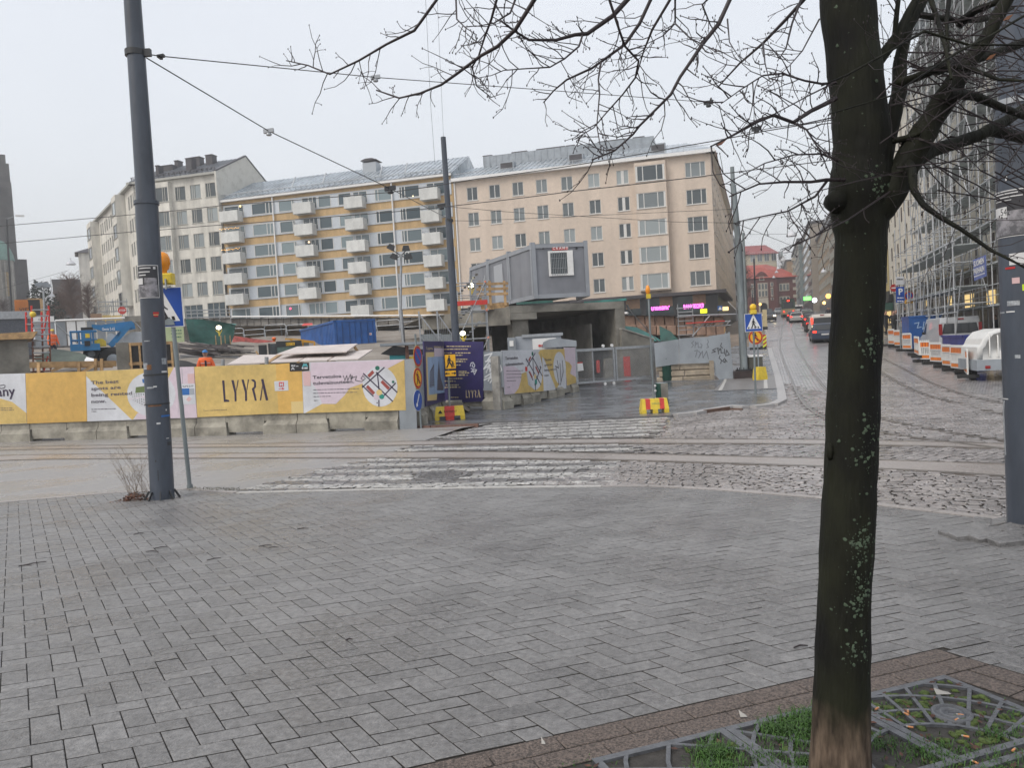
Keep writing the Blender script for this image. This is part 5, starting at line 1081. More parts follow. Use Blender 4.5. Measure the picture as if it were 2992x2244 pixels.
for k in range(nb_):
 t=thing('site_cabin',fC2.pt(Lc*(nb_-1-k)/nb_,zc0),lab[k],'cabin','grey site cabins on the deck')
 a0,a1=Lc*(nb_-1-k)/nb_+.02,Lc*(nb_-k)/nb_-.02;base=Fr(fC2.pt(a0,0),fC2.U);L_=a1-a0
 A_=[base.pt(0,0),base.pt(L_,0),base.pt(L_,0)+back,base.pt(0,0)+back]
 mb=MB();mb.add([p+UP*(zc0+.12) for p in A_]+[p+UP*(zc1-.12) for p in A_],[(3,2,1,0),(4,5,6,7),(0,1,5,4),(1,2,6,5),(2,3,7,6),(3,0,4,7)]);mb.build('wall',m_cab,t)
 mb=MB()
 for z in(zc0,zc1-.22):
  mb.fbox(base,0,L_,z,z+.2,-.08,.05)
  if k==0:mb.fbox(fC1,-.05,wc+.05,z,z+.2,-.08,.05);mb.fbox(fC1,wc-.05,wc+.05,z,z+.2,-L_,-.08)
 for x in(0,L_-.16):mb.fbox(base,x,x+.16,zc0+.2,zc1-.22,-.08,.07)
 if k==0:mb.fbox(fC1,-.05,.14,zc0,zc1+.06,-.1,.07);mb.fbox(fC1,wc-.14,wc+.05,zc0,zc1+.06,-.1,.07)
 mb.fbox(base,L_-.2,L_,zc1-.02,zc1+.09,-.15,.05);mb.build('corner_frame',m_cabl,t)
 mb=MB();mb.add([p+UP*zc1 for p in A_],[(0,1,2,3)]);mb.build('roof',m_cabl,t)
 if k==1:mb=MB();mb.fbox(base,L_*.3,L_*.3+1.25,zc0+.22,zc0+2.25,.002,.05);o=mb.build('door',M('cabin_door',(.36,.38,.41),.4),t);mb=MB();mb.fbox(base,L_*.3+.08,L_*.3+.2,zc0+1.2,zc0+1.28,.05,.1);mb.build('handle',m_dark,o)
 if k==0:
  w0,w1=fC1.hit(*q3_(738,870)),fC1.hit(*q3_(925,1042));fz=w1[1],w0[1];mb=MB();x0,x1=w0[0],w1[0]
  mb.fbox(fC1,x0,x1,fz[0],fz[0]+.1,0,.07);mb.fbox(fC1,x0,x1,fz[1]-.1,fz[1],0,.07);mb.fbox(fC1,x0,x0+.1,fz[0]+.1,fz[1]-.1,0,.07);mb.fbox(fC1,x0+(x1-x0)*.76,x1,fz[0]+.1,fz[1]-.1,0,.07);o=mb.build('window',m_white,t)
  mb=MB();mb.fbox(fC1,x0+.1,x0+(x1-x0)*.76,fz[0]+.1,fz[1]-.1,0.002,.01);mb.build('pane',m_pane,o)
  mb=MB();
  for i in range(9):x=x0+.14+(x1-x0-.2)*.76*i/9;mb.tube([fC1.pt(x,fz[0]+.02,.09),fC1.pt(x,fz[1]-.06,.09)],.012,5)
  for z in(.3,.7):mb.tube([fC1.pt(x0+.08,fz[0]+(fz[1]-fz[0])*z,.1),fC1.pt(x0+(x1-x0)*.77,fz[0]+(fz[1]-fz[0])*z,.1)],.01,5)
  mb.build('bars',m_galv,o)
  u0_,v0_=fC1.hit(*q3_(768,865));u1_,v1_=fC1.hit(*q3_(882,840));st_=(u1_-u0_)/5
  for i,chh in enumerate('CRAMO'):
   mb=MB();mb.fbox(fC1,u0_+i*st_+.01,u0_+(i+1)*st_-.01,v0_,v1_,.055,.075);o=mb.build('letter_tile',m_red,t);text(chh,fC1,u0_+i*st_+.035,v0_+.04,.17,m_white,o,.078,bold=.03)
  for x in(705,945):mb=MB();a_,b_=fC1.hit(*q3_(x,848));mb.lathe(fC1.pt(a_,b_,0),[(.05,0),(.05,.04)],10,ax=fC1.N);mb.build('vent',m_black,t)
UC=MB();UC.tube([(0,0,0),(0,0,1)],1,6);_cyl={}
def cyl(name,m,p,q,r,parent):
 if(name,m.name) not in _cyl:_cyl[(name,m.name)]=UC.mesh(name,m)
 p,q=V3(p),V3(q);d=q-p;mt=d.to_track_quat('Z','Y').to_matrix().to_4x4();mt.translation=p
 return inst(name,_cyl[(name,m.name)],mt@Matrix.Diagonal((r,r,d.length,1)),parent)
def scaffold(fr,a0,a1,na,z0,z1,dz,dep,root,m=None,r=.03,deck=None,diag=True,cpl=True,nb=1):
 m=m or m_galv;da=(a1-a0)/na;nz=max(1,round((z1-z0)/dz));dz=(z1-z0)/nz
 for c in(0,-dep):
  for i in range(na+1):cyl('standard',m,fr.pt(a0+i*da,z0,c),fr.pt(a0+i*da,z1+.3,c),r,root)
  for j in range(nz+1):
   if j:cyl('ledger',m,fr.pt(a0-.1,z0+j*dz,c+.03),fr.pt(a1+.1,z0+j*dz,c+.03),r*.85,root);
   if j and j>1:cyl('guard_rail',m,fr.pt(a0,z0+j*dz-dz*.45,c+.03),fr.pt(a1,z0+j*dz-dz*.45,c+.03),r*.7,root)
 for i in range(na+1):
  for j in range(1,nz+1):cyl('transom',m,fr.pt(a0+i*da,z0+j*dz,.1),fr.pt(a0+i*da,z0+j*dz,-dep-.1),r*.8,root)
 if diag:
  for j in range(nz):i=j%na;cyl('brace',m,fr.pt(a0+i*da,z0+j*dz,.05),fr.pt(a0+(i+1)*da,z0+(j+1)*dz,.05),r*.8,root)
 if deck:
  for j in range(1,nz):mb=MB();mb.fbox(fr,a0,a1,z0+j*dz+.02,z0+j*dz+.08,-dep,0);mb.build('deck',deck,root)
 if cpl:
  mb=MB()
  for i in range(na+1):
   for j in range(1,nz+1):
    if random.random()<.6:mb.blob(fr.pt(a0+i*da,z0+j*dz,.03),.06,0,.1,5,3)
  if mb.f:mb.build('couplers',m_orange,root,kind='stuff')
sc=thing('scaffold_tower',at(1400,1080,36),'steel scaffold stair tower between the tall pole and the grey cabins','scaffold')
fS=frv(1340,34.5);fS.O.z=0;a0,_=fS.hit(1339,900);a1,_=fS.hit(1427,900);z1s=fS.hit(1390,825)[1]
scaffold(fS,0,a1-a0+.0,2,0.3,z1s,1.35,1.4,sc,deck=None);f5=Fr(fS.pt(a0,0),fS.U)
for j in range(5):mb=MB();[mb.fbox(fS,.1+k*.14,.22+k*.14,.5+j*1.1+k*.14,.54+j*1.1+k*.14,-1.3,-.2) for k in range(7)];mb.build('stair_flight',m_galv,sc)
mb=MB();mb.fbox(fS,-.05,a1-a0+.05,z1s-1.0,z1s-.8,-.1,.06);mb.build('toe_board',m_red,sc)
for k,(x0,x1,yt,yb,lb) in enumerate(((1224,1292,916,1010,'left'),(1277,1330,914,1000,'right'))):
 f_=frv(x0,33-k*1.2);a0,zt2=f_.hit(x0,yt);a1,zb2=f_.hit(x1+20,yb+20);t=thing('stair_flight',f_.pt(a0,1),lb+' aluminium stair handrail frame beside the tall dark pole','stair')
 mb=MB();mb.bar(f_.pt(a0,zt2),f_.pt(a1,zb2),.05);mb.bar(f_.pt(a0,zt2-.95),f_.pt(a1,zb2-.95),.05);mb.bar(f_.pt(a0,zt2+.1),f_.pt(a0,.6),.06);mb.bar(f_.pt(a1,zb2+.1),f_.pt(a1,.4),.06);mb.build('rail',m_galv,t)
 mb=MB();n=12
 for i in range(n):x=a0+(a1-a0)*i/n;z=zt2+(zb2-zt2)*i/n;mb.bar(f_.pt(x,z,-.02),f_.pt(x,z-.95,-.02),.012);mb.fbox(f_,x,x+(a1-a0)/n*.9,z-1.5,z-1.46,-1,0)
 mb.build('treads',m_galv,t,kind='stuff')
 mb=MB();mb.fbox(f_,a0+.02,a0+.9,1.2,zt2-.9,-.06,-.03);mb.build('mesh_panel',M('grating',(.25,.28,.29),.5,.4,60),t)
tg=thing('timber_railing',at(*q3_(330,1250),39),'raw timber guard rail beside the cabin door','railing');f_=frv(1420,37.6)
for x in(1434,1477,1405):a,zb2=f_.hit(x,893);_,z2=f_.hit(x,820);mb=MB();mb.fbox(f_,a-.06,a+.06,zb2,z2,-.05,.05);mb.build('post',m_wood,tg)
for y in(828,843,858):a,z=f_.hit(1392,y+3);a2_,z2=f_.hit(1485,y);mb=MB();mb.bar(f_.pt(a,z,.07),f_.pt(a2_,z2,.07),.03,.13);mb.build('rail',m_wood,tg)
mb=MB();a,z=f_.hit(1405,893);a2_,_=f_.hit(1487,893);mb.fbox(f_,a,a2_,z-.2,z+.1,-2,-.1);mb.build('landing',m_wood,tg)
from mathutils import noise
def hsite(X,Y):
 k=[(26,0.25),(30,1.1),(36,2.3),(45,3.0),(60,4.0),(74,4.7),(82,5.2),(90,5.4)]
 z=k[-1][1]
 for i in range(len(k)-1):
  if Y<=k[i+1][0]:f=max(0,(Y-k[i][0])/(k[i+1][0]-k[i][0]));z=k[i][1]+(k[i+1][1]-k[i][1])*f;break
 s_=min(1,max(0,(-X-1)/4));z2=.1 if Y<45 else.1+(Y-45)*.105
 z=z*s_+min(z,z2)*(1-s_)
 if Y<40 and X>-1.5:z-=3*min(1,(X+1.5)/2)
 if X>.331*Y-7:z-=6*min(1,(X-.331*Y+7)/3)
 z=max(z,-.8)
 return z+.35*noise.noise(V3((X*.35,Y*.3,0)))+.18*noise.noise(V3((X*1.2,Y*1.1,3)))
grid('excavation_ground',[-75+i*1.2 for i in range(0,78)],[26.6+i*1.1 for i in range(0,56)],hsite,M('site_soil',(.15,.125,.10),.8,col2=(.30,.27,.235),vs=.55,bump=.9,bs=5,thr=(.35,.7)),kind='structure')
rw=thing('retaining_wall',pl_pts[4],'long grey retaining wall of stacked concrete blocks below the mustard block','wall','block retaining walls')
rw2=thing('retaining_wall',pl_pts[1],'reddish brown retaining wall of rough concrete blocks below the pink block','wall','block retaining walls')
m_rb=M('block_red_brown',(.29,.19,.14),.85,.35,1.2,.5,8,rnd=.2);m_rg=M('block_grey',(.25,.235,.215),.85,.4,1,.5,8,rnd=.2)
def blockwall(P_,Q_,n,hts,m,root):
 f_=fr2(P_,Q_);f_.O.z=0;L_=V3((Q_.x-P_.x,Q_.y-P_.y,0)).length
 for i in range(n):
  ztop=P_.z+(Q_.z-P_.z)*i/n
  for j,h in enumerate(hts):mb=MB();off=(.5 if j%2 else 0)*L_/n*.6;mb.cham(Fr(f_.O,f_.U),L_*i/n+.03+off*.3,L_*(i+1)/n-.03+off*.3,ztop-h*(j+1)+.02,ztop-h*j-.02,-1.2,-.2+random.uniform(-.1,.1)-.25*(j==0),.05);mb.build('block',m,root)
blockwall(pl_pts[1],pl_pts[0],10,[.95,.8],m_rb,rw2);blockwall(pl_pts[2],pl_pts[1]+V3((-2,0,0)),9,[.95],m_rb,rw2)
blockwall(pl_pts[3],pl_pts[2],12,[.9],m_rg,rw);blockwall(pl_pts[4],pl_pts[3],16,[.9],m_rg,rw)
blockwall(pl_pts[5],pl_pts[4],8,[.9],m_rg,rw)
rl=thing('site_railing',pl_pts[3],'long white topped crash rail along the wall under the mustard block','railing')
for P_,Q_ in((pl_pts[4],pl_pts[3]),(pl_pts[3],pl_pts[2]),(pl_pts[2],pl_pts[1])):cyl('rail',m_white,P_+UP*.12+V3((0,-1,0)),Q_+UP*.12+V3((0,-1,0)),.09,rl)
for k in range(10):
 a=pl_pts[4].lerp(pl_pts[3],k/6)+V3((0,-6,-3.0));t=thing('barrier_rail',a,'looped steel pedestrian barrier on the bank, number %s from the left of its row'%('one','two','three','four','five','six','seven','eight','nine','ten')[k],'barrier','looped steel barriers on the bank')
 mb=MB();u=(pl_pts[3]-pl_pts[4]);u.z=0;u.normalize();b=V3((a.x,a.y,hsite(a.x,a.y)));mb.tube([b,b+UP*.95+u*.1,b+UP*1.1+u*.3,b+UP*1.1+u*2.3,b+UP*.95+u*2.5,b+u*2.6],.045,5);mb.tube([b+UP*.6+u*.05,b+UP*.6+u*2.55],.04,5);mb.build('frame',m_galv,t)
ls=thing('scaffold_tower',at(2010,990,58),'light lattice scaffold and ramp in front of the pink block bar','scaffold');f_=frv(1985,57);a1=f_.hit(2026,950)[0];z0,z1=f_.hit(1990,985)[1],f_.hit(1990,900)[1]
scaffold(f_,0,a1,1,z0-.5,z1,.62,.9,ls,r=.035,diag=False,cpl=False);e=f_.hit(2150,918);cyl('handrail',m_galv,f_.pt(0,f_.hit(2000,922)[1],.2),f_.pt(e[0],e[1],.2),.05,ls);cyl('brace',m_galv,f_.pt(a1*.9,z0,.2),f_.pt(e[0]*.55,e[1],.2),.05,ls)
for y in(944,955):cyl('ledger',m_galv,f_.pt(a1,f_.hit(2026,y)[1],.2),f_.pt(e[0]*.9,f_.hit(2120,y-4)[1],.2),.04,ls)
for k in range(9):x=a1+(e[0]*.9-a1)*k/9;cyl('lacing',m_galv,f_.pt(x,f_.hit(2026,955)[1]+.0,.2),f_.pt(x+(e[0]*.9-a1)/9,f_.hit(2050,941)[1],.2),.025,ls)
mb=MB();mb.fbox(f_,a1*.5,e[0]*.8,f_.hit(2060,943)[1],f_.hit(2060,940)[1],0,.5);mb.build('plank',m_red,ls)
I=lambda x,y:(x,y)
def siteZ(x,Y):p=at(x,1000,Y);return hsite(p.x,Y)
f_=frv(45,30);t=thing('concrete_wall',f_.pt(0,.5),'stained raw concrete wall stub at the left edge behind the hoarding','wall');a1=f_.hit(85,1040)[0];zt=f_.hit(40,992)[1];mb=MB();mb.fbox(f_,-4,a1,.3,zt,-2.5,0);mb.build('wall',m_deck,t)
mb=MB();mb.prism(f_,[(-4,zt),(a1+.15,zt),(a1+.35,zt+.28),(-4,zt+.12)],-2.6,.25);mb.build('formwork_board',m_wood,t)
f_=frv(40,36);t=thing('shed',f_.pt(0,2),'dark grey perforated sheet shed with a pale roof edge at the far left','shed');a1=f_.hit(88,950)[0];z1,z0=f_.hit(40,932)[1],f_.hit(40,985)[1];mb=MB();mb.fbox(f_,-4,a1,z0-1,z1,-3,0);mb.build('wall',M('perforated_sheet',(.09,.10,.12),.5,.4,30),t);mb=MB();mb.fbox(f_,-4,a1+.05,z1,z1+.36,-3.1,.08);mb.build('roof',m_galv,t)
f_=frv(120,30.5);t=thing('scaffold_tower',f_.pt(0,.6),'narrow ladder scaffold tower with red tops at the left, beside the orange worker','scaffold')
def lad(x0,x1,yt,yb,c,n,r=.035):
 for x in(x0,x1):
  a,zt=f_.hit(x,yt);a2,zb=f_.hit(x+6,yb);zm=zt+(zb-zt)*.42;am=a+(a2-a)*.42
  cyl('standard',m_red,f_.pt(am,zm,c),f_.pt(a,zt,c),r*1.1,t);cyl('standard',M_rust,f_.pt(a2,zb,c),f_.pt(am,zm,c),r,t)
 for k in range(n):y=yt+12+(yb-yt-14)*k/(n-1);p,q=f_.hit(x0+(y-yt)*.03,y+1),f_.hit(x1+(y-yt)*.03,y);cyl('rung',m_galv if k<n-3 else M_rust,f_.pt(p[0],p[1],c+.02),f_.pt(q[0],q[1],c+.02),r*.8,t)
M_rust=M('rusty_steel',(.16,.075,.05),.7,.35,6)
lad(92,142,893,1086,0,11);lad(74,121,905,1088,-1.2,8)
for y0,y1 in((965,905),(1085,1040)):p,q=f_.hit(128,y0),f_.hit(140,y1);cyl('brace',m_red,f_.pt(*p,-.5),f_.pt(*q,-.5),.03,t)
mb=MB();a,z=f_.hit(96,919);mb.blob(f_.pt(a,z,.1),.12,0,.05,8,6);mb.build('warning_light',m_yellow,t)
f_=frv(85,78);t=thing('container',f_.pt(0,6),'orange site container with an open dark end, far left','container');x0,z1=f_.hit(41,876);xm,z0=f_.hit(84,918);x1,_=f_.hit(122,900)
mb=MB();mb.fbox(f_,x0,xm,z0-1.2,z1,-2.4,0)
for k in range(9):mb.fbox(f_,x0+.1+k*(xm-x0)/9,x0+.1+(k+.5)*(xm-x0)/9,z0-1,z1-.15,0,.05)
mb.build('wall',M('container_orange',(.50,.17,.02),.5,.1,2),t);mb=MB();mb.fbox(f_,xm,x1,z0-1.2,z1,-2.4,-.05);mb.build('opening',m_black,t);mb=MB();mb.fbox(f_,xm,x1+.1,z1,z1+.12,-2.4,.05);mb.fbox(f_,x1-.12,x1+.2,z0-1.2,z1,-2.3,.04);mb.build('frame',m_wood,t)
text('VIETY',f_,x0+.35,z1-1.2,.55,m_black,t,.06)
f_=frv(260,62);t=thing('site_fence',f_.pt(0,3),'pale panelled site fence with diagonal braces behind the blue boom lift','fence');x0,z1=f_.hit(162,940);x1,_=f_.hit(365,936);z0=f_.hit(200,1010)[1]
for k in range(7):mb=MB();w_=(x1-x0)/7;mb.fbox(f_,x0+k*w_+.05,x0+(k+1)*w_-.05,z0,z1,-.06,0);mb.build('panel',m_white if k in(1,2) else m_hgrey,t)
cyl('rail',m_white,f_.pt(x0,z1+.08,.05),f_.pt(x1,z1+.16,.05),.08,t)
for k in(0,3,5):cyl('brace',m_galv,f_.pt(x0+k*1.1,z1-.1,.1),f_.pt(x0+k*1.1+1.5,z0,.1),.04,t)
f_=frv(115,66);t=thing('white_van_box',f_.pt(0,3.5),'white site cabin half hidden by the ladder scaffold tower','cabin');pbox(f_,98,158,930,1010,-2.5,0,m_hgrey,t,'body');pbox(f_,96,157,925,941,-2.6,.1,m_white,t,'roof');ptext('CRAMO',f_,112,936,5,m_dark,t,I,.12,140)
f_=frv(330,43);bl_=thing('boom_lift',f_.pt(0,2.8),'blue telescopic boom lift with grey hoods and a yellow tank, behind the hoarding','boom lift')
def fp(x,y,c=0.):a,z=f_.hit(x,y);return f_.pt(a,z,c)
m_lift=M('lift_blue',(.02,.17,.38),.4,.15,3);m_hood=M('lift_grey_hood',(.42,.45,.48),.4,.1,2)
P_=[f_.hit(x,y) for x,y in((268,958),(268,948),(295,950),(384,938),(392,945),(396,960),(372,966),(300,968))];P_.reverse();mb=MB();mb.prism(f_,P_,-.35,.15);mb.build('boom',m_lift,bl_)
ptext('Genie S-65',f_,298,966,8,m_white,bl_,I,.17,336,.02)
mb=MB();mb.bar(fp(376,952,.2),fp(322,1012,.2),.42,.3);mb.bar(fp(360,960,.35),fp(338,990,.35),.12);mb.build('lift_arm',m_lift,bl_)
for(x0,x1,y0,y1) in((309,340,975,1004),(360,440,971,1000)):
 a0,z1=f_.hit(x0,y0);a1,z0=f_.hit(x1,y1);w_=a1-a0;mb=MB();mb.prism(f_,[(a0,z0),(a1,z0),(a1,z1-.1),(a1-.2,z1),(a0+w_*.3,z1),(a0+w_*.06,z1-.2),(a0,z1-.45)],-1.6,.1);mb.build('hood',m_hood,bl_)
a0,z1=f_.hit(276,991);a1,z0=f_.hit(311,1012);mb=MB();mb.prism(f_,[(a0,z0),(a1,z0),(a1,z1-.15),(a1-.15,z1),(a0,z1)],-.2,.35);mb.build('tank',m_yellow,bl_)
a0,z1=f_.hit(208,972);a1,z0=f_.hit(276,1025);mb=MB()
for z in(z1,(z1*.55+z0*.45)):
 for c in(.2,1.2):mb.tube([f_.pt(a0,z,c),f_.pt(a1+.2,z,c)],.035,5)
 mb.tube([f_.pt(a0,z,.2),f_.pt(a0,z,1.2)],.035,5)
for x in(a0,a0+(a1-a0)*.36,a1):
 for c in(.2,1.2):mb.tube([f_.pt(x,z0,c),f_.pt(x,z1,c)],.035,5)
mb.fbox(f_,a0-.05,a1+.3,z0,z0+.35,.1,1.3);mb.build('basket',m_lift,bl_)
mb=MB();mb.fbox(f_,a0+.5,a1-.08,z0+.36,z1-.05,1.22,1.3);o=mb.build('control_panel',m_lift,bl_);pbox(f_,249,265,999,1013,1.3,1.34,m_black,o,'box');pbox(f_,251,264,978,990,1.3,1.33,m_yellow,o,'sticker')
pbox(f_,238,272,960,968,.3,1.1,m_black,bl_,'control_cover')
for x,y,r,c in((268,1035,.42,.1),(284,1034,.4,-.6),(331,1052,.72,.35)):mb=MB();a,z=f_.hit(x,y);mb.lathe(f_.pt(a,z,c),[(r*.55,-.02),(r*.9,0),(r,.08),(r,.28),(r*.9,.36),(r*.5,.37)],18,ax=f_.N);o=mb.build('wheel',m_rubber,bl_);mb=MB();mb.lathe(f_.pt(a,z,c+.3),[(r*.5,0),(r*.42,.1),(.1,.1)],12,ax=f_.N);mb.build('rim',m_hgrey,o)
pbox(f_,262,345,1016,1046,-1.5,-.3,m_dark,bl_,'chassis')
f_=frv(230,27.6);t=thing('timber_railing',f_.pt(0,.5),'raw timber site guard rail close behind the yellow panels at the left','railing')
def rail(x0,y0,x1,y1,w_=.12,c=0,m=m_wood,nm='rail',d=.04):a0,z0=f_.hit(x0,y0);a1,z1=f_.hit(x1,y1);mb=MB();mb.bar(f_.pt(a0,z0,c),f_.pt(a1,z1,c),d,w_);mb.build(nm,m,t)
rail(86,1066,340,1062,.2);rail(86,1072,330,1071,.08,-.1)
for x in(231,279,297,113):rail(x,1048 if x>250 else 1060,x,1095,.05,.06,nm='post',d=.1)
rail(150,1085,190,1068,.1,.1);rail(240,1088,275,1068,.1,.1)
f_=frv(430,28.4);t=thing('formwork',f_.pt(0,.5),'open timber formwork box behind the big left pole','formwork')
pbox(f_,337,375,1002,1085,-1.6,0,m_deck,t,'board')
for x in(379,406,425,462,500):pbox(f_,x-3,x+3,1002,1085,-.1,.06,m_wood,t,'post')
for y in(1002,1059,1078):pbox(f_,376,504,y,y+6,-.08,.03,m_wood,t,'rail')
pbox(f_,376,504,1008,1080,-1.5,-.2,m_shop,t,'form_panel');pbox(f_,503,520,1000,1090,-.8,0,m_deck,t,'end_board')
f_=frv(200,36);crumple(f_,[(150,1015),(185,1018),(235,1028),(262,1042),(250,1068),(120,1070),(95,1045)],I,M('olive_tarpaulin',(.055,.075,.055),.5,.3,1.5,.6,6),'tarpaulin','long olive tarpaulin over a heap below the blue boom lift',thick=2.0)
f_=frv(262,33);crumple(f_,[(246,1052),(252,1041),(280,1048),(290,1060),(268,1066),(250,1060)],I,m_white,'sheet_heap','crumpled white sheeting by the lift wheel','sheet',n=6,amp=.1)
f_=frv(505,47);t=thing('banner',f_.pt(0,3.5),'pale green printed banner on the mesh fence beside the crossing sign','banner');pbox(f_,480,536,957,1000,-.05,0,M('banner_green',(.50,.58,.33),.5,.12,2),t,'sheet');bars(f_,[(500,530,966,965),(500,531,975,974),(502,530,985,984)],m_green,t,.01,I,.06)
f_=frv(615,44);hut=thing('tarpaulin_hut',f_.pt(0,3),'dark green tarpaulin shelter with a lit work lamp on the slope','shelter')
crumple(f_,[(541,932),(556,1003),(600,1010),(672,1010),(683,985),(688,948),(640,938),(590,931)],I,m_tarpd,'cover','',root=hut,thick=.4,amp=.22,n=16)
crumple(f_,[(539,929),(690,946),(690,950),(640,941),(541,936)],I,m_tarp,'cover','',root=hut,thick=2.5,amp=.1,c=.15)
for x in(628,643,655,670):pbox(f_,x,x+3,980,1008,.1,.2,m_wood,hut,'prop')
def worklamp(x,y,Y,r,label,tripod=True,face=None):
 g=frv(x,Y);a,z=g.hit(x,y);t=thing('work_lamp',g.pt(a,z-.5),label,'work lamp');mb=MB();mb.fbox(g,a-r*1.3,a+r*1.3,z-r,z+r,-.15,.0);mb.build('housing',m_dark,t)
 mb=MB();mb.prism(g,[(a+r*1.1*math.cos(k*math.pi/6),z+r*.9*math.sin(k*math.pi/6)) for k in range(12)],.0,.06);mb.build('lit_lens',M('lamp_glow',(1,.93,.66),.5,emit=5),t)
 mb=MB();mb.bar(g.pt(a,z-r,-.05),g.pt(a,z-r-.35,-.05),.05);mb.bar(g.pt(a-r*1.3,z-r,-.05),g.pt(a+.05,z-r-.25,-.05),.04);mb.bar(g.pt(a+r*1.3,z-r,-.05),g.pt(a,z-r-.3,-.05),.04);mb.build('bracket',m_yellow,t)
worklamp(639,957,43.4,.13,'lit yellow work lamp hanging on the green tarpaulin shelter');worklamp(1352,974,33.0,.11,'bright lit work lamp just above the purple board by the tall pole');worklamp(1376,834,36.5,.12,'lit work lamp high on the scaffold tower beside the cabins')
random.seed(11)
pk=thing('plank_heap',at(600,1020,42),'heap of dark weathered planks sloping below the green shelter','plank heap')
for k in range(46):
 x=random.uniform(535,690);Y=39+random.uniform(0,5);y=1008+random.uniform(0,26);p=at(x,y,Y);ln=random.uniform(1,2.6)
 mb=MB();an=random.uniform(-.35,.25);d=V3((math.cos(an),random.uniform(-.2,.2),-math.sin(abs(an))*.8));mb.bar(p-d*ln/2,p+d*ln/2,.2,.05);mb.build('plank',M('weathered_plank',(.085,.075,.075),.7,.3,3,rnd=.4) if k==0 else PLK,pk)
 if k==0:PLK=bpy.data.materials['weathered_plank']
f_=frv(560,33);crumple(f_,[(520,1051),(545,1054),(580,1066),(600,1075),(520,1078)],I,m_rubber,'tarpaulin','black sheet heap behind the lilac panel, left of the near worker',thick=1.2,n=7)
f_=frv(640,40);crumple(f_,[(520,1035),(560,1030),(640,1036),(700,1040),(700,1075),(520,1078)],I,M('concrete_slab_wet',(.28,.275,.28),.4,.25,1),'concrete_slab','wet pale concrete slab behind the near worker','slab',thick=2.5,amp=.04,n=5)
f_=frv(740,60);crumple(f_,[(680,979),(720,985),(800,995),(790,1010),(756,1020),(745,1022),(700,1012),(678,1000)],I,M('red_netting',(.26,.045,.035),.75,.4,4,.9,5),'netting','crumpled red netting on the bank left of the excavator',thick=1.5,amp=.3)
f_=frv(898,66);crumple(f_,[(881,950),(888,944),(912,943),(914,949),(885,952)],I,m_red,'sack','red sack on the bank, left of the blue container','sack',n=4,thick=.5,amp=.1)
f_=frv(820,33);ex=thing('excavator',f_.pt(0,1.2),'dark cabbed excavator with an orange beacon and yellow number plate','excavator')
P_=[f_.hit(x,y) for x,y in((803,1000),(882,996),(882,1050),(780,1056),(782,1035),(790,1008))];P_.reverse() if False else None
pbox(f_,806,881,998,1012,-1.5,.02,m_dark,ex,'cab_roof');pbox(f_,783,790,1004,1060,-.2,.05,m_dark,ex,'cab_pillar');pbox(f_,803,808,1004,1060,-.1,.05,m_dark,ex,'cab_pillar');pbox(f_,878,882,1004,1060,-.1,.05,m_dark,ex,'cab_pillar')
pbox(f_,808,878,1012,1060,-.1,-.02,M('cab_glass',(.11,.18,.16),.08,.4,2),ex,'windscreen');pbox(f_,790,803,1004,1060,-.5,-.3,m_pane,ex,'window');pbox(f_,754,778,1008,1050,-1,-.4,m_dark,ex,'counterweight')
o=pbox(f_,835,861,1001.5,1009.5,.03,.05,M('plate_yellow',(.7,.42,.03),.5),ex,'number_plate');ptext('872-1 SL',f_,836,1008.5,5.5,m_black,o,I,.056,860)
mb=MB();a,z=f_.hit(801,998);mb.lathe(f_.pt(a,z,-.3),[(.06,0),(.06,.1),(.09,.1),(.09,.16),(.05,.2)],10);mb.build('beacon',m_orange,ex)
mb=MB();
for p,q in(((833,988),(858,988)),((858,988),(922,996)),((922,996),(922,1010)),((886,989),(888,1012)),((846,988),(856,994)),((856,994),(918,998))):mb.bar(f_.pt(*f_.hit(*p),-1.2),f_.pt(*f_.hit(*q),-1.2),.06)
mb.build('guard_frame',M('machine_yellow',(.60,.30,.03),.5),ex);pbox(f_,888,905,996,1015,-1.6,-1.3,m_hgrey,ex,'tank');pbox(f_,757,880,1040,1090,-1.6,-.2,m_dark,ex,'body')
cA_,cB_=at(983,1045,46),at(1101,1040,46.8);f_=fr2(cA_,cB_);f_.O.z=0;z1,z0=f_.hit(983,937)[1],f_.hit(983,1040)[1]-.4;L_=V3((cB_.x-cA_.x,cB_.y-cA_.y,0)).length;far_=at(880,1000,56);sdv=V3((far_.x-cA_.x,far_.y-cA_.y,0));Ls=sdv.length
t=thing('container',cA_+UP*0,'blue steel shipping container with corrugated side, in the middle of the site','container');mb=MB();bk=f_.pt(0,0)+sdv;fsd=Fr((far_.x,far_.y,0),-sdv)
bx=[f_.pt(0,0),f_.pt(L_,0),f_.pt(L_,0)+sdv,f_.pt(0,0)+sdv];mb.add([p+UP*z0 for p in bx]+[p+UP*z1 for p in bx],[(3,2,1,0),(4,5,6,7),(0,1,5,4),(1,2,6,5),(2,3,7,6)])
n=26
for k in range(n):
 a,b=Ls*k/n,Ls*(k+1)/n;w_=(b-a)
 for(x0,x1,c0,c1) in((a,a+w_*.25,0,-.09),(a+w_*.25,a+w_*.5,-.09,-.09),(a+w_*.5,a+w_*.75,-.09,0),(a+w_*.75,b,0,0)):mb.quad(fsd.pt(x0,z0,c0),fsd.pt(x1,z0,c1),fsd.pt(x1,z1,c1),fsd.pt(x0,z1,c0))
m_cblue=M('container_blue',(.012,.085,.30),.4,.25,1.2);mb.build('wall',m_cblue,t)
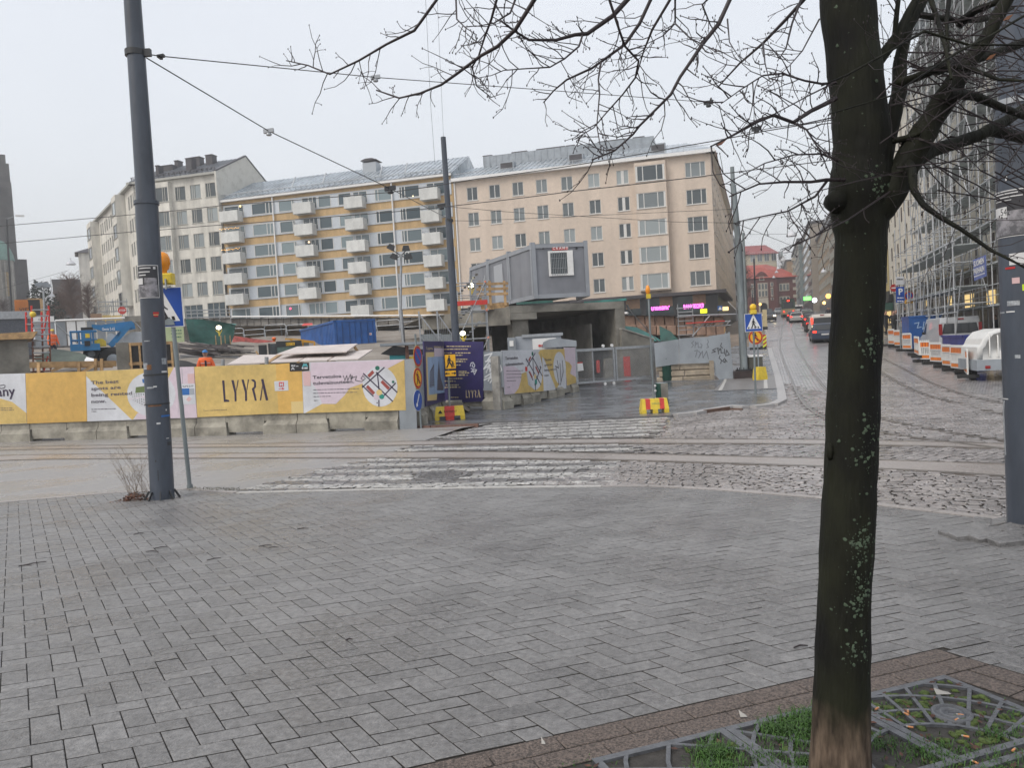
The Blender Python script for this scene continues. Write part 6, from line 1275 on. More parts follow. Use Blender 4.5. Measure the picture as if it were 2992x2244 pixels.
for(x0,x1) in((.06,.49),(.51,.94)):
 mb=MB();mb.fbox(f_,L_*x0,L_*x1,z0+.15,z1-.12,.01,.05);o=mb.build('door',m_cblue,t);mb=MB()
 for q in(.3,.7):mb.tube([f_.pt(L_*(x0+(x1-x0)*q),z0+.1,.08),f_.pt(L_*(x0+(x1-x0)*q),z1-.1,.08)],.025,5)
 mb.build('lock_rod',M('rod_blue',(.008,.05,.17),.4),o)
mb=MB();mb.fbox(f_,-.03,L_+.03,z1-.1,z1+.03,-.1,.07);mb.fbox(fsd,0,Ls,z1-.1,z1+.03,-.1,.05);mb.fbox(f_,-.03,.1,z0,z1,-.1,.07);mb.fbox(f_,L_-.1,L_+.03,z0,z1,-.1,.07);mb.build('frame',m_cblue,t)
pbox(f_,1079,1085,973,979,.055,.06,m_white,t,'sticker');pbox(f_,1080,1083,974,978,.062,.066,m_red,t,'sticker')
f_=Fr((0,0,0),(1,0,0))
def slabq(px,Ys,name,label,m=m_ply,th=.03,grp='plywood sheets leaning over the hoarding'):
 P_=[at(x,y,Y) for(x,y),Y in zip(px,Ys)];t=thing(name,P_[0],label,'sheet',grp);n=(P_[1]-P_[0]).cross(P_[2]-P_[0]).normalized()*th;mb=MB();mb.add(P_+[p-n for p in P_],[(0,1,2,3),(7,6,5,4)]+[(i,i+4,(i+1)%4+4,(i+1)%4) for i in range(4)]);mb.build('sheet',m,t);return t
slabq([(664,1067),(712,1040),(815,1038),(780,1062)],[24.5,27,27,24.5],'plywood_sheet','leftmost low plywood roof sheet behind the dark lettered panel')
slabq([(784,1062),(818,1040),(912,1034),(870,1058)],[24.4,27,27,24.4],'plywood_sheet','second low plywood sheet, under the raised one')
slabq([(874,1058),(915,1034),(1000,1031),(955,1055)],[24.3,27,27,24.3],'plywood_sheet','third low plywood sheet, under the right end of the raised one')
slabq([(960,1055),(1008,1029),(1090,1023),(1046,1052)],[24.2,27,27,24.2],'plywood_sheet','rightmost low plywood sheet, towards the grey corner panel')
slabq([(808,1037),(868,1015),(1045,1006),(1012,1030)],[25.4,27.6,27.4,25.2],'plywood_sheet','long raised plywood sheet lying on top of the others')
for i,(x0,x1) in enumerate(((783,818),(872,912),(958,1004))):t=thing('timber_batten',at(x0,1060,24.6),('left','middle','right')[i]+' timber batten between the plywood sheets','timber');mb=MB();mb.bar(at(x0,1061,24.35),at(x1+2,1036,27.05),.12,.08);mb.build('batten',m_wood,t)
f_=frv(1040,27);t=thing('timber_prop',f_.pt(0,.8),'short timber prop under the raised plywood sheet','timber');mb=MB();mb.bar(f_.pt(*f_.hit(1034,1010)),f_.pt(*f_.hit(1048,1032)),.18,.1);mb.build('prop',m_wood,t)
for x,y in((651,1054),(779,1047)):t=thing('steel_stub',at(x,y,24.2),('left' if x<700 else 'right')+' grey steel tube stub sticking up behind the dark lettered panel','tube','tube stubs above the hoarding');cyl('tube',m_galv,at(x,y+28,24.2),at(x,y-4,24.2),.06,t)
f_=frv(752,30);t=thing('board',f_.pt(0,1),'short pale board leaning beside the excavator','board');mb=MB();mb.bar(f_.pt(*f_.hit(748,1026)),f_.pt(*f_.hit(758,1042)),.12,.06);mb.build('board',m_wood,t)
f_=frv(1150,29);t=thing('hut',f_.pt(0,.6),'low black pitched hut with a turquoise skirt behind the corner panel','hut');P_=[f_.hit(x,y) for x,y in((1112,1034),(1137,1038),(1240,1036),(1240,1022),(1150,1010))];P_.reverse() if P_[0][0]>P_[1][0] else None
mb=MB();mb.prism(f_,[P_[0],P_[1],P_[2],P_[3],P_[4]],-2,0);mb.build('roof',m_shop,t);pbox(f_,1138,1184,1037,1060,-1.5,-.05,M('turquoise_sheet',(.04,.30,.33),.5,.1,2),t,'wall');pbox(f_,1110,1236,1005,1009,-1,.3,m_hgrey,t,'ridge')
pbox(f_,1183,1193,1010,1060,-.3,.1,M_rust,t,'post');pbox(f_,1193,1236,1011,1020,-.2,0.02,m_white,t,'fascia');pbox(f_,1193,1215,1042,1060,-.2,0.02,m_yellow,t,'bin')
f_=frv(1178,44);fm=thing('floodlight_mast',f_.pt(0,1),'thin site mast with four floodlights in front of the mustard block','floodlight mast');a,z0=f_.hit(1184,1035);at_,z1=f_.hit(1172,742);zm=f_.hit(1180,905)[1]
cyl('pole',M_rust if 0 else m_galv,f_.pt(a,z0-1,0),f_.pt(a-.1,zm,0),.11,fm);cyl('pole',m_galv,f_.pt(a-.1,zm,0),f_.pt(at_,z1,0),.07,fm)
for(x,y,an) in((1143,723,.5),(1186,726,0),(1152,750,.4),(1193,750,-.1)):
 px,pz=f_.hit(x,y);g=Fr(f_.pt(px,pz),f_.U*math.cos(an)+UP*math.sin(-an),UP*math.cos(an)+f_.U*math.sin(an));mb=MB();mb.prism(g,[(-.23,-.13),(.23,-.13),(.16,.15),(-.16,.15)],-.1,.2);mb.build('floodlight',m_dark,fm);mb=MB();mb.bar(f_.pt(px,pz-.1),f_.pt(at_,z1-.1),.05);mb.build('arm',m_dark,fm)
f_=frv(1560,33.6);t=thing('kiosk',f_.pt(0,.2),'low grey site kiosk with a white board and a meter box under the deck','kiosk');pbox(f_,1482,1506,987,1040,-1.5,0,m_hgrey,t,'meter_box');pbox(f_,1488,1500,996,1012,.01,.03,m_white,t,'meter');pbox(f_,1506,1640,983,1045,-1.7,-.2,m_grey,t,'body');pbox(f_,1555,1625,990,1040,-.19,-.14,m_white,t,'board');pbox(f_,1524,1645,978,983,-1.8,-.1,m_galv,t,'roof');pbox(f_,1573,1580,1007,1013,-.13,-.11,m_red,t,'letter_tile');pbox(f_,1582,1589,1007,1013,-.13,-.11,m_red,t,'letter_tile')
f_=frv(1640,32.6);t=thing('sheet_roof',f_.pt(0,1.8),'small pitched grey sheet cap above the curved hoarding end','roof');P_=[f_.hit(x,y) for x,y in((1584,1016),(1685,1012),(1684,995),(1630,988),(1604,992),(1587,1000))];mb=MB();mb.prism(f_,P_,-1,0);mb.build('cap',m_hgrey,t)
t=thing('guy_wire',at(1830,890,38),'slanting guy wires from the deck corner down to the ground by the bin','wire');cyl('wire',m_dark,at(1826,892,38),at(1930,1005,36),.02,t);cyl('wire',m_dark,at(1832,890,38),at(1845,915,37.8),.045,t)
f_=frv(357,74);t=thing('stop_sign',f_.pt(0,5),'small red octagonal STOP sign by the cream block','road sign');a,z=f_.hit(357,907);mb=MB();mb.prism(f_,[(a+.38*math.cos(math.pi/8+k*math.pi/4),z+.38*math.sin(math.pi/8+k*math.pi/4)) for k in range(8)],0,.03);o=mb.build('plate',m_red,t);text('STOP',f_,a-.28,z-.1,.28,m_white,o,.04,bold=.02,width=.56);cyl('pole',m_galv,f_.pt(a,z-2.5,-.03),f_.pt(a,z+.35,-.03),.035,t)
f_=frv(340,86);t=thing('scaffold_tower',f_.pt(0,6),'low grey scaffold along the street side of the cream corner block','scaffold');a0,zz=f_.hit(290,925);a1,z1=f_.hit(370,880);scaffold(f_,a0,a1,4,zz-.5,z1,.9,.8,t,r=.035,cpl=False)
f_=frv(600,74);t=thing('scaffold_tower',f_.pt(0,6),'low grey scaffold rails in front of the cream block shop windows','scaffold');a0,zz=f_.hit(545,930);a1,z1=f_.hit(672,903);scaffold(f_,a0,a1,4,zz-.6,z1,.55,.8,t,r=.03,cpl=False,diag=False)
f_=frv(300,82);t=thing('hoarding',f_.pt(0,5),'far low hoarding of brown and yellow boards under the cream block corner','hoarding')
for i,(x0,x1,y0) in enumerate(((264,298,917),(298,325,921),(325,358,922),(358,412,924))):pbox(f_,x0,x1-1,y0,940,-.05,.02,(m_brownpanel,m_hy,m_hy,m_deck)[i],t,'panel')
m_bark2=M('bare_twig',(.075,.05,.04),.8);m_everg=M('evergreen',(.018,.03,.018),.8,.4,1)
def baretree(x,yb,yt,Y,label,m=m_bark2,spread=.32,n=150,name='bare_tree',grp='bare trees left of the cream corner block'):
 b=at(x,yb,Y);zt=at(x,yt,Y).z;H_=zt-b.z;t=thing(name,b,label,'tree',grp);mb=MB();mb.tube([b-UP*1.5,b+UP*H_*.4,b+UP*H_*.75],[H_*.02,H_*.013,H_*.005],5);mb.build('trunk',m,t);mb=MB()
 for k in range(n):
  h=random.uniform(.08,.72);an=random.uniform(0,6.28);L_=H_*spread*random.uniform(.4,1.1)*(1.1-h*.6);p=b+UP*H_*h;d=V3((math.cos(an),math.sin(an),random.uniform(.4,1.3))).normalized();q=p+d*L_;r=.05*H_/12
  mb.tube([p,p+d*L_*.5+V3((0,0,L_*.06)),q],[r,r*.7,r*.3],3,cap=False,smooth=False)
  for _ in range(4):s_=p.lerp(q,random.uniform(.3,1));e=V3((random.uniform(-1,1),random.uniform(-1,1),random.uniform(-.1,1.2))).normalized()*L_*random.uniform(.25,.5);mb.tube([s_,s_+e],[r*.5,r*.25],3,cap=False,smooth=False)
 mb.build('crown',m,t,kind='stuff');return t
random.seed(5)
m_brt=M('brown_twigs',(.12,.07,.05),.85)
baretree(215,945,770,118,'tall bare tree nearest the cream corner block',m_brt,n=260);baretree(262,945,800,104,'bare tree against the cream block wall',m_brt,n=200);baretree(180,945,835,112,'bushy brown bare tree in the middle of the row',m_brt,.45,260);baretree(120,945,850,140,'dark bare tree right of the church',m_bark2,.45,220);baretree(70,945,860,135,'bare tree at the foot of the church tower',m_bark2,.45,200);baretree(150,945,880,105,'low bare bush tree under the hanging street lamp',m_brt,.6,240);baretree(15,950,860,130,'leftmost bare tree before the church apse',m_bark2,.5,200)
baretree(2150,905,640,150,'bare tree beside the pink block up the hill street',m_bark2,.16,300,grp='bare trees by the hill street');baretree(2172,900,690,185,'farther bare tree up the hill street',m_bark2,.2,240,grp='bare trees by the hill street');baretree(2285,800,735,260,'tiny bare tree above the red library roof',m_bark2,.4,120,grp='bare trees by the hill street')
t=thing('evergreen_tree',at(128,940,100),'dark evergreen shrub tree between the bare trees','tree');b=at(128,945,100);mb=MB()
for k in range(900):an=random.uniform(0,6.28);h=random.uniform(0,1);r=(1-h*.8)*3.4*random.uniform(.5,1);c=b+V3((r*math.cos(an),r*math.sin(an),h*5.4));d=V3((random.uniform(-1,1),random.uniform(-1,1),random.uniform(-1,1)))*.35;e=V3((random.uniform(-1,1),random.uniform(-1,1),random.uniform(-1,1)))*.35;mb.add([c,c+d,c+e],[(0,1,2)])
mb.build('crown',m_everg,t);mb=MB();mb.tube([b-UP*2,b+UP*4],.2,5);mb.build('trunk',m_bark2,t)
f_=frv(100,150);t=thing('hedge_bank',f_.pt(0,5),'dark brown wooded bank closing the view between church and cream block','bank');mb=MB();mb.prism(f_,[(-30,-3),(30,-3),(30,11.5),(16,13.5),(2,10),(-8,9),(-30,10)],-6,0);mb.build('bank',M('wooded_bank',(.05,.04,.035),.9,.5,.5,1,2),t)
f_=frv(25,96);t=thing('street_lamp',f_.pt(0,5),'street lamp with a flat head before the church tower','street lamp');a,z1=f_.hit(19,640);a2_,z0=f_.hit(33,915);cyl('pole',m_dark,f_.pt(a2_,z0-2,0),f_.pt(a,z1,0),.12,t);mb=MB();mb.bar(f_.pt(a,z1),f_.pt(*f_.hit(42,631)),.06);mb.build('arm',m_galv,t);mb=MB();a3,z3=f_.hit(60,630);mb.fbox(f_,a3-.55,a3+.4,z3-.1,z3+.1,-.15,.15);mb.build('lamp_head',m_white,t)
t=thing('site_mast',at(131,960,64),'small site mast with a ring of floodlights beyond the ladder tower','floodlight mast');cyl('pole',m_galv,at(133,990,64),at(127,850,64),.08,t)
for k in range(4):g=frv(115+k*8,64);a,z=g.hit(113+k*8,832+(k%2)*5);mb=MB();mb.prism(g,[(a-.3,z-.12),(a+.3,z-.05),(a+.25,z+.2),(a-.2,z+.15)],-.1,.2);mb.build('floodlight',m_hgrey,t)
m_pole=M('pole_dark_blue_grey',(.058,.070,.092),.36,.25,3,.15,20,stretch=(1,1,.3));m_poleg=M('pole_galvanised',(.20,.23,.24),.45,.3,3,.1,20,metal=.3,stretch=(1,1,.2))
m_sblue=M('sign_blue',(.01,.07,.36),.35);m_sred=M('sign_red',(.42,.02,.02),.4);m_syel=M('sign_yellow',(.80,.42,.01),.35);m_amber=M('amber_lens',(.80,.28,.01),.25,spec=.6)
m_wmark=M('worn_scrape',(.30,.32,.34),.6,.4,30);m_rustp=M('rust_patch',(.18,.08,.03),.7,.4,20)
def taper(name,segs,parent,m,n=20):
 mb=MB()
 for(p,q,r0,r1) in segs:mb.tube([p,p.lerp(q,.5),q],[r0,(r0+r1)/2,r1],n)
 return mb.build(name,m,parent)
pb=gnd(475,1457,zside);Yp=pb.y;ax=lambda x,y,Y=Yp:at(x,y,Y)
lp=thing('tram_pole',pb,'big dark blue-grey steel pole standing on the left of the pavement','pole','tram wire poles')
taper('lower_tube',[(pb-UP*.1,ax(428,592),.162,.153)],lp,m_pole,28);taper('upper_tube',[(ax(428,592),ax(378,-130),.132,.110)],lp,m_pole,28)
mb=MB();c0=ax(428,592);mb.tube([c0-UP*.03,c0+UP*.02],.168,28);mb.build('collar',m_pole,lp)
mb=MB();c1=ax(395,155);mb.tube([c1-UP*.04,c1+UP*.04],.135,20);mb.fbox(WF,c1.x+.12,c1.x+.22,c1.y-.03,c1.y+.03,c1.z-.05,c1.z+.05);mb.build('clamp',m_dark,lp)
mb=MB();c1=ax(455,1095);mb.tube([c1-UP*.012,c1+UP*.012],.166,28);c1=ax(460,1180);mb.tube([c1-UP*.01,c1+UP*.01],.166,28);mb.build('band',m_dark,lp)
for k in range(5):an=-1.2+k*.75;mb=MB();d=V3((math.sin(an),-math.cos(an),0));p=pb+d*.165;mb.bar(p+UP*.12,p+d*.07,.012,.03);mb.build('base_rib',m_dark,lp)
def curved(pole_axis,y0,y1,a0,a1,r,m,parent,name,uv=None,Y=Yp,n=10):
 (xa,ya),(xb,yb)=pole_axis;vs=[];mb=MB()
 for j in(0,1):
  y=(y0,y1)[j];x=xa+(xb-xa)*(y-ya)/(yb-ya);c=at(x,y,Y);dd=V3((c.x,c.y,0)).normalized()
  for i in range(n+1):
   a=a0+(a1-a0)*i/n;d=-dd*math.cos(a)+V3((dd.y,-dd.x,0))*math.sin(a);vs.append(c+d*r)
 mb.add(vs,[(i,i+1,n+2+i,n+1+i) for i in range(n)],0,True);return mb.build(name,m,parent)
axL=((428,592),(475,1457))
def ps(x,y):
 cx=428+(475-428)*(y-592)/(1457-592);return math.asin(max(-.98,min(.98,(x-cx)/32.)))
def patch(x0,x1,y0,y1,m,name='sticker',r=.1605):return curved(axL,y0,y1,ps(x0,(y0+y1)/2),ps(x1,(y0+y1)/2),r+.0015,m,lp,name)
m_post=M('poster_black',(.03,.03,.035),.4,.3,10);m_postg=M('poster_grey',(.30,.29,.31),.5,col2=(.10,.10,.11),vs=9,thr=(.42,.58));m_sw=M('sticker_white',(.6,.6,.6),.5)
patch(408,461,778,873,m_sw,'poster',.1605);patch(409.5,459.5,780,871,m_post,'poster',.1615);patch(410,459,836,870,m_postg,'poster',.1625);patch(425,456,815,838,m_postg,'poster',.1625)
patch(410,421,815,833,m_sw,'sticker',.1635);patch(412,440,785,788,m_sw,'sticker',.1635);patch(410,438,796,799,m_sw,'sticker',.1635);patch(412,428,805,808,m_sw,'sticker',.1635);patch(446,452,783,790,m_sw,'sticker',.1635)
patch(447,462,914,921,m_sred,'heart_sticker');patch(449,460,921,928,m_sred,'heart_sticker');patch(448,461,921,923,m_creamp,'heart_sticker',.163)
for(x0,x1,y0,y1,m_) in((424,434,1060,1078,m_wmark),(470,482,1048,1066,m_wmark),(432,444,1065,1080,m_rustp),(436,470,1180,1186,m_rustp),(433,450,1129,1134,m_wmark),(449,458,1127,1131,m_sw),(470,492,1213,1218,m_bluep),(458,468,1233,1238,m_sw),(470,484,1085,1090,m_sw),(425,440,995,998,m_wmark),(486,496,1292,1302,m_dark),(483,490,1280,1282,m_sw),(462,464,1370,1400,m_dark),(455,458,1340,1346,m_dark),(481,484,1196,1201,m_sw)):patch(x0,x1,y0,y1,m_)
def walker(fr,a,b,s,m,parent,c):
 P=lambda pts:[(a+x*s,b+y*s) for x,y in pts]
 mb=MB();mb.prism(fr,P([(math.cos(k*math.pi/5)*.075,.92+math.sin(k*math.pi/5)*.075) for k in range(10)]),c,c+.002)
 mb.prism(fr,P([(-.09,.82),(-.13,.72),(-.09,.45),(.07,.45),(.10,.70),(.06,.82)]),c,c+.002)
 mb.prism(fr,P([(-.09,.46),(-.28,.02),(-.34,0),(-.34,-.05),(-.2,-.05),(.03,.40)]),c,c+.0024);mb.prism(fr,P([(.07,.46),(.25,.06),(.34,.04),(.33,-.02),(.18,-.02),(-.06,.42)]),c,c+.0022)
 mb.prism(fr,P([(-.12,.74),(-.2,.5),(-.19,.34),(-.15,.34),(-.14,.5),(-.05,.68)]),c,c+.0026);mb.prism(fr,P([(.07,.74),(.13,.58),(.27,.46),(.25,.41),(.08,.52),(.0,.66)]),c,c+.0028);return mb.build('pictogram',m,parent)
def crossing_sign(fr,a0,b0,s,root):
 mb=MB();mb.fbox(fr,a0,a0+s,b0,b0+s,-.012,0);pl=mb.build('sign_plate',m_white,root);mb=MB();q=s*.022;mb.fbox(fr,a0+q,a0+s-q,b0+q,b0+s-q,0.0005,.003);mb.build('sign_face',m_sblue,pl)
 mb=MB();mb.prism(fr,[(a0+s*.09,b0+s*.15),(a0+s*.91,b0+s*.15),(a0+s*.52,b0+s*.95),(a0+s*.48,b0+s*.95)],.0035,.006);mb.build('triangle',m_white,pl);walker(fr,a0+s*.5,b0+s*.22,s*.52,m_black,pl,.0065)
 for k in range(4):x=a0+s*(.18+k*.19);mb=MB();mb.prism(fr,[(x-.02*s,b0+s*.17),(x+.05*s,b0+s*.17),(x+.05*s+(.02*s if k<2 else-.02*s),b0+s*.27),(x-.01*s+(.02*s if k<2 else-.03*s),b0+s*.27)],.0065,.0085);mb.build('bar',m_black,pl)
sb=gnd(555,1427,zside);cs=thing('crossing_sign',sb,'large blue pedestrian crossing sign with an orange lamp, just right of the big left pole','road sign','pedestrian crossing signs')
f_=Fr(at(540,1008,sb.y-.05),(1,.14,0),(.0,0,1));top_=at(497,955,sb.y)
mb=MB();tp=at(494,836,sb.y);mb.tube([sb-UP*.05,tp],[.033,.031],12);mb.build('pole',m_poleg,cs);mb=MB();mb.tube([sb-UP*.02,sb+UP*.06],.045,12);mb.build('base_collar',m_poleg,cs)
fs=Fr(at(500,1000,sb.y-.045),(1,.12,0));fs.O.z=0;xr,zb0=fs.hit(539,954);_,zt1=fs.hit(533,836);sz=.62;crossing_sign(fs,xr-sz,zb0,sz,cs)
mb=MB();a_,z_=fs.hit(496,950);mb.prism(fs,[(a_-.08,z_),(a_+.08,z_),(a_+.06,z_+.08),(a_,z_+.11),(a_-.06,z_+.08)],.004,.02);mb.build('bracket',m_poleg,cs)
a_,z_=fs.hit(486,832);mb=MB();mb.cham(fs,a_-.13,a_+.12,z_,z_+.17,-.06,.1,.02);mb.build('lamp_box',m_yellow,cs);mb=MB();mb.lathe(fs.pt(a_-.02,z_+.17,.02),[(.05,0),(.05,.04),(.085,.08),(.105,.16),(.105,.23),(.08,.30),(.03,.33)],18);mb.build('lamp_lens',m_amber,cs)
mb=MB();mb.bar(fs.pt(a_+.03,z_-.08,.12),fs.pt(a_+.03,z_+.08,.12),.02,.03);mb.build('lamp_clip',m_galv,cs)
s2=gnd(2208,1156);cs=thing('crossing_sign',s2,'smaller blue pedestrian crossing sign with a round yellow lamp at the hill street corner','road sign','pedestrian crossing signs');f2=Fr((s2.x,s2.y,0),(1,.05,0));xl,zb0=f2.hit(2176,970)
mb=MB();mb.tube([s2-UP*.05,at(2200,918,s2.y)],.035,10);mb.build('pole',m_poleg,cs);f3=Fr(f2.pt(0,0,.05),f2.U);crossing_sign(f3,xl,zb0,.63,cs)
a_,z_=f3.hit(2201,918);mb=MB();mb.cham(f3,a_-.11,a_+.11,z_,z_+.15,-.06,.07,.02);mb.build('lamp_box',m_yellow,cs);mb=MB();mb.lathe(f3.pt(a_,z_+.25,-.04),[(.03,-.02),(.11,0),(.12,.05),(.10,.1),(.04,.12)],18,ax=f3.N);mb.build('lamp_lens',M('yellow_lens',(.8,.5,.02),.25),cs)
def nopass(f,a,z,r,root,kind='nowalk'):
 def cir(rr,m,c,nm):mb=MB();mb.prism(f,[(a+rr*math.cos(k*math.pi/14),z+rr*math.sin(k*math.pi/14)) for k in range(28)],c,c+.003);return mb.build(nm,m,root)
 cir(r,m_syel if kind=='nowalk' else(m_white if kind=='arrow' else m_syel),-.008,'rim');cir(r*.96,m_sred if kind!='arrow' else m_sblue,0,'sign_face')
 if kind=='nowalk':cir(r*.74,m_syel,.004,'sign_face');walker(f,a-.02*r,z-.5*r,r*1.15,m_black,root,.008);mb=MB();mb.bar(f.pt(a-.5*r,z+.5*r,.012),f.pt(a+.5*r,z-.5*r,.012),.005,r*.14) if 0 else mb.prism(f,[(a-.56*r,z+.46*r),(a-.46*r,z+.56*r),(a+.56*r,z-.46*r),(a+.46*r,z-.56*r)][::-1],.012,.014);mb.build('slash',m_sred,root)
 if kind=='nostop':cir(r*.74,m_sblue,.004,'sign_face');mb=MB();mb.prism(f,[(a-.56*r,z+.46*r),(a-.46*r,z+.56*r),(a+.56*r,z-.46*r),(a+.46*r,z-.56*r)][::-1],.008,.01);mb.build('slash',m_sred,root);mb=MB();mb.prism(f,[(a+.56*r,z+.46*r),(a+.46*r,z+.56*r),(a-.56*r,z-.46*r),(a-.46*r,z-.56*r)],.0085,.0105) if kind=='x' else mb.fbox(f,a-.01,a,z,z+.01,.008,.009);mb.build('mark',m_sred,root)
 if kind=='arrow':mb=MB();mb.prism(f,[(a+.45*r,z+.55*r),(a+.30*r,z+.62*r),(a-.28*r,z-.30*r),(a-.45*r,z-.18*r),(a-.42*r,z-.62*r),(a-.02*r,z-.44*r),(a-.16*r,z-.37*r)][::-1],.004,.007);mb.build('arrow',m_white,root)
s3=gnd(2216,1128);y3=31.;f3=Fr((at(2216,1100,y3).x,y3,0),(1,.05,0));t=thing('road_sign',at(2218,1106,y3),'round yellow no-pedestrians sign behind the hill street crossing sign','road sign');a_,z_=f3.hit(2208,985);nopass(f3,a_,z_,.30,t);mb=MB();mb.tube([at(2217,1080,y3),at(2212,975,y3+.04)],.03,8);mb.build('pole',m_poleg,t)
def foot(p,U,label,cols=(m_yellow,m_red),w_=.95,h=.42,d=.42,name='ballast_block',mirror=False,small=False):
 f=Fr(p,U);t=thing(name,p,label,'sign base','weighted sign bases')
 for i,(x0,x1,m_) in enumerate(((-.5,-.17,0),(-.17,.17,1),(.17,.5,0)) if not mirror else((-.5,-.34,0),(-.34,-.17,1),(-.17,.17,0),(.17,.34,1),(.34,.5,0))):
  a0,a1=x0*w_,x1*w_;e0=.05*w_ if i==0 else 0;e1=.05*w_ if x1==.5 else 0;mb=MB();z0=.13 if((m_==1)==mirror or False) else 0.01
  base=(m_==0) if not mirror else True
  P_=[f.pt(a0,.12,d/2),f.pt(a1,.12,d/2),f.pt(a1,.12,-d/2),f.pt(a0,.12,-d/2),f.pt(a0+e0,h,d*.36),f.pt(a1-e1,h,d*.36),f.pt(a1-e1,h,-d*.36),f.pt(a0+e0,h,-d*.36)]
  mb.add(P_,[(3,2,1,0),(4,5,6,7),(0,1,5,4),(1,2,6,5),(2,3,7,6),(3,0,4,7)])
  if m_==1 and not mirror:mb.fbox(f,a0+.03,a1-.03,0.0,.12,-d/2+.03,d/2)
  elif x0==-.5:mb.fbox(f,a0,a0+.14,0,.12,-d/2,d/2)
  elif x1==.5:mb.fbox(f,a1-.14,a1,0,.12,-d/2,d/2)
  elif mirror and m_==0:mb.fbox(f,a0+.06,a1-.06,0,.12,-d/2,d/2)
  mb.build('block',cols[m_],t)
 return f,t
p=gnd(1316,1230);p.z=zroad(p.x,p.y)+.05;f,t=foot(p,(1,.03,0),'yellow and red sign foot carrying the amber parent and child sign');bars(f,[(0,0,0,0)],m_black,t,.2,I) if 0 else None
text('RAMIRENT',f,-.18,.24,.09,m_black,t,.222,width=.42);mb=MB();mb.prism(f,[(-.36,.22),(-.22,.22),(-.29,.33)],.215,.22);mb.build('mark',m_black,t)
t=thing('road_sign',p+UP*.42,'amber parent and child sign with a double arrow plate on the sign foot','road sign');f=Fr(p,(1,.03,0));top_=at(1312,1035,p.y)
mb=MB();mb.tube([p+UP*.3,V3((at(1313,1110,p.y).x,p.y,at(1313,1040,p.y).z))],.03,10);mb.build('pole',m_poleg,t)
a0,z0=f.hit(1301,1079);a1,z1=f.hit(1331,1034)
def plate(a0,a1,z0,z1,nm='sign_plate'):mb=MB();mb.fbox(f,a0,a1,z0,z1,.035,.045);o=mb.build(nm,m_black,t);mb=MB();mb.fbox(f,a0+.012,a1-.012,z0+.012,z1-.012,.0455,.049);mb.build('sign_face',m_syel,o);return o
o=plate(a0,a1,z0,z1);walker(f,a0+(a1-a0)*.42,z0+.06,(z1-z0)*.8,m_black,o,.05);walker(f,a0+(a1-a0)*.72,z0+.06,(z1-z0)*.42,m_black,o,.054)
a0,z0=f.hit(1301,1101);a1,z1=f.hit(1333,1081);o=plate(a0,a1,z0,z1);zc=(z0+z1)/2
for s_ in(-1,1):c_=(a0+a1)/2;mb=MB();pt=[(c_+s_*.03,zc-.015),(c_+s_*.11,zc-.015),(c_+s_*.11,zc-.05),(c_+s_*.18,zc),(c_+s_*.11,zc+.05),(c_+s_*.11,zc+.015),(c_+s_*.03,zc+.015)];mb.prism(f,pt if s_>0 else pt[::-1],.05,.053);mb.build('arrow',m_black,o)
p=gnd(1912,1211);p.z=zroad(p.x,p.y)+.05;f,t=foot(p,(1,.0,0),'yellow foot with two red patches at the base of the thin lamp pole',mirror=True,w_=.8);text('Stiftelse',f,-.1,.27,.06,m_teal,t,.2,width=.25)
t=thing('lamp_pole',p+UP*.4,'thin pole with a small amber warning lamp standing in the two-patch yellow foot','pole');mb=MB();mb.tube([p+UP*.35,at(1895,872,p.y)],.028,10);mb.build('pole',m_poleg,t);g=Fr(p,(1,0,0));q_=at(1895,872,p.y);mb=MB();mb.box(q_.x-.06,q_.x+.06,q_.y-.05,q_.y+.05,q_.z,q_.z+.13);mb.build('lamp_box',m_yellow,t);mb=MB();mb.lathe((q_.x-.01,q_.y,q_.z+.13),[(.03,0),(.065,.05),(.07,.14),(.04,.24),(.01,.26)],12);mb.build('lamp_lens',m_amber,t)
f,t=foot(at(2221,1108,28.5)*1+V3((0,0,-.02)),(.3,-.95,0),'plain yellow foot seen end on by the ramp, holding the no-pedestrians sign',cols=(m_yellow,m_yellow),h=.48,w_=.36,d=.4)
pc=V3((-2.72,22.35,0));pc.z=.04;t=thing('sign_post',pc,'post at the hoarding corner with three round signs seen edge-on','road sign');f=Fr((-2.68,22.2,0),V3((.28,.96,0)));
mb=MB();mb.tube([pc,pc+UP*2.75],.03,8);mb.build('pole',m_poleg,t)
for y,kd in((1041,'nostop'),(1105,'nowalk'),(1170,'arrow')):a_,z_=f.hit(1221,y);nopass(f,a_,z_,.31,t,kd)
def bin_(p,r,h,label,open_=True,ash=False):
 t=thing('litter_bin',p,label,'litter bin','green litter bins');mb=MB();mb.lathe(p,[(r*.92,0),(r,.05),(r,h-.04),(r*1.04,h),(r*.98,h)],20);mb.build('body',M('bin_green',(.008,.05,.035),.4,.2,4),t)
 mb=MB();mb.lathe(p+UP*(h-.003),[(r*.9,0),(r*.9,.008)],20,smooth=False);mb.build('rim_lid',m_black if open_ else m_hgrey,t)
 if not open_:mb=MB();ff=Fr(p+V3((0,-r-.005,0)),(1,0,0));mb.fbox(ff,-.06,.16,.25,.75,-.02,.01);mb.build('panel',m_deck,t);mb=MB();mb.fbox(ff,-.26,-.2,.5,.56,-.1,-.06);mb.fbox(ff,-.26,-.2,.66,.72,-.1,-.06);mb.build('sticker',m_sw,t)
pp_=gnd(1950,1115);bin_(pp_+UP*.05,.26,1.0,'open dark green litter bin in front of the stone block wall');pp_=gnd(1936,1192);bin_(pp_+UP*.05,.2,.76,'green litter bin with a pale lid behind the two-patch yellow foot',open_=False)
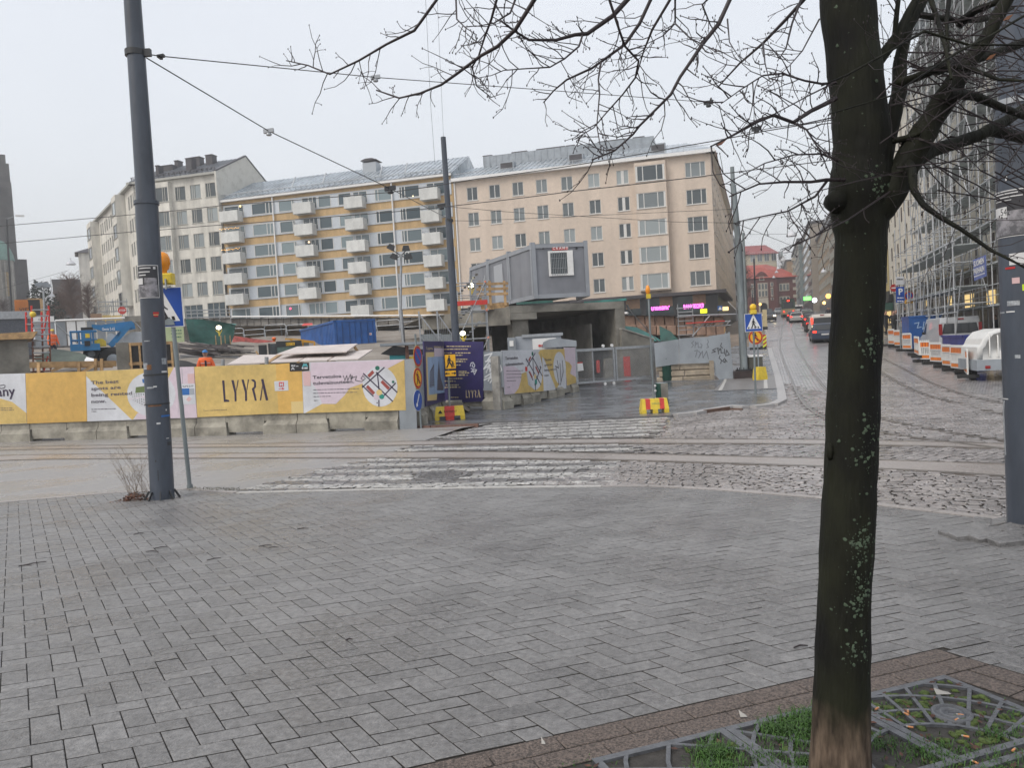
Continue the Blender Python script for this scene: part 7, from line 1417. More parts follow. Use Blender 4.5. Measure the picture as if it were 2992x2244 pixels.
cb_=at(1335,1110,30.);cpz=V3((cb_.x,30.,zroad(0,30)));t=thing('tram_pole',cpz,'tall dark pole in the middle, rising behind the purple board','pole','tram wire poles');taper('tube',[(V3((at(1336,1100,30).x+.03,30,.2)),at(1311,640,30),.155,.135),(at(1311,640,30),at(1295,400,30),.115,.10)],t,m_pole,16);mb=MB();c1=at(1313,644,30);mb.tube([c1-UP*.05,c1+UP*.05],.15,14);mb.build('clamp',m_dark,t)
q_=at(2174,1080,34);t=thing('tram_pole',q_,'grey galvanised tram pole on a flanged base, left of the crossing sign','pole','tram wire poles');taper('tube',[(q_,at(2158,720,34),.17,.15),(at(2158,720,34),at(2142,540,34),.135,.12),(at(2142,540,34),at(2139,487,34),.09,.085)],t,m_poleg,16);mb=MB();mb.tube([q_-UP*.04,q_+UP*.02],.36,16);o=mb.build('flange',m_dark,t)
for k in range(10):an=k*.628;mb=MB();mb.tube([q_+V3((math.cos(an)*.3,math.sin(an)*.3,-.02)),q_+V3((math.cos(an)*.3,math.sin(an)*.3,.1))],.022,5);mb.build('bolt',m_dark,o)
fb=Fr((q_.x,q_.y-.5,0),(1,-.05,0));xa,z1=fb.hit(2145,1086);xb,z0=fb.hit(2198,1108);t=thing('steel_base_plate',fb.pt(xa,z0),'dark steel ballast base under the galvanised pole','base');mb=MB();mb.fbox(fb,xa,xb,z0,z1,-1.3,0);mb.build('base',M('dark_steel',(.035,.022,.02),.5,.3,4),t)
x0,zz1=fb.hit(2197,1040);x1,zz0=fb.hit(2240,1105);t=thing('cabinet',fb.pt(x0,zz0),'olive grey cabinet with a white top beside the no-pedestrians sign','cabinet');mb=MB();mb.fbox(fb,x0,x1,zz0,zz1-.06,-1.5,-.5);mb.build('body',M('olive_cabinet',(.07,.07,.055),.5,.1,3),t);mb=MB();mb.fbox(fb,x0-.03,x1+.02,zz1-.06,zz1+.02,-1.9,-.48);mb.build('top',m_white,t)
g=frv(2215,42);t=thing('street_barrier',g.pt(0,1.0),'grey box and red-yellow striped marker left of the rising tracks','barrier');pbox(g,2188,2221,1000,1015,-.5,0,m_grey,t,'box');pbox(g,2190,2240,1013,1022,-.6,-.05,m_dark,t,'base');o=pbox(g,2229,2239,978,1012,-.1,.02,m_sred,t,'marker')
for k in range(3):a_,z_=g.hit(2229,984+k*12);mb=MB();w_=g.hit(2239,984)[0]-a_;mb.prism(g,[(a_,z_-.16),(a_+w_,z_-.02),(a_+w_,z_+.1),(a_,z_-.04)],.022,.026);mb.build('stripe',M('neon_yellow',(.6,.65,.05),.4) if k==0 else bpy.data.materials['neon_yellow'],o)
g=frv(2235,62);t=thing('site_cabin',g.pt(0,2),'pale yellow narrow site hut at the left kerb, up the hill street','cabin');pbox(g,2227,2240,905,955,-3,0,M('hut_pale_yellow',(.50,.42,.25),.6,.15,2),t,'body');pbox(g,2226,2243,955,962,-3.4,.2,m_dark,t,'base')
for i,(x,yt,yb,Y,r) in enumerate(((2171,680,914,70,.15),(2203,755,915,128,.16),(2198,860,905,140,.12))):q_=at(x+(10 if i==0 else 4),yb,Y);t=thing('tram_pole',q_,('second grey pole up the left side of the hill street','third thin dark pole up the hill street','farthest thin pole up the hill street')[i],'pole','tram wire poles');taper('tube',[(q_-UP*2.5,at(x,yt,Y),r,r*.8)],t,m_poleg if i==0 else m_pole,8)
rb=gnd(3012,1545,zside);Yr=rb.y;t=thing('tram_pole',rb,'very thick dark pole cut by the right picture edge, with poster and stickers','pole','tram wire poles');rp_=t
taper('lower_tube',[(rb-UP*.1,at(2968,300,Yr),.165,.155)],rp_,m_pole,32);taper('upper_tube',[(at(2968,300,Yr),at(2928,-200,Yr),.118,.105)],rp_,m_pole,32);mb=MB();c1=at(2968,300,Yr);mb.tube([c1-UP*.03,c1+UP*.015],.17,28);mb.build('collar',m_galv,rp_)
axR=((2968,300),(3012,1545))
def psR(x,y):cx=2968+(3012-2968)*(y-300)/(1245);return math.asin(max(-.98,min(.98,(x-cx)/57.)))
def patchR(x0,x1,y0,y1,m,name='sticker',r=.163):return curved(axR,y0,y1,psR(x0,(y0+y1)/2),psR(x1,(y0+y1)/2),r,m,rp_,name,Y=Yr,n=8)
patchR(2917,3000,558,693,m_sw,'poster',.1625);patchR(2919,3000,561,691,m_post,'poster',.1632);patchR(2921,3000,618,688,m_postg,'poster',.164)
patchR(2924,2950,605,636,m_sw,'sticker',.1647);patchR(2922,2975,566,569,m_sw,'sticker',.1647);patchR(2922,2986,576,579,m_sw,'sticker',.1647);patchR(2924,2960,586,588,m_sw,'sticker',.1647)
c=at(2921,632,Yr-.158);text('542',Fr(c,(1,-.55,0)),.004,.003,.075,m_black,rp_,.002,width=.062)
patchR(2956,2992,742,775,m_sw,'sticker');patchR(2947,2970,780,786,m_sred,'sticker');patchR(2963,2981,812,829,m_pinkp,'sticker');patchR(2987,2996,833,851,M('neon_sticker',(.55,.75,.02),.5),'sticker');patchR(2952,2982,878,892,m_wmark,'scrape');patchR(2934,2946,908,912,m_wmark,'scrape');patchR(2950,2970,907,911,m_sw,'scrape');patchR(2971,2984,1034,1044,m_wmark,'scrape');patchR(2942,2956,1161,1164,m_sw,'scrape');patchR(2945,2950,515,530,m_sw,'sticker')
mb=MB();mb.tube([at(2934,1170,Yr-.1),at(2932,1205,Yr-.1),at(2938,1330,Yr-.1)],.006,5);mb.build('cable',m_galv,rp_)
t=thing('paver_heap',gnd(2860,1560,zside),'loose tilted pavers and stones round the foot of the thick right pole','paving')
for(x,y,an,tl) in((2800,1562,.1,.1),(2850,1557,.6,.12),(2900,1560,-.3,.1),(2940,1556,.2,.15),(2870,1540,1.0,.1),(2915,1537,.1,.1),(2960,1572,.5,.1),(2830,1572,0,.06),(2890,1578,.1,.05),(2950,1590,.1,.04)):
 p=gnd(x,y,zside);mb=MB();u_=V3((math.cos(an),math.sin(an),tl));mb.cham(Fr(p+UP*.0,u_,V3((-math.sin(an),math.cos(an),.05))),-.13,.13,-.065,.065,-.06,.045,.006);mb.build('loose_paver',m_paver,t)
m_bw=M('barrier_white',(.66,.66,.64),.4,.06,5);m_bo=M('barrier_orange',(.72,.20,.02),.4,.1,5);m_bod=M('barrier_orange_dark',(.45,.09,.02),.4)
br=[((343,875),(398,885),1030,1045,0),((398,885),(458,900),1045,1055,0),((480,915),(565,935),1080,1090,1),((595,945),(640,990),1120,1185,0),((648,985),(748,1003),1185,1190,0),((748,1010),(862,1030),1205,1225,1),((866,1025),(948,1048),1240,1265,0),((950,1032),(1075,1060),1270,1305,0),((1078,1060),(1112,1085),1305,1365,0)]
labs=['farthest white and orange plastic barrier of the row','second farthest plastic barrier, before the parking sign pole','third plastic barrier with slanted slats, right of the parking sign pole','plastic barrier turned edgewise in the middle of the row','fifth plastic barrier, left of the blue skip','plastic barrier with slanted slats before the blue skip','seventh plastic barrier with a dark label','long plastic barrier second from the near end','nearest plastic barrier, turned end-on beside the blue skip']
for i,((x0,y0),(x1,y1),b0,b1,sl) in enumerate(br):
 q=lambda x,y:(2492+x/3.318,700+y/3.318);P0,P1=gnd(*q(x0+6,b0)),gnd(*q(x1+6,b1));P0.z=P1.z=0;f=fr2(P0,P1);L_=(P1-P0).length;zg=zroad(0,P0.y)+.12;h=1.0
 _,zt=f.hit(*q(x0,y0));h=max(.85,min(1.15,zt-zg));t=thing('plastic_barrier',f.pt(0,zg),labs[i],'barrier','white and orange plastic barriers')
 mb=MB()
 for a,b,z,zz in((0,L_,0,.05),(0,L_,h-.06,h),(0,.05,.05,h-.06),(L_-.05,L_,.05,h-.06),(.05,L_-.05,.2,.25),(.05,L_-.05,h-.32,h-.28)):mb.fbox(f,a,b,zg+z,zg+zz,-.025,.025)
 n=max(4,int(L_/.11))
 for k in range(n):
  x=.05+(L_-.1)*k/n
  if sl:mb.bar(f.pt(x,zg+.25,0),f.pt(min(x+.14,L_-.05),zg+h-.32,0),.02,.045)
  else:mb.fbox(f,x,x+.05,zg+.25,zg+h-.32,-.015,.015)
 mb.build('frame',m_bw,t)
 for k in range(max(2,int(L_/.2))):
  w_=(L_-.1)/max(2,int(L_/.2));mb=MB();mb.fbox(f,.05+k*w_,.05+(k+.55)*w_,zg+h-.28,zg+h-.07,-.02,.02);mb.build('orange_block',m_bo,t);mb=MB();mb.fbox(f,.05+(k+.55)*w_,.05+(k+1)*w_,zg+h-.28,zg+h-.07,-.018,.018);mb.build('orange_block',m_bod,t)
 mb=MB();mb.fbox(f,.05,L_-.05,zg+.06,zg+.19,-.02,.02);mb.build('orange_strip',m_bo,t)
 mb=MB()
 for k in range(int(L_/.12)):mb.fbox(f,.03+k*.12,.08+k*.12,zg+h,zg+h+.05,-.02,.02)
 mb.build('teeth',m_bw,t,kind='stuff');
 for x in(0,L_):mb=MB();mb.fbox(f,x-.12,x+.12,zg-.12,zg-.0,-.35,.35);mb.build('foot',m_rubber,t)
m_tyre=m_rubber;m_wglass=M('car_glass',(.02,.025,.03),.06,spec=.7);m_tail=M('tail_light_on',(1,.03,.015),.4,emit=4.5);m_tailoff=M('tail_light',(.25,.01,.01),.3);m_head=M('headlight_on',(1,.82,.5),.4,emit=9);m_plate=m_sw
def car(Yd,xpx,ybase,heading,col,label,name='parked_car',cat='car',L=4.4,W=1.8,H=1.48,kind='hatch',lights='tail',group='cars queueing up the hill street',place=None):
 P_=place or at(xpx,ybase,Yd);P_=V3((P_.x,P_.y,zroad(P_.x,P_.y)+.0 if place is None else P_.z));F_=V3(heading).normalized();R_=F_.cross(UP);f=Fr(P_,R_,UP,-F_)
 t=thing(name,P_,label,cat,group);m=M('car_paint',col,.38,spec=.5,coat=.15);X=W/2
 if kind=='van':low=[(-.0,.35),(-.0,H-.25),(.12,H),(L*.72,H),(L*.86,H*.58),(L*.99,H*.5),(L,.35)];hw=lambda z:X-max(0,z-H*.5)*.11
 else:low=[(.0,.32),(0,.72),(.12,.93),(.10 if kind!='sedan' else.7,.95),(.42 if kind!='sedan' else 1.15,H-.05),(1.0,H),(2.2,H-.02),(2.95,.98),(L-.2,.82),(L,.6),(L,.32)];hw=lambda z:X-max(0,z-.92)*.38-max(0,.5-z)*.1
 low=[(a,z) for a,z in low];n=len(low);mb=MB()
 rings=[]
 for s_,sh in((-1,1),(-1,.0),(1,.0),(1,1)):
  ring=[]
  for a,z in low:
   ca,cz=L/2,.75;k=.965 if sh else 1;x=s_*(hw(z)-(0 if sh else.06)) if sh else s_*(hw(z)-.05)
   ring.append(f.pt(x,z if not sh else cz+(z-cz)*.97,-(a if not sh else ca+(a-ca)*.975)))
  rings.append(ring)
 vs=sum([rings[0],rings[1],rings[2],rings[3]],[]);fs=[list(range(n)),list(range(4*n-1,3*n-1,-1))]
 for r in range(3):
  for i in range(n):j=(i+1)%n;fs.append((r*n+i,r*n+j,(r+1)*n+j,(r+1)*n+i))
 mb.add(vs,fs);mb.build('body',m,t)
 gz0=.97 if kind!='van' else H*.58;gz1=H-.12 if kind!='van' else H-.32
 if kind=='van':rw=[(-X+.16,gz0),(X-.16,gz0),(X-.26,gz1),(-X+.26,gz1)];c=.012;mb=MB();mb.add([f.pt(x,z,c) for x,z in rw],[(0,1,2,3)]);mb.build('rear_window',m_wglass,t)
 else:
  a_lo,a_hi=(.13,.38) if kind!='sedan' else(.75,1.1);mb=MB();mb.add([f.pt(-hw(gz0)+.14,gz0,-a_lo+.03),f.pt(hw(gz0)-.14,gz0,-a_lo+.03),f.pt(hw(gz1)-.12,gz1,-a_hi+.035),f.pt(-hw(gz1)+.12,gz1,-a_hi+.035)],[(0,1,2,3)]);mb.build('rear_window',m_wglass,t)
 for s_ in(-1,1):
  if kind=='van':pts=[(L*.66,H*.60),(L*.80,H*.60),(L*.72,H-.28),(L*.66,H-.22)]
  else:pts=[(.55,.98),(2.75,.98),(2.2,H-.14),(.85,H-.12)]
  mb=MB();mb.add([f.pt(s_*(hw(z)+.006),z,-a) for a,z in pts],[(0,1,2,3)]);mb.build('side_window',m_wglass,t)
  for a in(.75,L-.85):mb=MB();c_=f.pt(s_*(X-.22),.33,-a);mb.lathe(c_,[(.2,0),(.30,0),(.33,.04),(.33,.18),(.30,.225),(.2,.225)],16,ax=f.U*s_);o=mb.build('wheel',m_tyre,t);mb=MB();mb.lathe(c_+f.U*s_*.2,[(.2,0),(.17,.03),(.04,.035)],12,ax=f.U*s_);mb.build('rim',m_galv,o)
  zt=.82 if kind!='van' else 1.15;hh=.14 if kind!='van' else.55;mb=MB();mb.fbox(f,s_*X*.80-.11 if kind!='van' else s_*(X-.1)-.07,s_*X*.80+.11 if kind!='van' else s_*(X-.1)+.07,zt-.05,zt+hh-.05,-.1,.025);mb.build('tail_light',m_tail if lights=='tail' else m_tailoff,t)
  mb=MB();mb.fbox(f,s_*X*.72-.17,s_*X*.72+.17,.62,.78,-L-.02,-L+.1);mb.build('headlight',m_head if lights=='head' else m_white,t)
  mb=MB();mb.fbox(f,s_*(X+.1)-.08,s_*(X+.1)+.08,gz0,gz0+.14,-L*.66,-L*.66+.1);mb.build('mirror',m_black,t)
 mb=MB();mb.fbox(f,-X+.04,X-.04,.3,.5,-.1,.04);mb.build('bumper',m if kind!='van' else m_hgrey,t);mb=MB();mb.fbox(f,-.26,.26,.58,.69,-.02,.045);mb.build('number_plate',m_plate,t)
 mb=MB();mb.fbox(f,-X+.1,X-.1,.18,.34,-L+.15,-.1);mb.build('underbody',m_black,t)
 if kind=='van':mb=MB();mb.fbox(f,-.16,.16,H-.14,H-.07,0,.02);mb.build('brake_light',m_tailoff,t)
 else:mb=MB();mb.add([f.pt(x,z,c) for x,z,c in((-hw(.99)+.15,.99,-2.98),(hw(.99)-.15,.99,-2.98),(hw(H-.1)-.12,H-.1,-2.34),(-hw(H-.1)+.12,H-.1,-2.34))],[(3,2,1,0)]);mb.build('windscreen',m_wglass,t)
 return t
HD=(.314,.949,0)
car(57,2412,1000,HD,(.02,.035,.07),'dark blue hatchback with brake lights, cut by the left edge of the tree trunk')
car(66,2404,970,HD,(.55,.53,.50),'white panel van with steamed rear window behind the blue hatchback','van','van',4.9,1.85,1.95,'van')
car(76,2383,958,HD,(.04,.02,.02),'dark red-black estate with tall tail lights beside the white van',H=1.6)
car(108,2328,942,HD,(.50,.51,.52),'silver hatchback with brake lights in the middle of the tram lane')
car(118,2318,938,HD,(.10,.11,.13),'dark car just ahead of the silver hatchback')
car(92,2372,948,HD,(.05,.055,.06),'black car ahead of the dark red estate',H=1.5);car(112,2363,935,HD,(.08,.08,.09),'dark grey car further up the parked row',lights='off',group='cars parked up the hill street');car(128,2358,928,HD,(.35,.36,.37),'grey car high up the parked row',lights='off',group='cars parked up the hill street');car(145,2352,920,HD,(.04,.04,.05),'small black car farthest up the right side',lights='off',group='cars parked up the hill street')
car(160,2334,915,HD,(.6,.6,.6),'white van beyond the tram, high on the street','van','van',4.9,1.9,2.0,'van',lights='off',group='cars parked up the hill street')
car(123,2250,929,(-.314,-.949,0),(.12,.12,.13),'oncoming car with blazing yellow headlights at the left kerb','oncoming_car',lights='head',group='oncoming cars');car(135,2242,921,(-.314,-.949,0),(.10,.11,.12),'second oncoming car with headlights on, behind the first','oncoming_car',lights='head',group='oncoming cars',H=1.7,kind='van',L=4.8)
car(165,2275,915,(-.314,-.949,0),(.3,.31,.32),'pale car parked slantwise left of the tram',lights='off',group='cars parked up the hill street')
P_=at(2305,926,141);P_.z=zroad(P_.x,P_.y);f=Fr(P_,V3(HD).cross(UP),UP,-V3(HD));t=thing('tram',P_,'old green and cream tram seen from behind, climbing the hill','tram')
mb=MB();mb.prism(f,[(-1.15,.5),(1.15,.5),(1.15,2.7),(.95,3.35),(-.95,3.35),(-1.15,2.7)],-13,0);mb.build('body',M('tram_green',(.04,.07,.055),.4),t);mb=MB();mb.fbox(f,-1.17,1.17,.55,1.55,-12.9,.02);mb.build('cream_band',M('tram_cream',(.42,.34,.22),.4),t);mb=MB();mb.fbox(f,-.85,.85,1.7,2.75,0,.03);mb.build('rear_window',m_wglass,t)
for s_ in(-.8,.8):mb=MB();mb.fbox(f,s_-.12,s_+.12,.95,1.15,.02,.06);mb.build('tail_light',m_tail,t)
mb=MB();mb.fbox(f,-.2,.2,2.9,3.15,0,.05);mb.build('route_light',m_tail,t);mb=MB();mb.fbox(f,-1.0,1.0,.15,.5,-12.5,-.2);mb.build('bogie',m_black,t)
for s_ in(-1,):mb=MB();[mb.fbox(f,-1.18,-1.165,1.7,2.6,-12+k*1.6,-10.9+k*1.6) for k in range(7)];mb.build('side_windows',m_wglass,t)
VP=at(2810,1080,38.5);VP.z=zroad(0,38.5)+.06
car(0,0,0,HD,(.42,.44,.46),'silver panel van with dark rear windows parked behind the plastic barriers','van','van',5.0,1.95,1.97,'van','off','vans on the right',place=VP)
m_skip=M('skip_blue',(.018,.03,.20),.45,.25,2);g=Fr((at(2795,1000,31.5).x,31.5,0),(.95,-.31,0));t=thing('skip',g.pt(0,.2),'dark blue open skip container behind the near plastic barriers','skip');x0,z1=g.hit(2817,985);x1,_=g.hit(2880,985)
for(a0,a1,c0,c1) in((x0,x1,-.05,0),(x0,x1,-4,-3.95),(x0,x0+.05,-3.95,-.05),(x1-.05,x1,-3.95,-.05)):mb=MB();mb.fbox(g,a0,a1,.25,z1,c0,c1);mb.build('wall',m_skip,t)
for k in range(6):mb=MB();mb.fbox(g,x0+k*(x1-x0)/6,x0+k*(x1-x0)/6+.1,.25,z1,.005,.07);mb.build('rib',m_skip,t)
mb=MB();mb.fbox(g,x0-.03,x1+.03,z1,z1+.09,-.1,.09);mb.fbox(g,x0-.06,x0+.05,z1,z1+.088,-4,-.1);mb.build('rim',m_skip,t)
g=Fr((at(2700,1000,44).x,44,0),(.95,-.31,0));t=thing('container',g.pt(0,1),'blue low container with pale graffiti behind the silver van','container');x0,z1=g.hit(2655,929);x1,z0=g.hit(2752,975);mb=MB();mb.fbox(g,x0,x1,.9,z1,-2.3,0);mb.build('wall',m_cblue,t);mb=MB();mb.fbox(g,x0-.03,x1+.03,z1,z1+.1,-2.35,.04);mb.build('rim',m_cblue,t)
for px in([(2672,945),(2685,942),(2680,958),(2692,955)],[(2700,940),(2696,962),(2710,950)],[(2720,945),(2730,960),(2740,942)]):stroke(g,px,.05,m_skyp,t,.01,I,'graffiti')
TP=at(2905,1110,27.5);TP.z=zroad(0,27.5)+.02;g=Fr(V3((TP.x,TP.y,TP.z)),(.95,-.31,0));t=thing('covered_trailer',TP,'white domed trailer with moulded ribs, half hidden by the thick right pole','trailer')
def gx(x,y):a,b=Fr(V3((TP.x,TP.y,0)),g.U).hit(x,y);return a,b-TP.z
x0,zt=gx(2857,963);x1=x0+1.75;zb=gx(2860,1052)[1];vs=[];prof=[(0,zb),(.02,zb+.45),(.12,zb+.55),(.2,zt-.35),(.42,zt-.1),(.8,zt)];prof+=[(1.75-a,z) for a,z in reversed(prof)];mb=MB();mb.prism(g,[(x0+a,z) for a,z in reversed(prof)][::-1],-2.6,-.25);n=len(prof)
mb.add([g.pt(x0+a,z,-.25) for a,z in prof]+[g.pt(x0+.875+(a-.875)*.86,zb+(z-zb)*.9,0) for a,z in prof],[list(range(2*n-1,n-1,-1))]+[(i,(i+1)%n,(i+1)%n+n,i+n) for i in range(n)],0,True);mb.build('dome',m_bw,t)
for k in range(5):mb=MB();x=x0+.35+k*.26;mb.tube([g.pt(x,zb+.1,.03),g.pt(x,zb+(zt-zb)*.75,.02),g.pt(x,zb+(zt-zb)*.88,-.12)],.025,6);mb.build('rib',m_bw,t)
mb=MB();mb.fbox(g,x0-.08,x1+.1,.38,zb,-2.7,.05);mb.build('body',m_hgrey,t)
for s_ in(x0+.05,x1-.05):mb=MB();mb.lathe(g.pt(s_-.08,.3,-1.2),[(.18,0),(.3,0),(.3,.18),(.18,.18)],16,ax=g.U);mb.build('wheel',m_tyre,t);mb=MB();mb.fbox(g,s_-.12,s_+.14,.55,.62,-1.65,-.75);mb.build('mudguard',m_hgrey,t)
for k in(.15,.85):mb=MB();mb.fbox(g,x0+1.75*k-.08,x0+1.75*k+.08,.45,.55,.05,.08);mb.build('tail_light',m_tailoff,t)
sp=gnd(*(2492+462/3.318,700+1080/3.318));sp.z=zroad(sp.x,sp.y);g=Fr((sp.x,sp.y,0),(1,0,0));t=thing('parking_sign',sp,'blue P parking sign with plates on a thin pole behind the barriers','road sign');mb=MB();mb.tube([sp,at(2627,808,sp.y)],.03,8);mb.build('pole',m_poleg,t)
q=lambda x,y:(2492+x/3.318,700+y/3.318)
def pl(x0,x1,y0,y1,m,c=.04,nm='plate',par=None):a0,z1=g.hit(*q(x0,y0));a1,z0=g.hit(*q(x1,y1));mb=MB();mb.fbox(g,a0,a1,z0,z1,c,c+.012);return mb.build(nm,m,par or t),a0,z0,a1,z1
pl(412,492,362,434,m_hw);o,a0,z0,a1,z1=pl(412,495,460,545,m_sblue);text('P',g,a0+(a1-a0)*.27,z0+(z1-z0)*.15,(z1-z0)*.95,m_white,o,.056,bold=.03);pl(414,496,548,580,m_sblue);pl(414,496,583,606,m_sblue);bars(g,[(425,485,565,565),(425,485,596,596)],m_white,t,.056,q,.06);bars(g,[(420,485,385,385)],m_dark,t,.056,q,.08)
sp=at(2654,950,50);sp.z=zroad(0,50);g=Fr((sp.x,sp.y,0),(1,0,0));t=thing('road_sign',sp,'round blue and red no-stopping sign with a yellow plate, right of the P sign','road sign');mb=MB();mb.tube([sp,at(2654,855,50)],.03,8);mb.build('pole',m_bluep,t);a_,z_=g.hit(2655,864);g2=Fr(g.pt(0,0,.05),g.U);nopass(g2,a_,z_,.30,t,'nostop');pl(498,580,588,616,m_syel)
sp=at(2613,930,60);t=thing('road_sign',sp,'distant red and white no-entry sign behind the P sign','road sign');g=Fr((sp.x,60,0),(1,0,0));a_,z_=g.hit(2612,841);mb=MB();mb.prism(g,[(a_+.3*math.cos(k*.4),z_+.3*math.sin(k*.4)) for k in range(16)],0,.02);mb.build('plate',m_sred,t);mb=MB();mb.fbox(g,a_-.2,a_+.2,z_-.05,z_+.05,.022,.03);mb.build('bar',m_white,t);cyl('pole',m_poleg,g.pt(a_,z_-3,-.03),g.pt(a_,z_,-.03),.03,t)
rs=thing('facade_scaffold',RBf.pt(10,2,1.5),'dense galvanised facade scaffold with decks on the right-hand cream block','scaffold')
fo=Fr(RBf.pt(0,0,.35),RBf.U);random.seed(3);galv_=m_galv;m_galv=M('scaffold_steel',(.42,.44,.46),.45,.15,5)
A0_,A1_=22.5,RBL-1;na=14;da=(A1_-A0_)/na;zbs=3.0;lev=10
for c in(1.3,.15):
 for i in range(na+1):
  zg=zroad(0,fo.pt(A0_+i*da,0).y);cyl('standard',m_galv,fo.pt(A0_+i*da,zg,c),fo.pt(A0_+i*da,23.0+random.uniform(0,1),c),.032,rs)
 for j in range(lev+1):
  z=zbs+j*2.0;cyl('ledger',m_galv,fo.pt(A0_-.2,z,c),fo.pt(A1_,z,c),.028,rs);cyl('guard_rail',m_galv,fo.pt(A0_-.2,z+1.0,c),fo.pt(A1_,z+1.0,c),.024,rs)
  if c>1:cyl('guard_rail',m_galv,fo.pt(A0_-.2,z+.5,c),fo.pt(A1_,z+.5,c),.022,rs)
for j in range(lev+1):
 z=zbs+j*2.0
 for i in range(na+1):cyl('transom',m_galv,fo.pt(A0_+i*da,z,0),fo.pt(A0_+i*da,z,1.5),.026,rs)
 mb=MB();mb.fbox(fo,A0_,A1_,z+.04,z+.1,.2,1.22);mb.build('deck',M('deck_board',(.30,.33,.33),.6,.3,2) if j==0 else bpy.data.materials['deck_board'],rs)
 for i in range(na):
  if(i+j)%3==0:cyl('brace',m_galv,fo.pt(A0_+i*da,z,1.35),fo.pt(A0_+(i+1)*da,z+2,1.35),.026,rs)
  elif(i*7+j*3)%5==0:cyl('brace',m_galv,fo.pt(A0_+(i+1)*da,z,1.38),fo.pt(A0_+i*da,z+2,1.38),.026,rs)
for i in range(9):
 a=26+i*2.1;zg=zroad(0,fo.pt(a,0).y);cyl('standard',m_galv,fo.pt(a,zg,2.9),fo.pt(a,9.0+2.2*(i%3),2.9),.032,rs)
 cyl('brace',m_galv,fo.pt(a,zg+.3,3.0),fo.pt(a+2.1,zg+4.2,3.0),.028,rs)
 for z in(3.2,5.2,7.2):cyl('transom',m_galv,fo.pt(a,z,1.3),fo.pt(a,z,3.0),.026,rs)
for z in(2.8,3.9,5.2,6.2,7.2,8.2):cyl('ledger',m_galv,fo.pt(25.5,z,2.93),fo.pt(43.5,z,2.93),.028,rs)
for z in(4.0,6.0):mb=MB();mb.fbox(fo,26,43,z,z+.06,1.5,2.8);mb.build('deck',bpy.data.materials['deck_board'],rs)
m_galv=galv_;g=Fr(fo.pt(0,0,3.05),fo.U);t=thing('banner',g.pt(30,5),'blue scaffold banner with two lines of white lettering','banner');qd=lambda x,y:(2820+x/9.215,740+y/9.215)
b_=art(g,[(222,175),(555,40),(580,615),(255,745)],M('banner_blue',(.10,.14,.36),.5,.1,3),t,0,'sheet',qd,.02)
def slant(s_,x0,y0,x1,y1,h):
 a0,b0=g.hit(*qd(x0,y0));a1,b1=g.hit(*qd(x1,y1));_,bh=g.hit(*qd(x0,y0-h));u_=V3((0,0,0))+g.U*(a1-a0)+UP*(b1-b0);ff=Fr(g.pt(a0,b0,.025),u_,UP,g.N);text(s_,ff,0,0,(bh-b0)/.7,m_white,b_,.0,width=u_.length,bold=.03)
slant('SUOMEN',250,365,540,240,150);slant('PARHAIN',245,575,550,450,150);art(g,[(255,615),(545,510),(548,545),(258,650)],m_hw,b_,.022,'stripe',qd)
for i,(x,y,Y) in enumerate(((2314,690,60),(2298,738,82),(2287,763,100),(2280,776,118),(2274,786,135),(2269,797,150),(2261,812,165),(2407,796,90))):
 p=at(x,y,Y);t=thing('hanging_lamp',p,('%s white dome lamp hung over the hill street'%('nearest big','second','third','fourth','fifth','sixth','farthest','lone right-hand')[i]),'street lamp','dome lamps hung over the hill street');mb=MB();r=.38 if i<2 else.34;mb.lathe(p,[(r,0),(r*.95,.12),(r*.6,.3),(.08,.4),(.05,.55)],14);mb.build('shade',m_hw,t)
for i,(x,y,Y,c,r) in enumerate(((2359,872,120,(.15,1,.12),.45),(2380,877,110,(.9,.95,1),.35),(2420,865,95,(1,.5,.1),.3),(2408,885,95,(1,.6,.2),.2),(2221,889,150,(1,.6,.15),.25))):
 g=frv(x,Y);a,z=g.hit(x,y);t=thing('lit_sign',g.pt(a,z),('green lit shop sign on the right of the hill street','white lit shop sign next to the green one','orange lamp on the ochre block wall','small amber lamp below the orange one','amber light at the library door')[i],'light');mb=MB();mb.fbox(g,a-r*1.2,a+r*1.2,z-r*.6,z+r*.6,0,.15) if i==0 else mb.blob(g.pt(a,z),r,0,.02,10,6);mb.build('glow',M('glow_%s'%('green','white','orange','amber','door')[i],c,.5,emit=3.5),t)
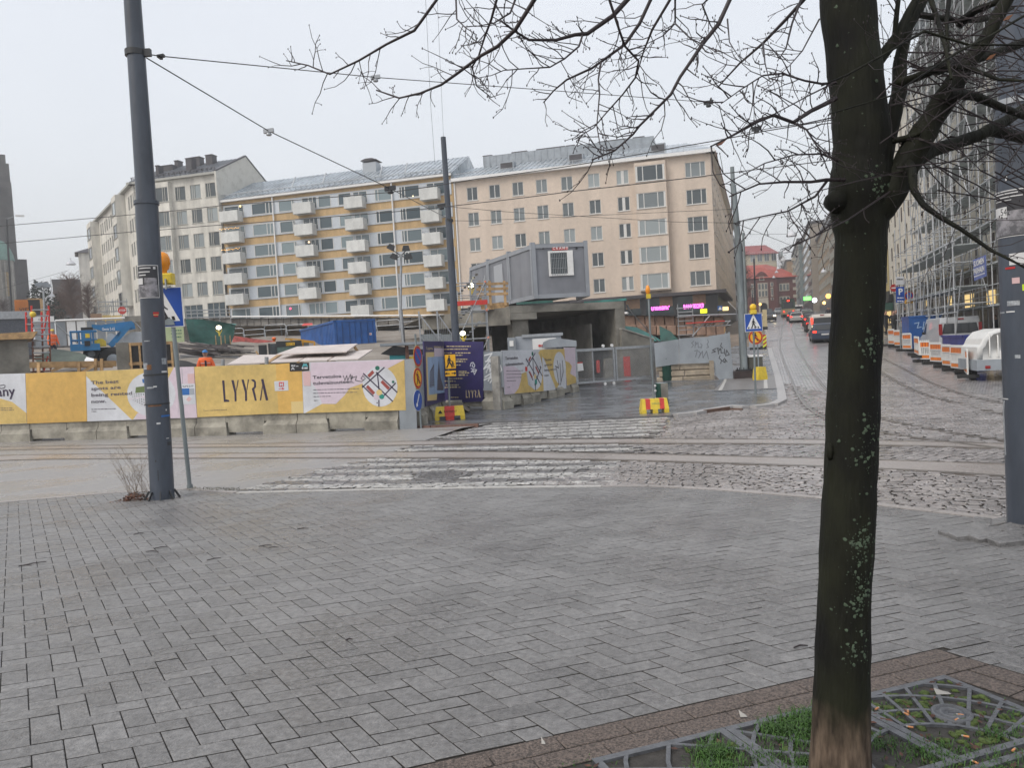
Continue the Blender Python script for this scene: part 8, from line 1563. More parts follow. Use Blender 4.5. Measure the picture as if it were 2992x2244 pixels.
def person(P_,face,jacket,trousers,label,h=1.75,pose='stand',hat=None,hi=False,seg=1):
 d=V3(face).normalized();r_=d.cross(UP);s=h/1.75;Q=lambda x,y,z:P_+r_*x*s+d*y*s+UP*z*s
 st=.22 if pose=='walk' else.0
 J=dict(pel=(0,0,.95),sp=(0,.01,1.15),ch=(0,.02,1.35),nk=(0,.02,1.50),hd0=(0,.04,1.58),hd1=(0,.05,1.70),ls=(-.19,.01,1.42),rs=(.19,.01,1.42),le=(-.27,-.02+st*.5,1.15),re=(.27,-.02-st*.5,1.15),lh=(-.30,.08+st,.90),rh=(.30,.08-st*.8,.90),lhf=(-.30,.12+st,.82),rhf=(.30,.12-st*.8,.82),lp=(-.10,0,.90),rp=(.10,0,.90),lk=(-.12,.06-st*.5,.50),rk=(.12,.06+st*.7,.50),la=(-.12,-st*1.5,.09),ra=(.12,st*1.2,.09),lt=(-.13,.17-st*1.5,.04),rt=(.13,.17+st*1.2,.04))
 Rd=dict(pel=.135,sp=.135,ch=.15,nk=.06,hd0=.075,hd1=.085,ls=.075,rs=.075,le=.05,re=.05,lh=.036,rh=.036,lhf=.04,rhf=.04,lp=.095,rp=.095,lk=.065,rk=.065,la=.045,ra=.045,lt=.045,rt=.045)
 if hi:J['le']=(-.28,.02,1.16);J['re']=(.28,.02,1.16);J['lh']=(-.34,.06,.94);J['rh']=(.34,.06,.94);J['lhf']=(-.35,.1,.87);J['rhf']=(.35,.1,.87);Rd.update(ls=.10,rs=.10,ch=.18,sp=.17,le=.075,re=.075)
 E=[('pel','sp'),('sp','ch'),('ch','nk'),('nk','hd0'),('hd0','hd1'),('ch','ls'),('ch','rs'),('ls','le'),('rs','re'),('le','lh'),('re','rh'),('lh','lhf'),('rh','rhf'),('pel','lp'),('pel','rp'),('lp','lk'),('rp','rk'),('lk','la'),('rk','ra'),('la','lt'),('ra','rt')]
 names=list(J);me=bpy.data.meshes.new('tmp');me.from_pydata([Q(*J[n]) for n in names],[(names.index(a),names.index(b)) for a,b in E],[]);o=bpy.data.objects.new('tmp',me);COL.objects.link(o)
 md=o.modifiers.new('s','SKIN');md.use_smooth_shade=True
 for i,n in enumerate(names):v=me.skin_vertices[0].data[i];v.radius=(Rd[n]*s*(1.25 if n in('pel','sp','ch') else 1),Rd[n]*s*(.85 if n in('pel','sp','ch') else 1));v.use_root=(n=='pel')
 sb_=o.modifiers.new('b','SUBSURF');sb_.levels=seg;sb_.render_levels=seg;dg=bpy.context.evaluated_depsgraph_get();dg.update();m2=bpy.data.meshes.new_from_object(o.evaluated_get(dg));bpy.data.objects.remove(o)
 m2.materials.clear()
 for m in(jacket,trousers,m_skin,m_black):m2.materials.append(m)
 for p in m2.polygons:
  c=(p.center-P_);z=c.z/s;x=abs(c.dot(r_))/s;p.use_smooth=True;p.material_index=2 if z>1.50 else(2 if(z<.90 and x>.245 and z>.7) else(0 if z>.88 or x>.24 else(3 if z<.09 else 1)))
 t=thing('person',P_,label,'person');inst('body',m2,None,t)
 H_=Q(0,.05,1.66)
 mb=MB();mb.blob(Q(0,.05,1.655),(.085*s,.10*s,.12*s),0,.0,12,8);mb.blob(Q(0,.15,1.65),(.016*s,.02*s,.025*s),0,0,6,4);mb.blob(Q(.09,.05,1.65),(.015*s,.025*s,.03*s),0,0,6,4);mb.blob(Q(-.09,.05,1.65),(.015*s,.025*s,.03*s),0,0,6,4);mb.build('head',m_skin,t)
 mb=MB();mb.lathe(Q(0,.04,1.69),[(.105*s,0),(.105*s,.03*s),(.085*s,.08*s),(.03*s,.11*s)],14) if hat else mb.blob(Q(0,.02,1.70),(.095*s,.105*s,.09*s),0,.03,10,6)
 if hat:mb.fbox(Fr(Q(0,.04,1.69),r_,UP,d),-.08*s,.08*s,0,.015*s,.08*s,.155*s)
 mb.build('helmet' if hat else 'hair',hat or M('dark_hair',(.03,.02,.015),.7),t)
 for sx in(-1,1):mb=MB();mb.blob(Q(sx*.033,.137,1.668),.010*s,0,0,6,4);mb.build('eye',m_black,t)
 mb=MB();mb.fbox(Fr(Q(0,.135,1.60),r_,UP,d),-.022*s,.022*s,0,.008*s,0,.012*s);mb.build('mouth',m_brickp,t)
 for sx in(-1,1):
  hb_=J['lhf' if sx<0 else 'rhf'];mb=MB()
  for k in range(4):x0=hb_[0]+(k-1.5)*.004;y0=hb_[1]-.03+k*.02;mb.tube([Q(x0,y0,hb_[2]-.02),Q(x0-sx*.008,y0+.004,hb_[2]-.065-(.012 if k in(1,2) else 0)),Q(x0-sx*.02,y0+.006,hb_[2]-.085-(.012 if k in(1,2) else 0))],[.010*s,.009*s,.007*s],5)
  mb.tube([Q(hb_[0],hb_[1]+.035,hb_[2]+.01),Q(hb_[0]-sx*.01,hb_[1]+.06,hb_[2]-.03)],[.011*s,.008*s],5);mb.build('fingers',m_skin,t)
 if hi:
  for z in(1.02,1.28):mb=MB();f=[Q(.20*math.cos(k*math.pi/8),.02+.155*math.sin(k*math.pi/8),z) for k in range(17)];mb.tube(f,.012*s,4);mb.build('reflective_band',m_hw,t)
 return t
m_hivis=M('hi_vis_orange',(.90,.15,.03),.6,.08,8);m_navy=M('navy_cloth',(.02,.022,.035),.8);m_blk=M('black_cloth',(.014,.014,.016),.8)
P_=at(601,1060,31.);hp=at(597,1026,31.);P_=V3((P_.x,P_.y,hp.z-1.80));wt=person(P_,(.35,-.9,0),m_hivis,m_hivis,'worker in an orange high-visibility jacket and blue helmet behind the lilac panel',1.8,hat=M('helmet_blue',(.02,.18,.45),.3),hi=True)
mb=MB();fz=Fr(P_+V3((.35,-.9,0)).normalized()*.155+UP*1.0,V3((.35,-.9,0)).cross(UP));mb.fbox(fz,-.035,.035,0,.42,-.05,.015);mb.build('open_front',m_navy,wt)
hp=at(151,963,46.);P_=V3((hp.x,hp.y,hp.z-1.8));person(P_,(.8,-.3,0),m_hivis,m_navy,'far worker in orange with a yellow helmet beside the ladder scaffold tower',1.78,hat=m_yellow,hi=True)
for x,yh,Y,fd,lb,ps_ in((2612,890,60,(-.3,-.95,0),'person in a long black coat walking down the right pavement','walk'),(2588,895,61,(.1,-1,0),'person in black half hidden by the tree trunk','walk'),(2619,893,63,(-.3,-.95,0),'person in dark clothes just behind the walker in the long coat','walk'),(2643,893,72,(.2,-1,0),'person in dark clothes by the shop, under the no-stopping sign','stand'),(2910,936,47,(-1,-.2,0),'pale-haired person between the white trailer and the scaffold','stand'),(2870,925,50,(-.5,-.9,0),'person in a dark jacket standing inside the scaffold','stand')):
 q_=at(x,950,Y);P_=V3((q_.x,q_.y,zroad(q_.x,q_.y)+.06));hh=max(1.6,min(1.9,at(x,yh,Y).z-P_.z));person(P_,fd,m_blk if 'coat' in lb or 'half' in lb else m_navy,m_blk,lb,hh,ps_)
for i,(x,Y) in enumerate(((2655,75),(2664,78),(2676,74),(2420,110),(2424,108))):q_=at(x,950,Y);person(V3((q_.x,q_.y,zroad(q_.x,q_.y)+.06)),(-.2,-1,0),m_navy,m_blk,('left','middle','right','upper','lower')[i]+' small dark figure '+('of the three under the scaffold edge' if i<3 else 'on the far pavement beside the trunk'),1.72,'walk')
def bark():
 m=bpy.data.materials.new('wet_bark');m.use_nodes=True;n=m.node_tree.nodes;L=m.node_tree.links;P=n['Principled BSDF'];g=n.new('ShaderNodeNewGeometry')
 def nz(sc,st=(1,1,1),det=6):
  mp=n.new('ShaderNodeMapping');mp.inputs['Scale'].default_value=st;L.new(g.outputs['Position'],mp.inputs[0]);t=n.new('ShaderNodeTexNoise');t.inputs['Scale'].default_value=sc;t.inputs['Detail'].default_value=det;L.new(mp.outputs[0],t.inputs[0]);return t.outputs['Fac']
 def ramp(src,p0,c0,p1,c1):r=n.new('ShaderNodeValToRGB');e=r.color_ramp.elements;e[0].position=p0;e[1].position=p1;e[0].color=(*c0,1);e[1].color=(*c1,1);L.new(src,r.inputs[0]);return r.outputs[0]
 def mix(f,a,b):x=n.new('ShaderNodeMix');x.data_type='RGBA';L.new(f,x.inputs[0]);L.new(a,x.inputs[6]);L.new(b,x.inputs[7]);return x.outputs[2]
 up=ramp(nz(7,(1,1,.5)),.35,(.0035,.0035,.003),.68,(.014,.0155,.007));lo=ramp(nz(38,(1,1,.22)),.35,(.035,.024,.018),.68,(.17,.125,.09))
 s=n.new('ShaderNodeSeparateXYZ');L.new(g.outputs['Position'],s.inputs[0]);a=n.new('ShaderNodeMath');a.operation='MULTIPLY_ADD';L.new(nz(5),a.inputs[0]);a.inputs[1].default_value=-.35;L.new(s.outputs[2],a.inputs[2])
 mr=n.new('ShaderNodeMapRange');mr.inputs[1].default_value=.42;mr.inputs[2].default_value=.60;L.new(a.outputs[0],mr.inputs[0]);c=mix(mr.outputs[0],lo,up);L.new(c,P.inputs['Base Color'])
 b=n.new('ShaderNodeBump');b.inputs['Strength'].default_value=1;b.inputs['Distance'].default_value=.012;L.new(nz(42,(1,1,.2),8),b.inputs['Height']);L.new(b.outputs[0],P.inputs['Normal']);P.inputs['Roughness'].default_value=.75;P.inputs['Specular IOR Level'].default_value=.25;return m
m_bark=bark();m_twig=M('dark_twig',(.022,.014,.016),.55);m_lich=M('lichen',(.065,.095,.06),.8,.35,40)
random.seed(21);Yt=2.72;TB=at(2455,2300,Yt)
tree=thing('linden_tree',(TB.x,TB.y,zside(0,Yt)),'dark wet bare tree with lichened trunk standing in the iron grate, right foreground','tree')
def limb(px,Y0,Y1,name,m=m_bark,n=14,jag=.06,parent=tree):
 for _ in range(2):px=[px[0]]+[tuple((a+b)/2 for a,b in zip(px[i],px[i+1])) if h else px[i+1] for i in range(len(px)-1) for h in(1,0)]
 N=len(px);pts=[];rs=[]
 for i,(x,y,w_) in enumerate(px):Y=Y0+(Y1-Y0)*i/(N-1);pts.append(at(x,y,Y));rs.append(w_/2*Y/FPX*random.uniform(1-jag,1+jag))
 mb=MB();mb.tube(pts,rs,n)
 if jag>.03:mb.v=[tuple(V3(v)+V3((noise.noise(V3(v)*9),noise.noise(V3(v)*9+V3((5,5,5))),0))*.012*min(1,rs[0]*12)) for v in mb.v]
 mb.build(name,m,parent);return pts,rs
trunk_px=[(2453,2420,215),(2454,2330,190),(2455,2244,176),(2459,2030,160),(2466,1760,150),(2480,1480,149),(2487,1350,149),(2496,1080,146),(2512,800,142),(2516,700,143),(2512,620,158),(2516,560,176),(2519,480,164),(2519,400,156),(2505,270,148),(2490,140,148),(2475,0,148),(2468,-150,140),(2455,-500,115),(2440,-900,80),(2430,-1300,45)]
TP_,TR_=limb(trunk_px,Yt,Yt,'trunk',n=28,jag=.025)
LM=[([(2560,520,80),(2599,384,48),(2626,271,41),(2631,181,38),(2646,90,36),(2691,0,38),(2740,-140,32),(2800,-400,22)],2.72,2.9),([(2535,215,36),(2563,181,34),(2617,113,30),(2655,40,26)],2.72,2.75),([(2545,620,110),(2582,585,100),(2625,530,86),(2671,440,78),(2716,361,68),(2770,271,62),(2820,194,50),(2880,110,40),(2930,20,34),(3000,-100,28),(3080,-300,20)],2.7,2.5),([(2670,470,50),(2720,440,40),(2784,420,36),(2860,395,36),(2897,375,36),(2942,350,30),(2992,316,28),(3080,270,22)],2.65,3.0),([(2885,380,34),(2940,390,30),(2992,406,28),(3080,430,22)],2.85,3.1),([(2630,240,28),(2680,225,24),(2716,208,24),(2760,193,20),(2840,200,13),(2920,232,9),(2992,235,8)],2.7,2.3),([(2740,200,40),(2790,182,30),(2850,170,30),(2920,150,28),(2992,122,26),(3080,95,22)],2.6,3.0),([(2680,40,20),(2740,50,18),(2810,60,18),(2870,55,17),(2911,49,14),(2960,20,10)],2.8,3.1),([(2655,480,30),(2662,500,26),(2671,556,22),(2700,600,18),(2739,628,16),(2807,669,12),(2897,732,10),(2930,748,8),(3010,790,6)],2.6,2.2),([(2598,413,18),(2640,405,18),(2690,388,12)],2.68,2.6),([(2765,270,34),(2852,280,26),(2942,320,22),(3010,345,16)],2.55,2.9),([(2612,120,14),(2620,40,15),(2630,-40,12)],2.72,2.7),([(2700,-60,16),(2740,60,14),(2760,130,12),(2780,230,8)],2.6,2.3),([(2780,-60,14),(2765,60,12),(2770,150,9)],2.5,2.4),([(2800,70,30),(2850,30,22),(2900,10,18),(2990,-30,14)],2.9,2.6),([(3050,10,8),(2900,100,7),(2800,150,8),(2700,215,6),(2600,280,5),(2430,330,4)],2.4,2.1),([(2990,130,5),(2830,130,7),(2700,90,8),(2580,160,7),(2480,215,6),(2400,250,4)],2.4,2.15)]
def twigs(pts,r0,mb,dens=1.,up=0.,ln=.16):
 L=0
 for i in range(len(pts)-1):
  a,b=pts[i],pts[i+1];d=(b-a);l=d.length;d.normalize();n=max(1,int(l/.075*dens))
  for k in range(n):
   if random.random()<.28:continue
   p=a.lerp(b,random.random());s=random.choice((-1,1));sd_=cR*(-d.dot(cU))+cU*d.dot(cR);e=(d*random.uniform(.3,1.)+sd_*s*random.uniform(.5,1.)+cF*random.uniform(-.5,.5)+UP*up).normalized();l2=ln*random.uniform(.2,1.25)
   q=p;P_=[p];
   for j in range(4):e=(e+V3((random.uniform(-.35,.35),random.uniform(-.3,.3),random.uniform(-.25,.35)))).normalized();q=q+e*l2/4;P_.append(q)
   rr=min(r0*.5,.0022);mb.tube(P_,[rr,rr*.9,rr*.8,rr*.65,rr*.5],4,cap=False);mb.blob(P_[-1]+e*.003,(.0022,.0022,.004),0,.1,4,3)
   if l2>.07:
    for j in(1,2,3):
     if random.random()<.6:e2=(e+cR*random.uniform(-1,1)+cU*random.uniform(-1,1)).normalized();e3=P_[j]+e2*l2*random.uniform(.12,.38);mb.tube([P_[j],(P_[j]+e3)/2+UP*.003,e3],[rr*.6,rr*.5,rr*.4],3,cap=False);mb.blob(e3,(.002,.002,.0035),0,.1,4,3)
tw=MB()
for px,Y0,Y1 in LM:
 if px[-1][2]>13:(xa,ya,_),(xb,yb,wb_)=px[-2:];px=px+[(xb+(xb-xa)*2,yb+(yb-ya)*1.6-25,wb_*.55),(xb+(xb-xa)*4,yb+(yb-ya)*2.6-70,wb_*.18)]
 P_,R_=limb(px,Y0,Y1,'branch',n=10 if px[0][2]>25 else 7)
 if px[0][2]<45:twigs(P_[2:],R_[-1],tw,.8,ln=.2)
s5=lambda L_:[(1100+x/1.6385,y/1.6385) for x,y in L_]
BR=[([(958*1.3526,-30),(1210,88),(1130,128),(1048,176),(963,216),(900,190),(836,176)],9),(s5([(765,-20),(665,140),(580,220),(500,265),(400,340),(310,405),(210,445),(110,468),(0,430)]),13),(s5([(580,-20),(550,90),(520,170),(490,265),(458,320),(480,410),(550,465)]),8),(s5([(1215,-20),(1130,75),(1010,160),(950,165),(860,190),(730,190),(660,145),(600,100)]),15),(s5([(985,170),(970,220),(900,280),(830,320),(700,328),(610,335),(550,360),(470,375)]),6),(s5([(1320,-20),(1260,110),(1190,210),(1080,290),(1030,325),(910,380),(850,430),(800,490)]),11),(s5([(1110,-20),(1165,150),(1190,220),(1255,290),(1240,370),(1180,450),(1090,550),(1040,610),(950,665)]),8),(s5([(1075,298),(1062,380),(1068,450),(1055,600),(1070,690),(1110,720)]),6),(s5([(1700,-20),(1640,110),(1560,210),(1520,270),(1455,365),(1410,450),(1350,510),(1260,600),(1230,640),(1140,720),(1030,765)]),13),(s5([(1415,-20),(1320,140),(1280,240),(1245,360)]),9),(s5([(1430,-20),(1430,110),(1370,170),(1290,210)]),6),(s5([(1430,110),(1500,180),(1590,225),(1690,290)]),5),(s5([(1680,90),(1690,200),(1740,280)]),5),(s5([(2060,-20),(1960,90),(1850,205),(1740,300),(1640,410)]),12),(s5([(2035,-10),(1990,110),(1960,230),(1920,290)]),8),(s5([(2200,395),(2130,400),(2050,385),(1940,350),(1850,360),(1740,430),(1650,495)]),8),(s5([(2200,470),(2080,530),(1995,585),(1900,550),(1800,590),(1700,650),(1600,700)]),14),(s5([(1995,585),(2060,620),(2110,700),(2200,780)]),8),(s5([(2240,860),(2150,860),(2080,870),(1950,870),(1830,880),(1690,940)]),12),(s5([(2160,860),(2100,940),(1970,1010),(1730,1060)]),9),(s5([(2210,770),(2130,735),(2000,740),(1860,780),(1650,890)]),7),(s5([(1600,-20),(1560,20),(1600,120),(1640,170)]),6),(s5([(670,-20),(640,60),(560,110),(470,125)]),7),(s5([(380,-20),(385,90),(425,130),(480,165)]),6),(s5([(1850,205),(1860,300),(1880,380)]),6),(s5([(2120,90),(2040,240),(1980,310),(1880,400)]),5),(s5([(2200,390),(2080,450),(1950,520),(1800,600),(1690,660)]),5),(s5([(2190,560),(2050,590),(1900,610),(1740,640)]),4),([(2450,640),(2380,690),(2280,730)],6),([(2600,560),(2480,640),(2380,690),(2285,733)],6),([(2640,500),(2500,530),(2380,560),(2300,610)],5)]
random.seed(33)
for i,(px,w_) in enumerate(BR):
 n=len(px);top=px[0][1]<5;Yd=random.uniform(2.5,3.3) if top else 2.62;Ye=Yd+random.uniform(-.3,.4) if top else 2.2+random.uniform(-.2,.2);q=[(x,y,w_*(1-.68*k/(n-1))) for k,(x,y) in enumerate(px)]
 P_,R_=limb(q,Yd,Ye,'branch',m_twig,7,.05)
 if top:
  x0=px[0][0];a=P_[0];b=at(2460,-420-abs(2460-x0)*.35,Yt);m1=a.lerp(b,.45)+UP*.12;mb=MB();mb.tube([a,a.lerp(m1,.5)+UP*.02,m1,b],[R_[0],R_[0]*1.2,R_[0]*1.5,R_[0]*2.2],7);mb.build('branch',m_bark,tree)
 twigs(P_[1:],R_[0],tw,1.15,ln=.15)
for k in range(70):
 x,y=random.uniform(2560,2990),random.uniform(0,560);p=at(x,y,random.uniform(2.4,3));an=random.uniform(-.6,.9)*random.choice((1,1,-1));d=cR*math.cos(an)+cU*math.sin(an);twigs([p,p+d*.1,p+d*random.uniform(.2,.4)+UP*.03],.002,tw,.8,ln=.12);q=p+d*random.uniform(.2,.4);tw.tube([p,p.lerp(q,.5)+UP*.01,q],[.003,.0025,.0015],4,cap=False)
tw.build('twigs',m_twig,tree,kind='stuff')
mb=MB()
def on_trunk(x,y):
 y=max(-100,min(2240,y));i=0
 while i<len(trunk_px)-2 and trunk_px[i+1][1]>y:i+=1
 a,b=trunk_px[i],trunk_px[i+1];t=(y-a[1])/(b[1]-a[1]);cx=a[0]+(b[0]-a[0])*t;w_=(a[2]+(b[2]-a[2])*t)/2;c=at(cx,y,Yt);s_=max(-.95,min(.95,x));d=V3((s_,-math.sqrt(1-s_*s_),0));return c+d*(w_*Yt/FPX*1.0),d
for k in range(620):
 cl=random.random();y=random.choice((1330,1560,1625,1700,1740,1870,1010,1240,1560,560))+random.gauss(0,28) if cl<.8 else random.uniform(30,1950);x=random.gauss(.15,.3) if cl<.8 else random.uniform(-.9,.9)
 p,d=on_trunk(x,y);r=random.choice((.001,.0014,.002,.003,.006));u=d.orthogonal().normalized();v=d.cross(u);m=6;vs=[p+d*.003]+[p+(u*math.cos(a*6.283/m)+v*math.sin(a*6.283/m))*r*random.uniform(.6,1.4)+d*.0015 for a in range(m)];mb.add(vs,[(0,a+1,(a+1)%m+1) for a in range(m)])
mb.build('lichen',m_lich,tree,kind='stuff')
for(x,y,rx,rz) in((2447,588,.042,.04),(2425,1320,.012,.03)):p=at(x,y,Yt-.03);mb=MB();mb.blob(p,(rx,rx,rz),0,.12,12,8);mb.build('knot',m_bark,tree)
for x,y in((2895,165),(2105,418),(2945,50)):p=at(x,y,2.4);mb=MB();u=V3((.9,.2,.5)).normalized();v=V3((-.4,.1,.8)).normalized();mb.add([p-u*.022,p+v*.005,p+u*.024,p-v*.006],[(0,1,2,3)]);mb.build('dry_leaf',M_rust if x<2500 else m_orange if 0 else M('dry_leaf',(.16,.06,.02),.6),tree)
m_iron=M('cast_iron',(.10,.105,.115),.4,.25,20,.3,60);O_=V3((GA.x,GA.y,0));Zg=lambda p,o=0:V3((p.x,p.y,zside(p.x,p.y)+o));GP=lambda a,b:O_+gu*a+gv*b
sheet('planting_soil',[(p.x,p.y) for p in(GP(.02,-.01),GP(-2.2,-.01),GP(-2.2,1.6),GP(.4,1.6),GP(.02,.64))],zside,-.011,m_soilg,kind='structure')
gt=thing('tree_grate',Zg(GP(-.9,.3)),'iron tree grate of square sections with ribs, half grown over by grass','tree grate');TC=(-.6,.62)
def gbar(a,b,w_,mb,sq,o=.004):
 (x0,y0),(x1,y1)=a,b;t=[0.,1.]
 for(p,d,lo,hi) in((x0,x1-x0,sq[0],sq[1]),(y0,y1-y0,sq[2],sq[3])):
  if abs(d)<1e-9:
   if not lo<=p<=hi:return
   continue
  u,v=sorted(((lo-p)/d,(hi-p)/d));t=[max(t[0],u),min(t[1],v)]
 if t[1]-t[0]<.01:return
 P_=[Zg(GP(x0+(x1-x0)*k,y0+(y1-y0)*k),o) for k in t];d=(P_[1]-P_[0]).normalized();n=V3((-d.y,d.x,0)).normalized()*w_/2;A_=[P_[0]-n,P_[1]-n,P_[1]+n,P_[0]+n];mb.add(A_+[p-UP*.035 for p in A_],[(0,1,2,3),(7,6,5,4)]+[(i,i+4,(i+1)%4+4,(i+1)%4) for i in range(4)])
for i,(a0,b0) in enumerate(((-.6,0),(-1.2,0),(-1.8,0),(-.6,.63),(-1.2,.63),(-1.8,.63))):
 s_=.595;sq=(a0,a0+s_,b0,b0+s_);mb=MB();w_=.032
 for a,b in(((a0,b0+w_/2),(a0+s_,b0+w_/2)),((a0,b0+s_-w_/2),(a0+s_,b0+s_-w_/2)),((a0+w_/2,b0),(a0+w_/2,b0+s_)),((a0+s_-w_/2,b0),(a0+s_-w_/2,b0+s_))):gbar(a,b,w_,mb,sq)
 c_=TC;r0=.33
 for k in range(34):an=k*6.2832/34+.05;gbar((c_[0]+r0*math.cos(an),c_[1]+r0*math.sin(an)),(c_[0]+1.5*math.cos(an),c_[1]+1.5*math.sin(an)),.016,mb,sq,.0035)
 for r in(.33,.46,.60,.74,.9,1.06,1.22):
  for k in range(40):a1,a2=k*6.2832/40,(k+1)*6.2832/40;gbar((c_[0]+r*math.cos(a1),c_[1]+r*math.sin(a1)),(c_[0]+r*math.cos(a2),c_[1]+r*math.sin(a2)),.017,mb,sq,.003)
 mb.build('grate_section',m_iron,gt)
c_=Zg(GP(-.302,.298),-.02);mb=MB();mb.lathe(c_,[(.078,0),(.078,.028),(.064,.03),(.062,.022),(.05,.022),(.048,.029),(.03,.029),(.028,.02),(.01,.02)],24);mb.build('centre_cap',m_iron,gt)
m_grass=M('grass_green',(.04,.10,.014),.6,.4,30,island=.35);m_moss=M('moss',(.07,.10,.025),.9,.4,50);mb=MB();random.seed(4)
def tuft(a,b,n,sp,h):
 for _ in range(n):
  p=Zg(GP(a+random.gauss(0,sp),b+random.gauss(0,sp*.7)),-.008);an=random.uniform(0,6.28);l=h*random.uniform(.35,.95);d=V3((math.cos(an),math.sin(an),0));s_=V3((-d.y,d.x,0))*.0018;m1=p+d*l*.35+UP*l*.7;e=p+d*l*.8+UP*l*random.uniform(.5,1.0);mb.add([p-s_,p+s_,m1+s_,m1-s_,e],[(0,1,2,3),(3,2,4)])
for a,b,n,sp,h in((-.85,.08,500,.06,.05),(-1.0,.11,500,.06,.05),(-.95,.2,350,.06,.04),(-1.35,.16,450,.045,.05),(-1.42,.28,450,.05,.05),(-1.2,.26,260,.06,.035),(-1.1,.36,260,.05,.035),(-1.3,.05,60,.02,.03),(-.62,.5,400,.07,.035),(-.5,.68,500,.1,.035),(-.3,.5,160,.04,.04),(-.75,.35,200,.06,.03),(-1.6,.35,160,.08,.03),(-1.9,.1,160,.1,.02),(-.55,.18,240,.08,.02),(-.35,.15,200,.09,.018),(-.1,.4,200,.08,.02),(-.2,.75,200,.08,.03),(-1.25,.55,250,.08,.04)):tuft(a,b,n,sp,h)
mb.build('grass',m_grass,kind='stuff',label='green grass tufts growing through the tree grate',cat='grass');mb=MB()
for _ in range(170):p=Zg(GP(random.uniform(-.62,0),random.uniform(0,.6)),-.006) if random.random()<.6 else Zg(GP(random.uniform(-1.8,-.6),random.uniform(.02,.9)),-.006);mb.blob(p,(random.uniform(.01,.03),random.uniform(.01,.03),.008),0,.35,7,4)
mb.build('moss',m_moss,kind='stuff',label='low moss cushions in the tree grate cells',cat='moss');lf=MB()
for _ in range(150):p=Zg(GP(random.uniform(-1.9,.0),random.uniform(.02,.8)),.004);an=random.uniform(0,6.28);u=V3((math.cos(an),math.sin(an),random.uniform(-.3,.3)))*random.uniform(.008,.022);v=V3((-u.y,u.x,random.uniform(-.004,.01)))*.5;lf.add([p-u,p+v,p+u*1.1,p-v],[(0,1,2,3)])
lf.build('leaf_litter',M('leaf_litter',(.085,.035,.022),.7,.5,40,island=.5),kind='stuff',label='dark brown leaf litter in the tree grate',cat='leaves')
m_butt=M('cigarette_filter',(.55,.24,.10),.7,.2,40);m_pap=M('paper_white',(.33,.32,.30),.7)
for i in range(13):
 a,b=random.uniform(-.62,-.03),random.uniform(.1,.62);p=Zg(GP(a,b),.006);an=random.uniform(0,3.1);u=V3((math.cos(an),math.sin(an),0))*.013;t=thing('cigarette_butt',p,'orange and white cigarette butts lying in the right part of the tree grate','cigarette butt','cigarette butts in the grate');mb=MB();mb.tube([p-u,p+u*.5],.0042,6);mb.build('filter',m_butt,t);mb=MB();mb.tube([p+u*.5,p+u],.0042,6);mb.build('paper',m_pap,t)
def litter(x,y,dx,dz,nm,lb,m):p=gnd(x,y,zside,.006);t=thing(nm,p,lb,'litter');mb=MB();mb.add([p+V3((-dx,-.004,0)),p+V3((dx,-.012,.002)),p+V3((dx*.9,.006,.004)),p+V3((0,.004,.012)),p+V3((-dx,.02,.02))],[(0,1,2,3,4)]);mb.build('scrap',m,t)
litter(2755,2028,.03,0,'paper_strip','pale blue printed paper strip lying on the far corner of the grate',m_pap);litter(1588,2173,.008,0,'paper_scrap','tiny white paper scrap on the pebble slabs at the bottom centre',m_pap);litter(2172,2094,.014,0,'match_stick','pale matchstick on the pebble slabs left of the tree',m_pap)
for i,(x,y,l) in enumerate(((95,1648,.22),(405,1560,.10),(470,1600,.12),(445,1612,.14),(625,1634,.12),(775,1595,.12),(800,1600,.1),(885,1545,.12),(1020,1870,.04),(2340,1890,.08))):
 p=gnd(x,y,zside,.008);t=thing('fallen_twig',p,'fallen twig on the near pavement, '+('the forked one at the left edge','first below the big pole','second below the big pole','third below the big pole','between pole and crossing, lowest','between pole and crossing, left','between pole and crossing, middle','nearest the crossing kerb','a short one at the bottom','beside the tree trunk')[i],'twig','fallen twigs');an=random.uniform(-.3,.6);u=V3((math.cos(an),math.sin(an),0));mb=MB();mb.tube([p-u*l/2,p+V3((0,.01,.004)),p+u*l/2],[.004,.005,.003],5)
 if i==0:mb.tube([p-u*.06,p+V3((.02,-.05,0))],.003,5);mb.tube([p-u*.02,p+V3((-.06,-.05,0))],.003,5)
 mb.build('twig',m_twig,t)
p=gnd(395,1462,zside);t=thing('dry_shrub',p,'dry twiggy weeds over a brown leaf pile at the foot of the big left pole','shrub');mb=MB()
for k in range(26):
 an=random.uniform(-1.5,1.5);q=p+V3((random.uniform(-.1,.2),random.uniform(-.05,.1),.05));h=random.uniform(.25,.75);e=q+V3((math.sin(an)*h*.55,random.uniform(-.1,.1),h));m1=q.lerp(e,.5)+V3((random.uniform(-.04,.04),0,.03));mb.tube([q,m1,e],[.003,.0022,.0012],3,cap=False)
 for _ in range(6):s_=m1.lerp(e,random.random());f=s_+V3((random.uniform(-.09,.09),random.uniform(-.04,.04),random.uniform(.0,.1)));mb.tube([s_,f],[.0015,.001],3,cap=False)
mb.build('stems',M('dry_stem',(.20,.15,.11),.8),t,kind='stuff');mb=MB()
for k in range(420):r=random.gauss(0,.10);q=p+V3((random.gauss(.0,.11),random.gauss(0,.06),0));q.z=zside(q.x,q.y)+max(0,.13-abs(q.x-p.x)*.5)*random.random();u=V3((random.uniform(-1,1),random.uniform(-1,1),random.uniform(-.6,.6)))*.022;v=V3((random.uniform(-1,1),random.uniform(-1,1),random.uniform(-.6,.6)))*.014;mb.add([q-u,q+v,q+u,q-v],[(0,1,2,3)])
mb.build('leaf_pile',M('brown_leaves',(.13,.05,.025),.7,.4,30,island=.4),t,kind='stuff')
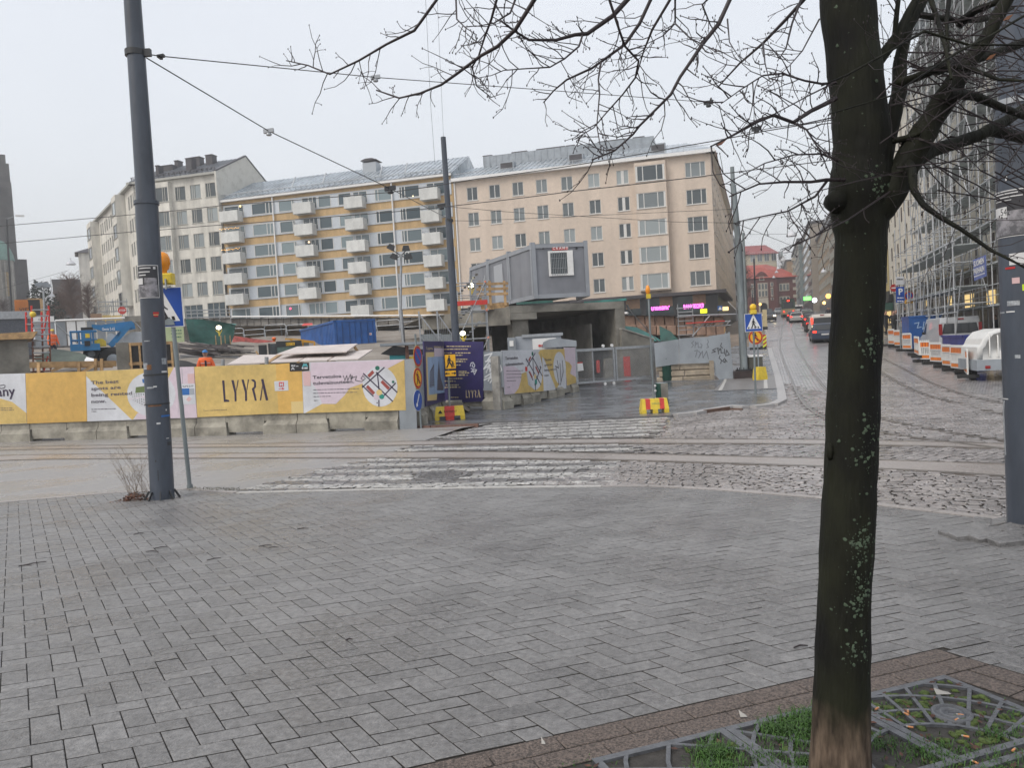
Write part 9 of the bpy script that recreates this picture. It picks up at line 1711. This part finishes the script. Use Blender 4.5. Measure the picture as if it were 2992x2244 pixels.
t=thing('weed_strip',gnd(630,1428,zside),'thin strip of weeds and dead leaves along the kerb right of the sign pole','weeds');mb=MB()
for k in range(330):x=random.uniform(545,700);q=gnd(x,1430+random.uniform(-4,5),zside,.0);l=random.uniform(.01,.05);an=random.uniform(0,6.3);u=V3((math.cos(an)*l,math.sin(an)*l*.5,random.uniform(.2,1)*l));mb.add([q,q+V3((.006,.004,0)),q+u],[(0,1,2)])
mb.build('weeds',M('weed_mix',(.07,.06,.025),.8,.5,20,island=.5),t,kind='stuff')
m_wire=M('wire',(.03,.03,.032),.5);W_=thing('overhead_wires',at(1400,300,18),'thin tram wires and span cables strung across the junction','wires')
def wire(px,r=.008,sag=0,nm='wire'):
 P_=[at(x,y,Y) for x,y,Y in px];Q_=[]
 for i in range(len(P_)-1):
  for k in range(8):u=k/8;Q_.append(P_[i].lerp(P_[i+1],u)-UP*sag*4*u*(1-u))
 Q_.append(P_[-1]);mb=MB();mb.tube(Q_,r,4,cap=False);mb.build(nm,m_wire,W_)
wire([(428,157,11.1),(470,163,11.4),(1097,225,15),(2070,298,20),(2210,375,21),(2440,455,22)],.009);wire([(428,168,11.1),(785,382,14),(1140,550,16.5),(1312,640,29.9)],.009)
wire([(-200,676,24),(394,626,21),(645,600,19),(1142,561,17.5),(1400,521,16.5),(1666,484,15.5),(1992,427,14.5),(2223,384,13.5),(2700,300,11.5),(3100,225,10)],.010,.01);wire([(-200,728,26),(394,676,23),(600,660,21.5),(1142,619,19.5),(1400,592,18.6),(1666,559,17.5),(2200,496,16),(2700,430,14.5),(3100,370,13)],.011,.01)
wire([(1313,644,30),(1380,645,30.5),(1564,637,30),(2150,610,33.8)],.010);wire([(1313,604,30),(1502,620,31),(1971,648,33),(2155,651,34)],.010);wire([(1241,-60,24),(1258,300,26),(1271,480,27)],.007);wire([(1275,-60,28),(1289,250,29.5),(1296,402,30)],.007)
wire([(2157,655,34),(2320,720,52),(2400,722,60)],.014);wire([(2157,650,34),(2420,600,30),(3000,560,20)],.008);wire([(2172,685,70),(2316,683,60),(2440,640,55)],.018);wire([(2142,545,34),(2440,400,20)],.009);wire([(2300,738,82),(2440,700,70)],.02);wire([(2150,562,34),(2330,470,24),(2440,430,20)],.008);wire([(2320,756,110),(2335,705,90),(2440,560,40)],.016);wire([(0,845,100),(200,790,100)],.02)
for x,y,Y,s_ in((1097,225,15,.09),(2070,299,20,.12),(2210,375,21,.13),(785,382,14,.09),(1140,550,16.5,.12),(1290,600,22,.12),(2155,652,33.7,.12),(470,163,11.4,.05),(2335,708,88,.25)):
 p=at(x,y,Y);mb=MB();mb.fbox(Fr(p,(1,0,.1)),-s_,s_,-s_*.35,s_*.4,-.03,.03);mb.lathe(p-UP*s_*.9,[(s_*.5,0),(s_*.6,s_*.3),(s_*.2,s_*.6)],8);mb.build('insulator',m_galv if y==225 or y==382 else m_dark,W_)
p=at(207,773,100);t=thing('hanging_lamp',p,'white dome street lamp hanging over the brown trees at the far left','street lamp');mb=MB();mb.lathe(p,[(.6,0),(.5,.25),(.1,.5),(.05,.9)],12);mb.build('shade',m_hw,t)
p=at(152,868,100);t=thing('hanging_lamp',p,'small bell lamp hanging low beside the evergreen','street lamp');mb=MB();mb.lathe(p,[(.4,0),(.3,.25),(.08,.5),(.04,2.5)],10);mb.build('shade',m_hw,t)
hz=MB();hz.box(-910,910,-45,1510,-4.5,62);mh_=bpy.data.materials.new('drizzle_haze');mh_.use_nodes=True;nn=mh_.node_tree.nodes;nn.clear()
ho=nn.new('ShaderNodeOutputMaterial');hv=nn.new('ShaderNodeVolumePrincipled');hv.inputs['Color'].default_value=(.9,.92,.95,1);hv.inputs['Density'].default_value=.0011;hv.inputs['Anisotropy'].default_value=.2
mh_.node_tree.links.new(hv.outputs[0],ho.inputs['Volume']);hz.build('haze',mh_,kind='stuff',label='pale drizzle haze filling the air of the whole junction',cat='haze')
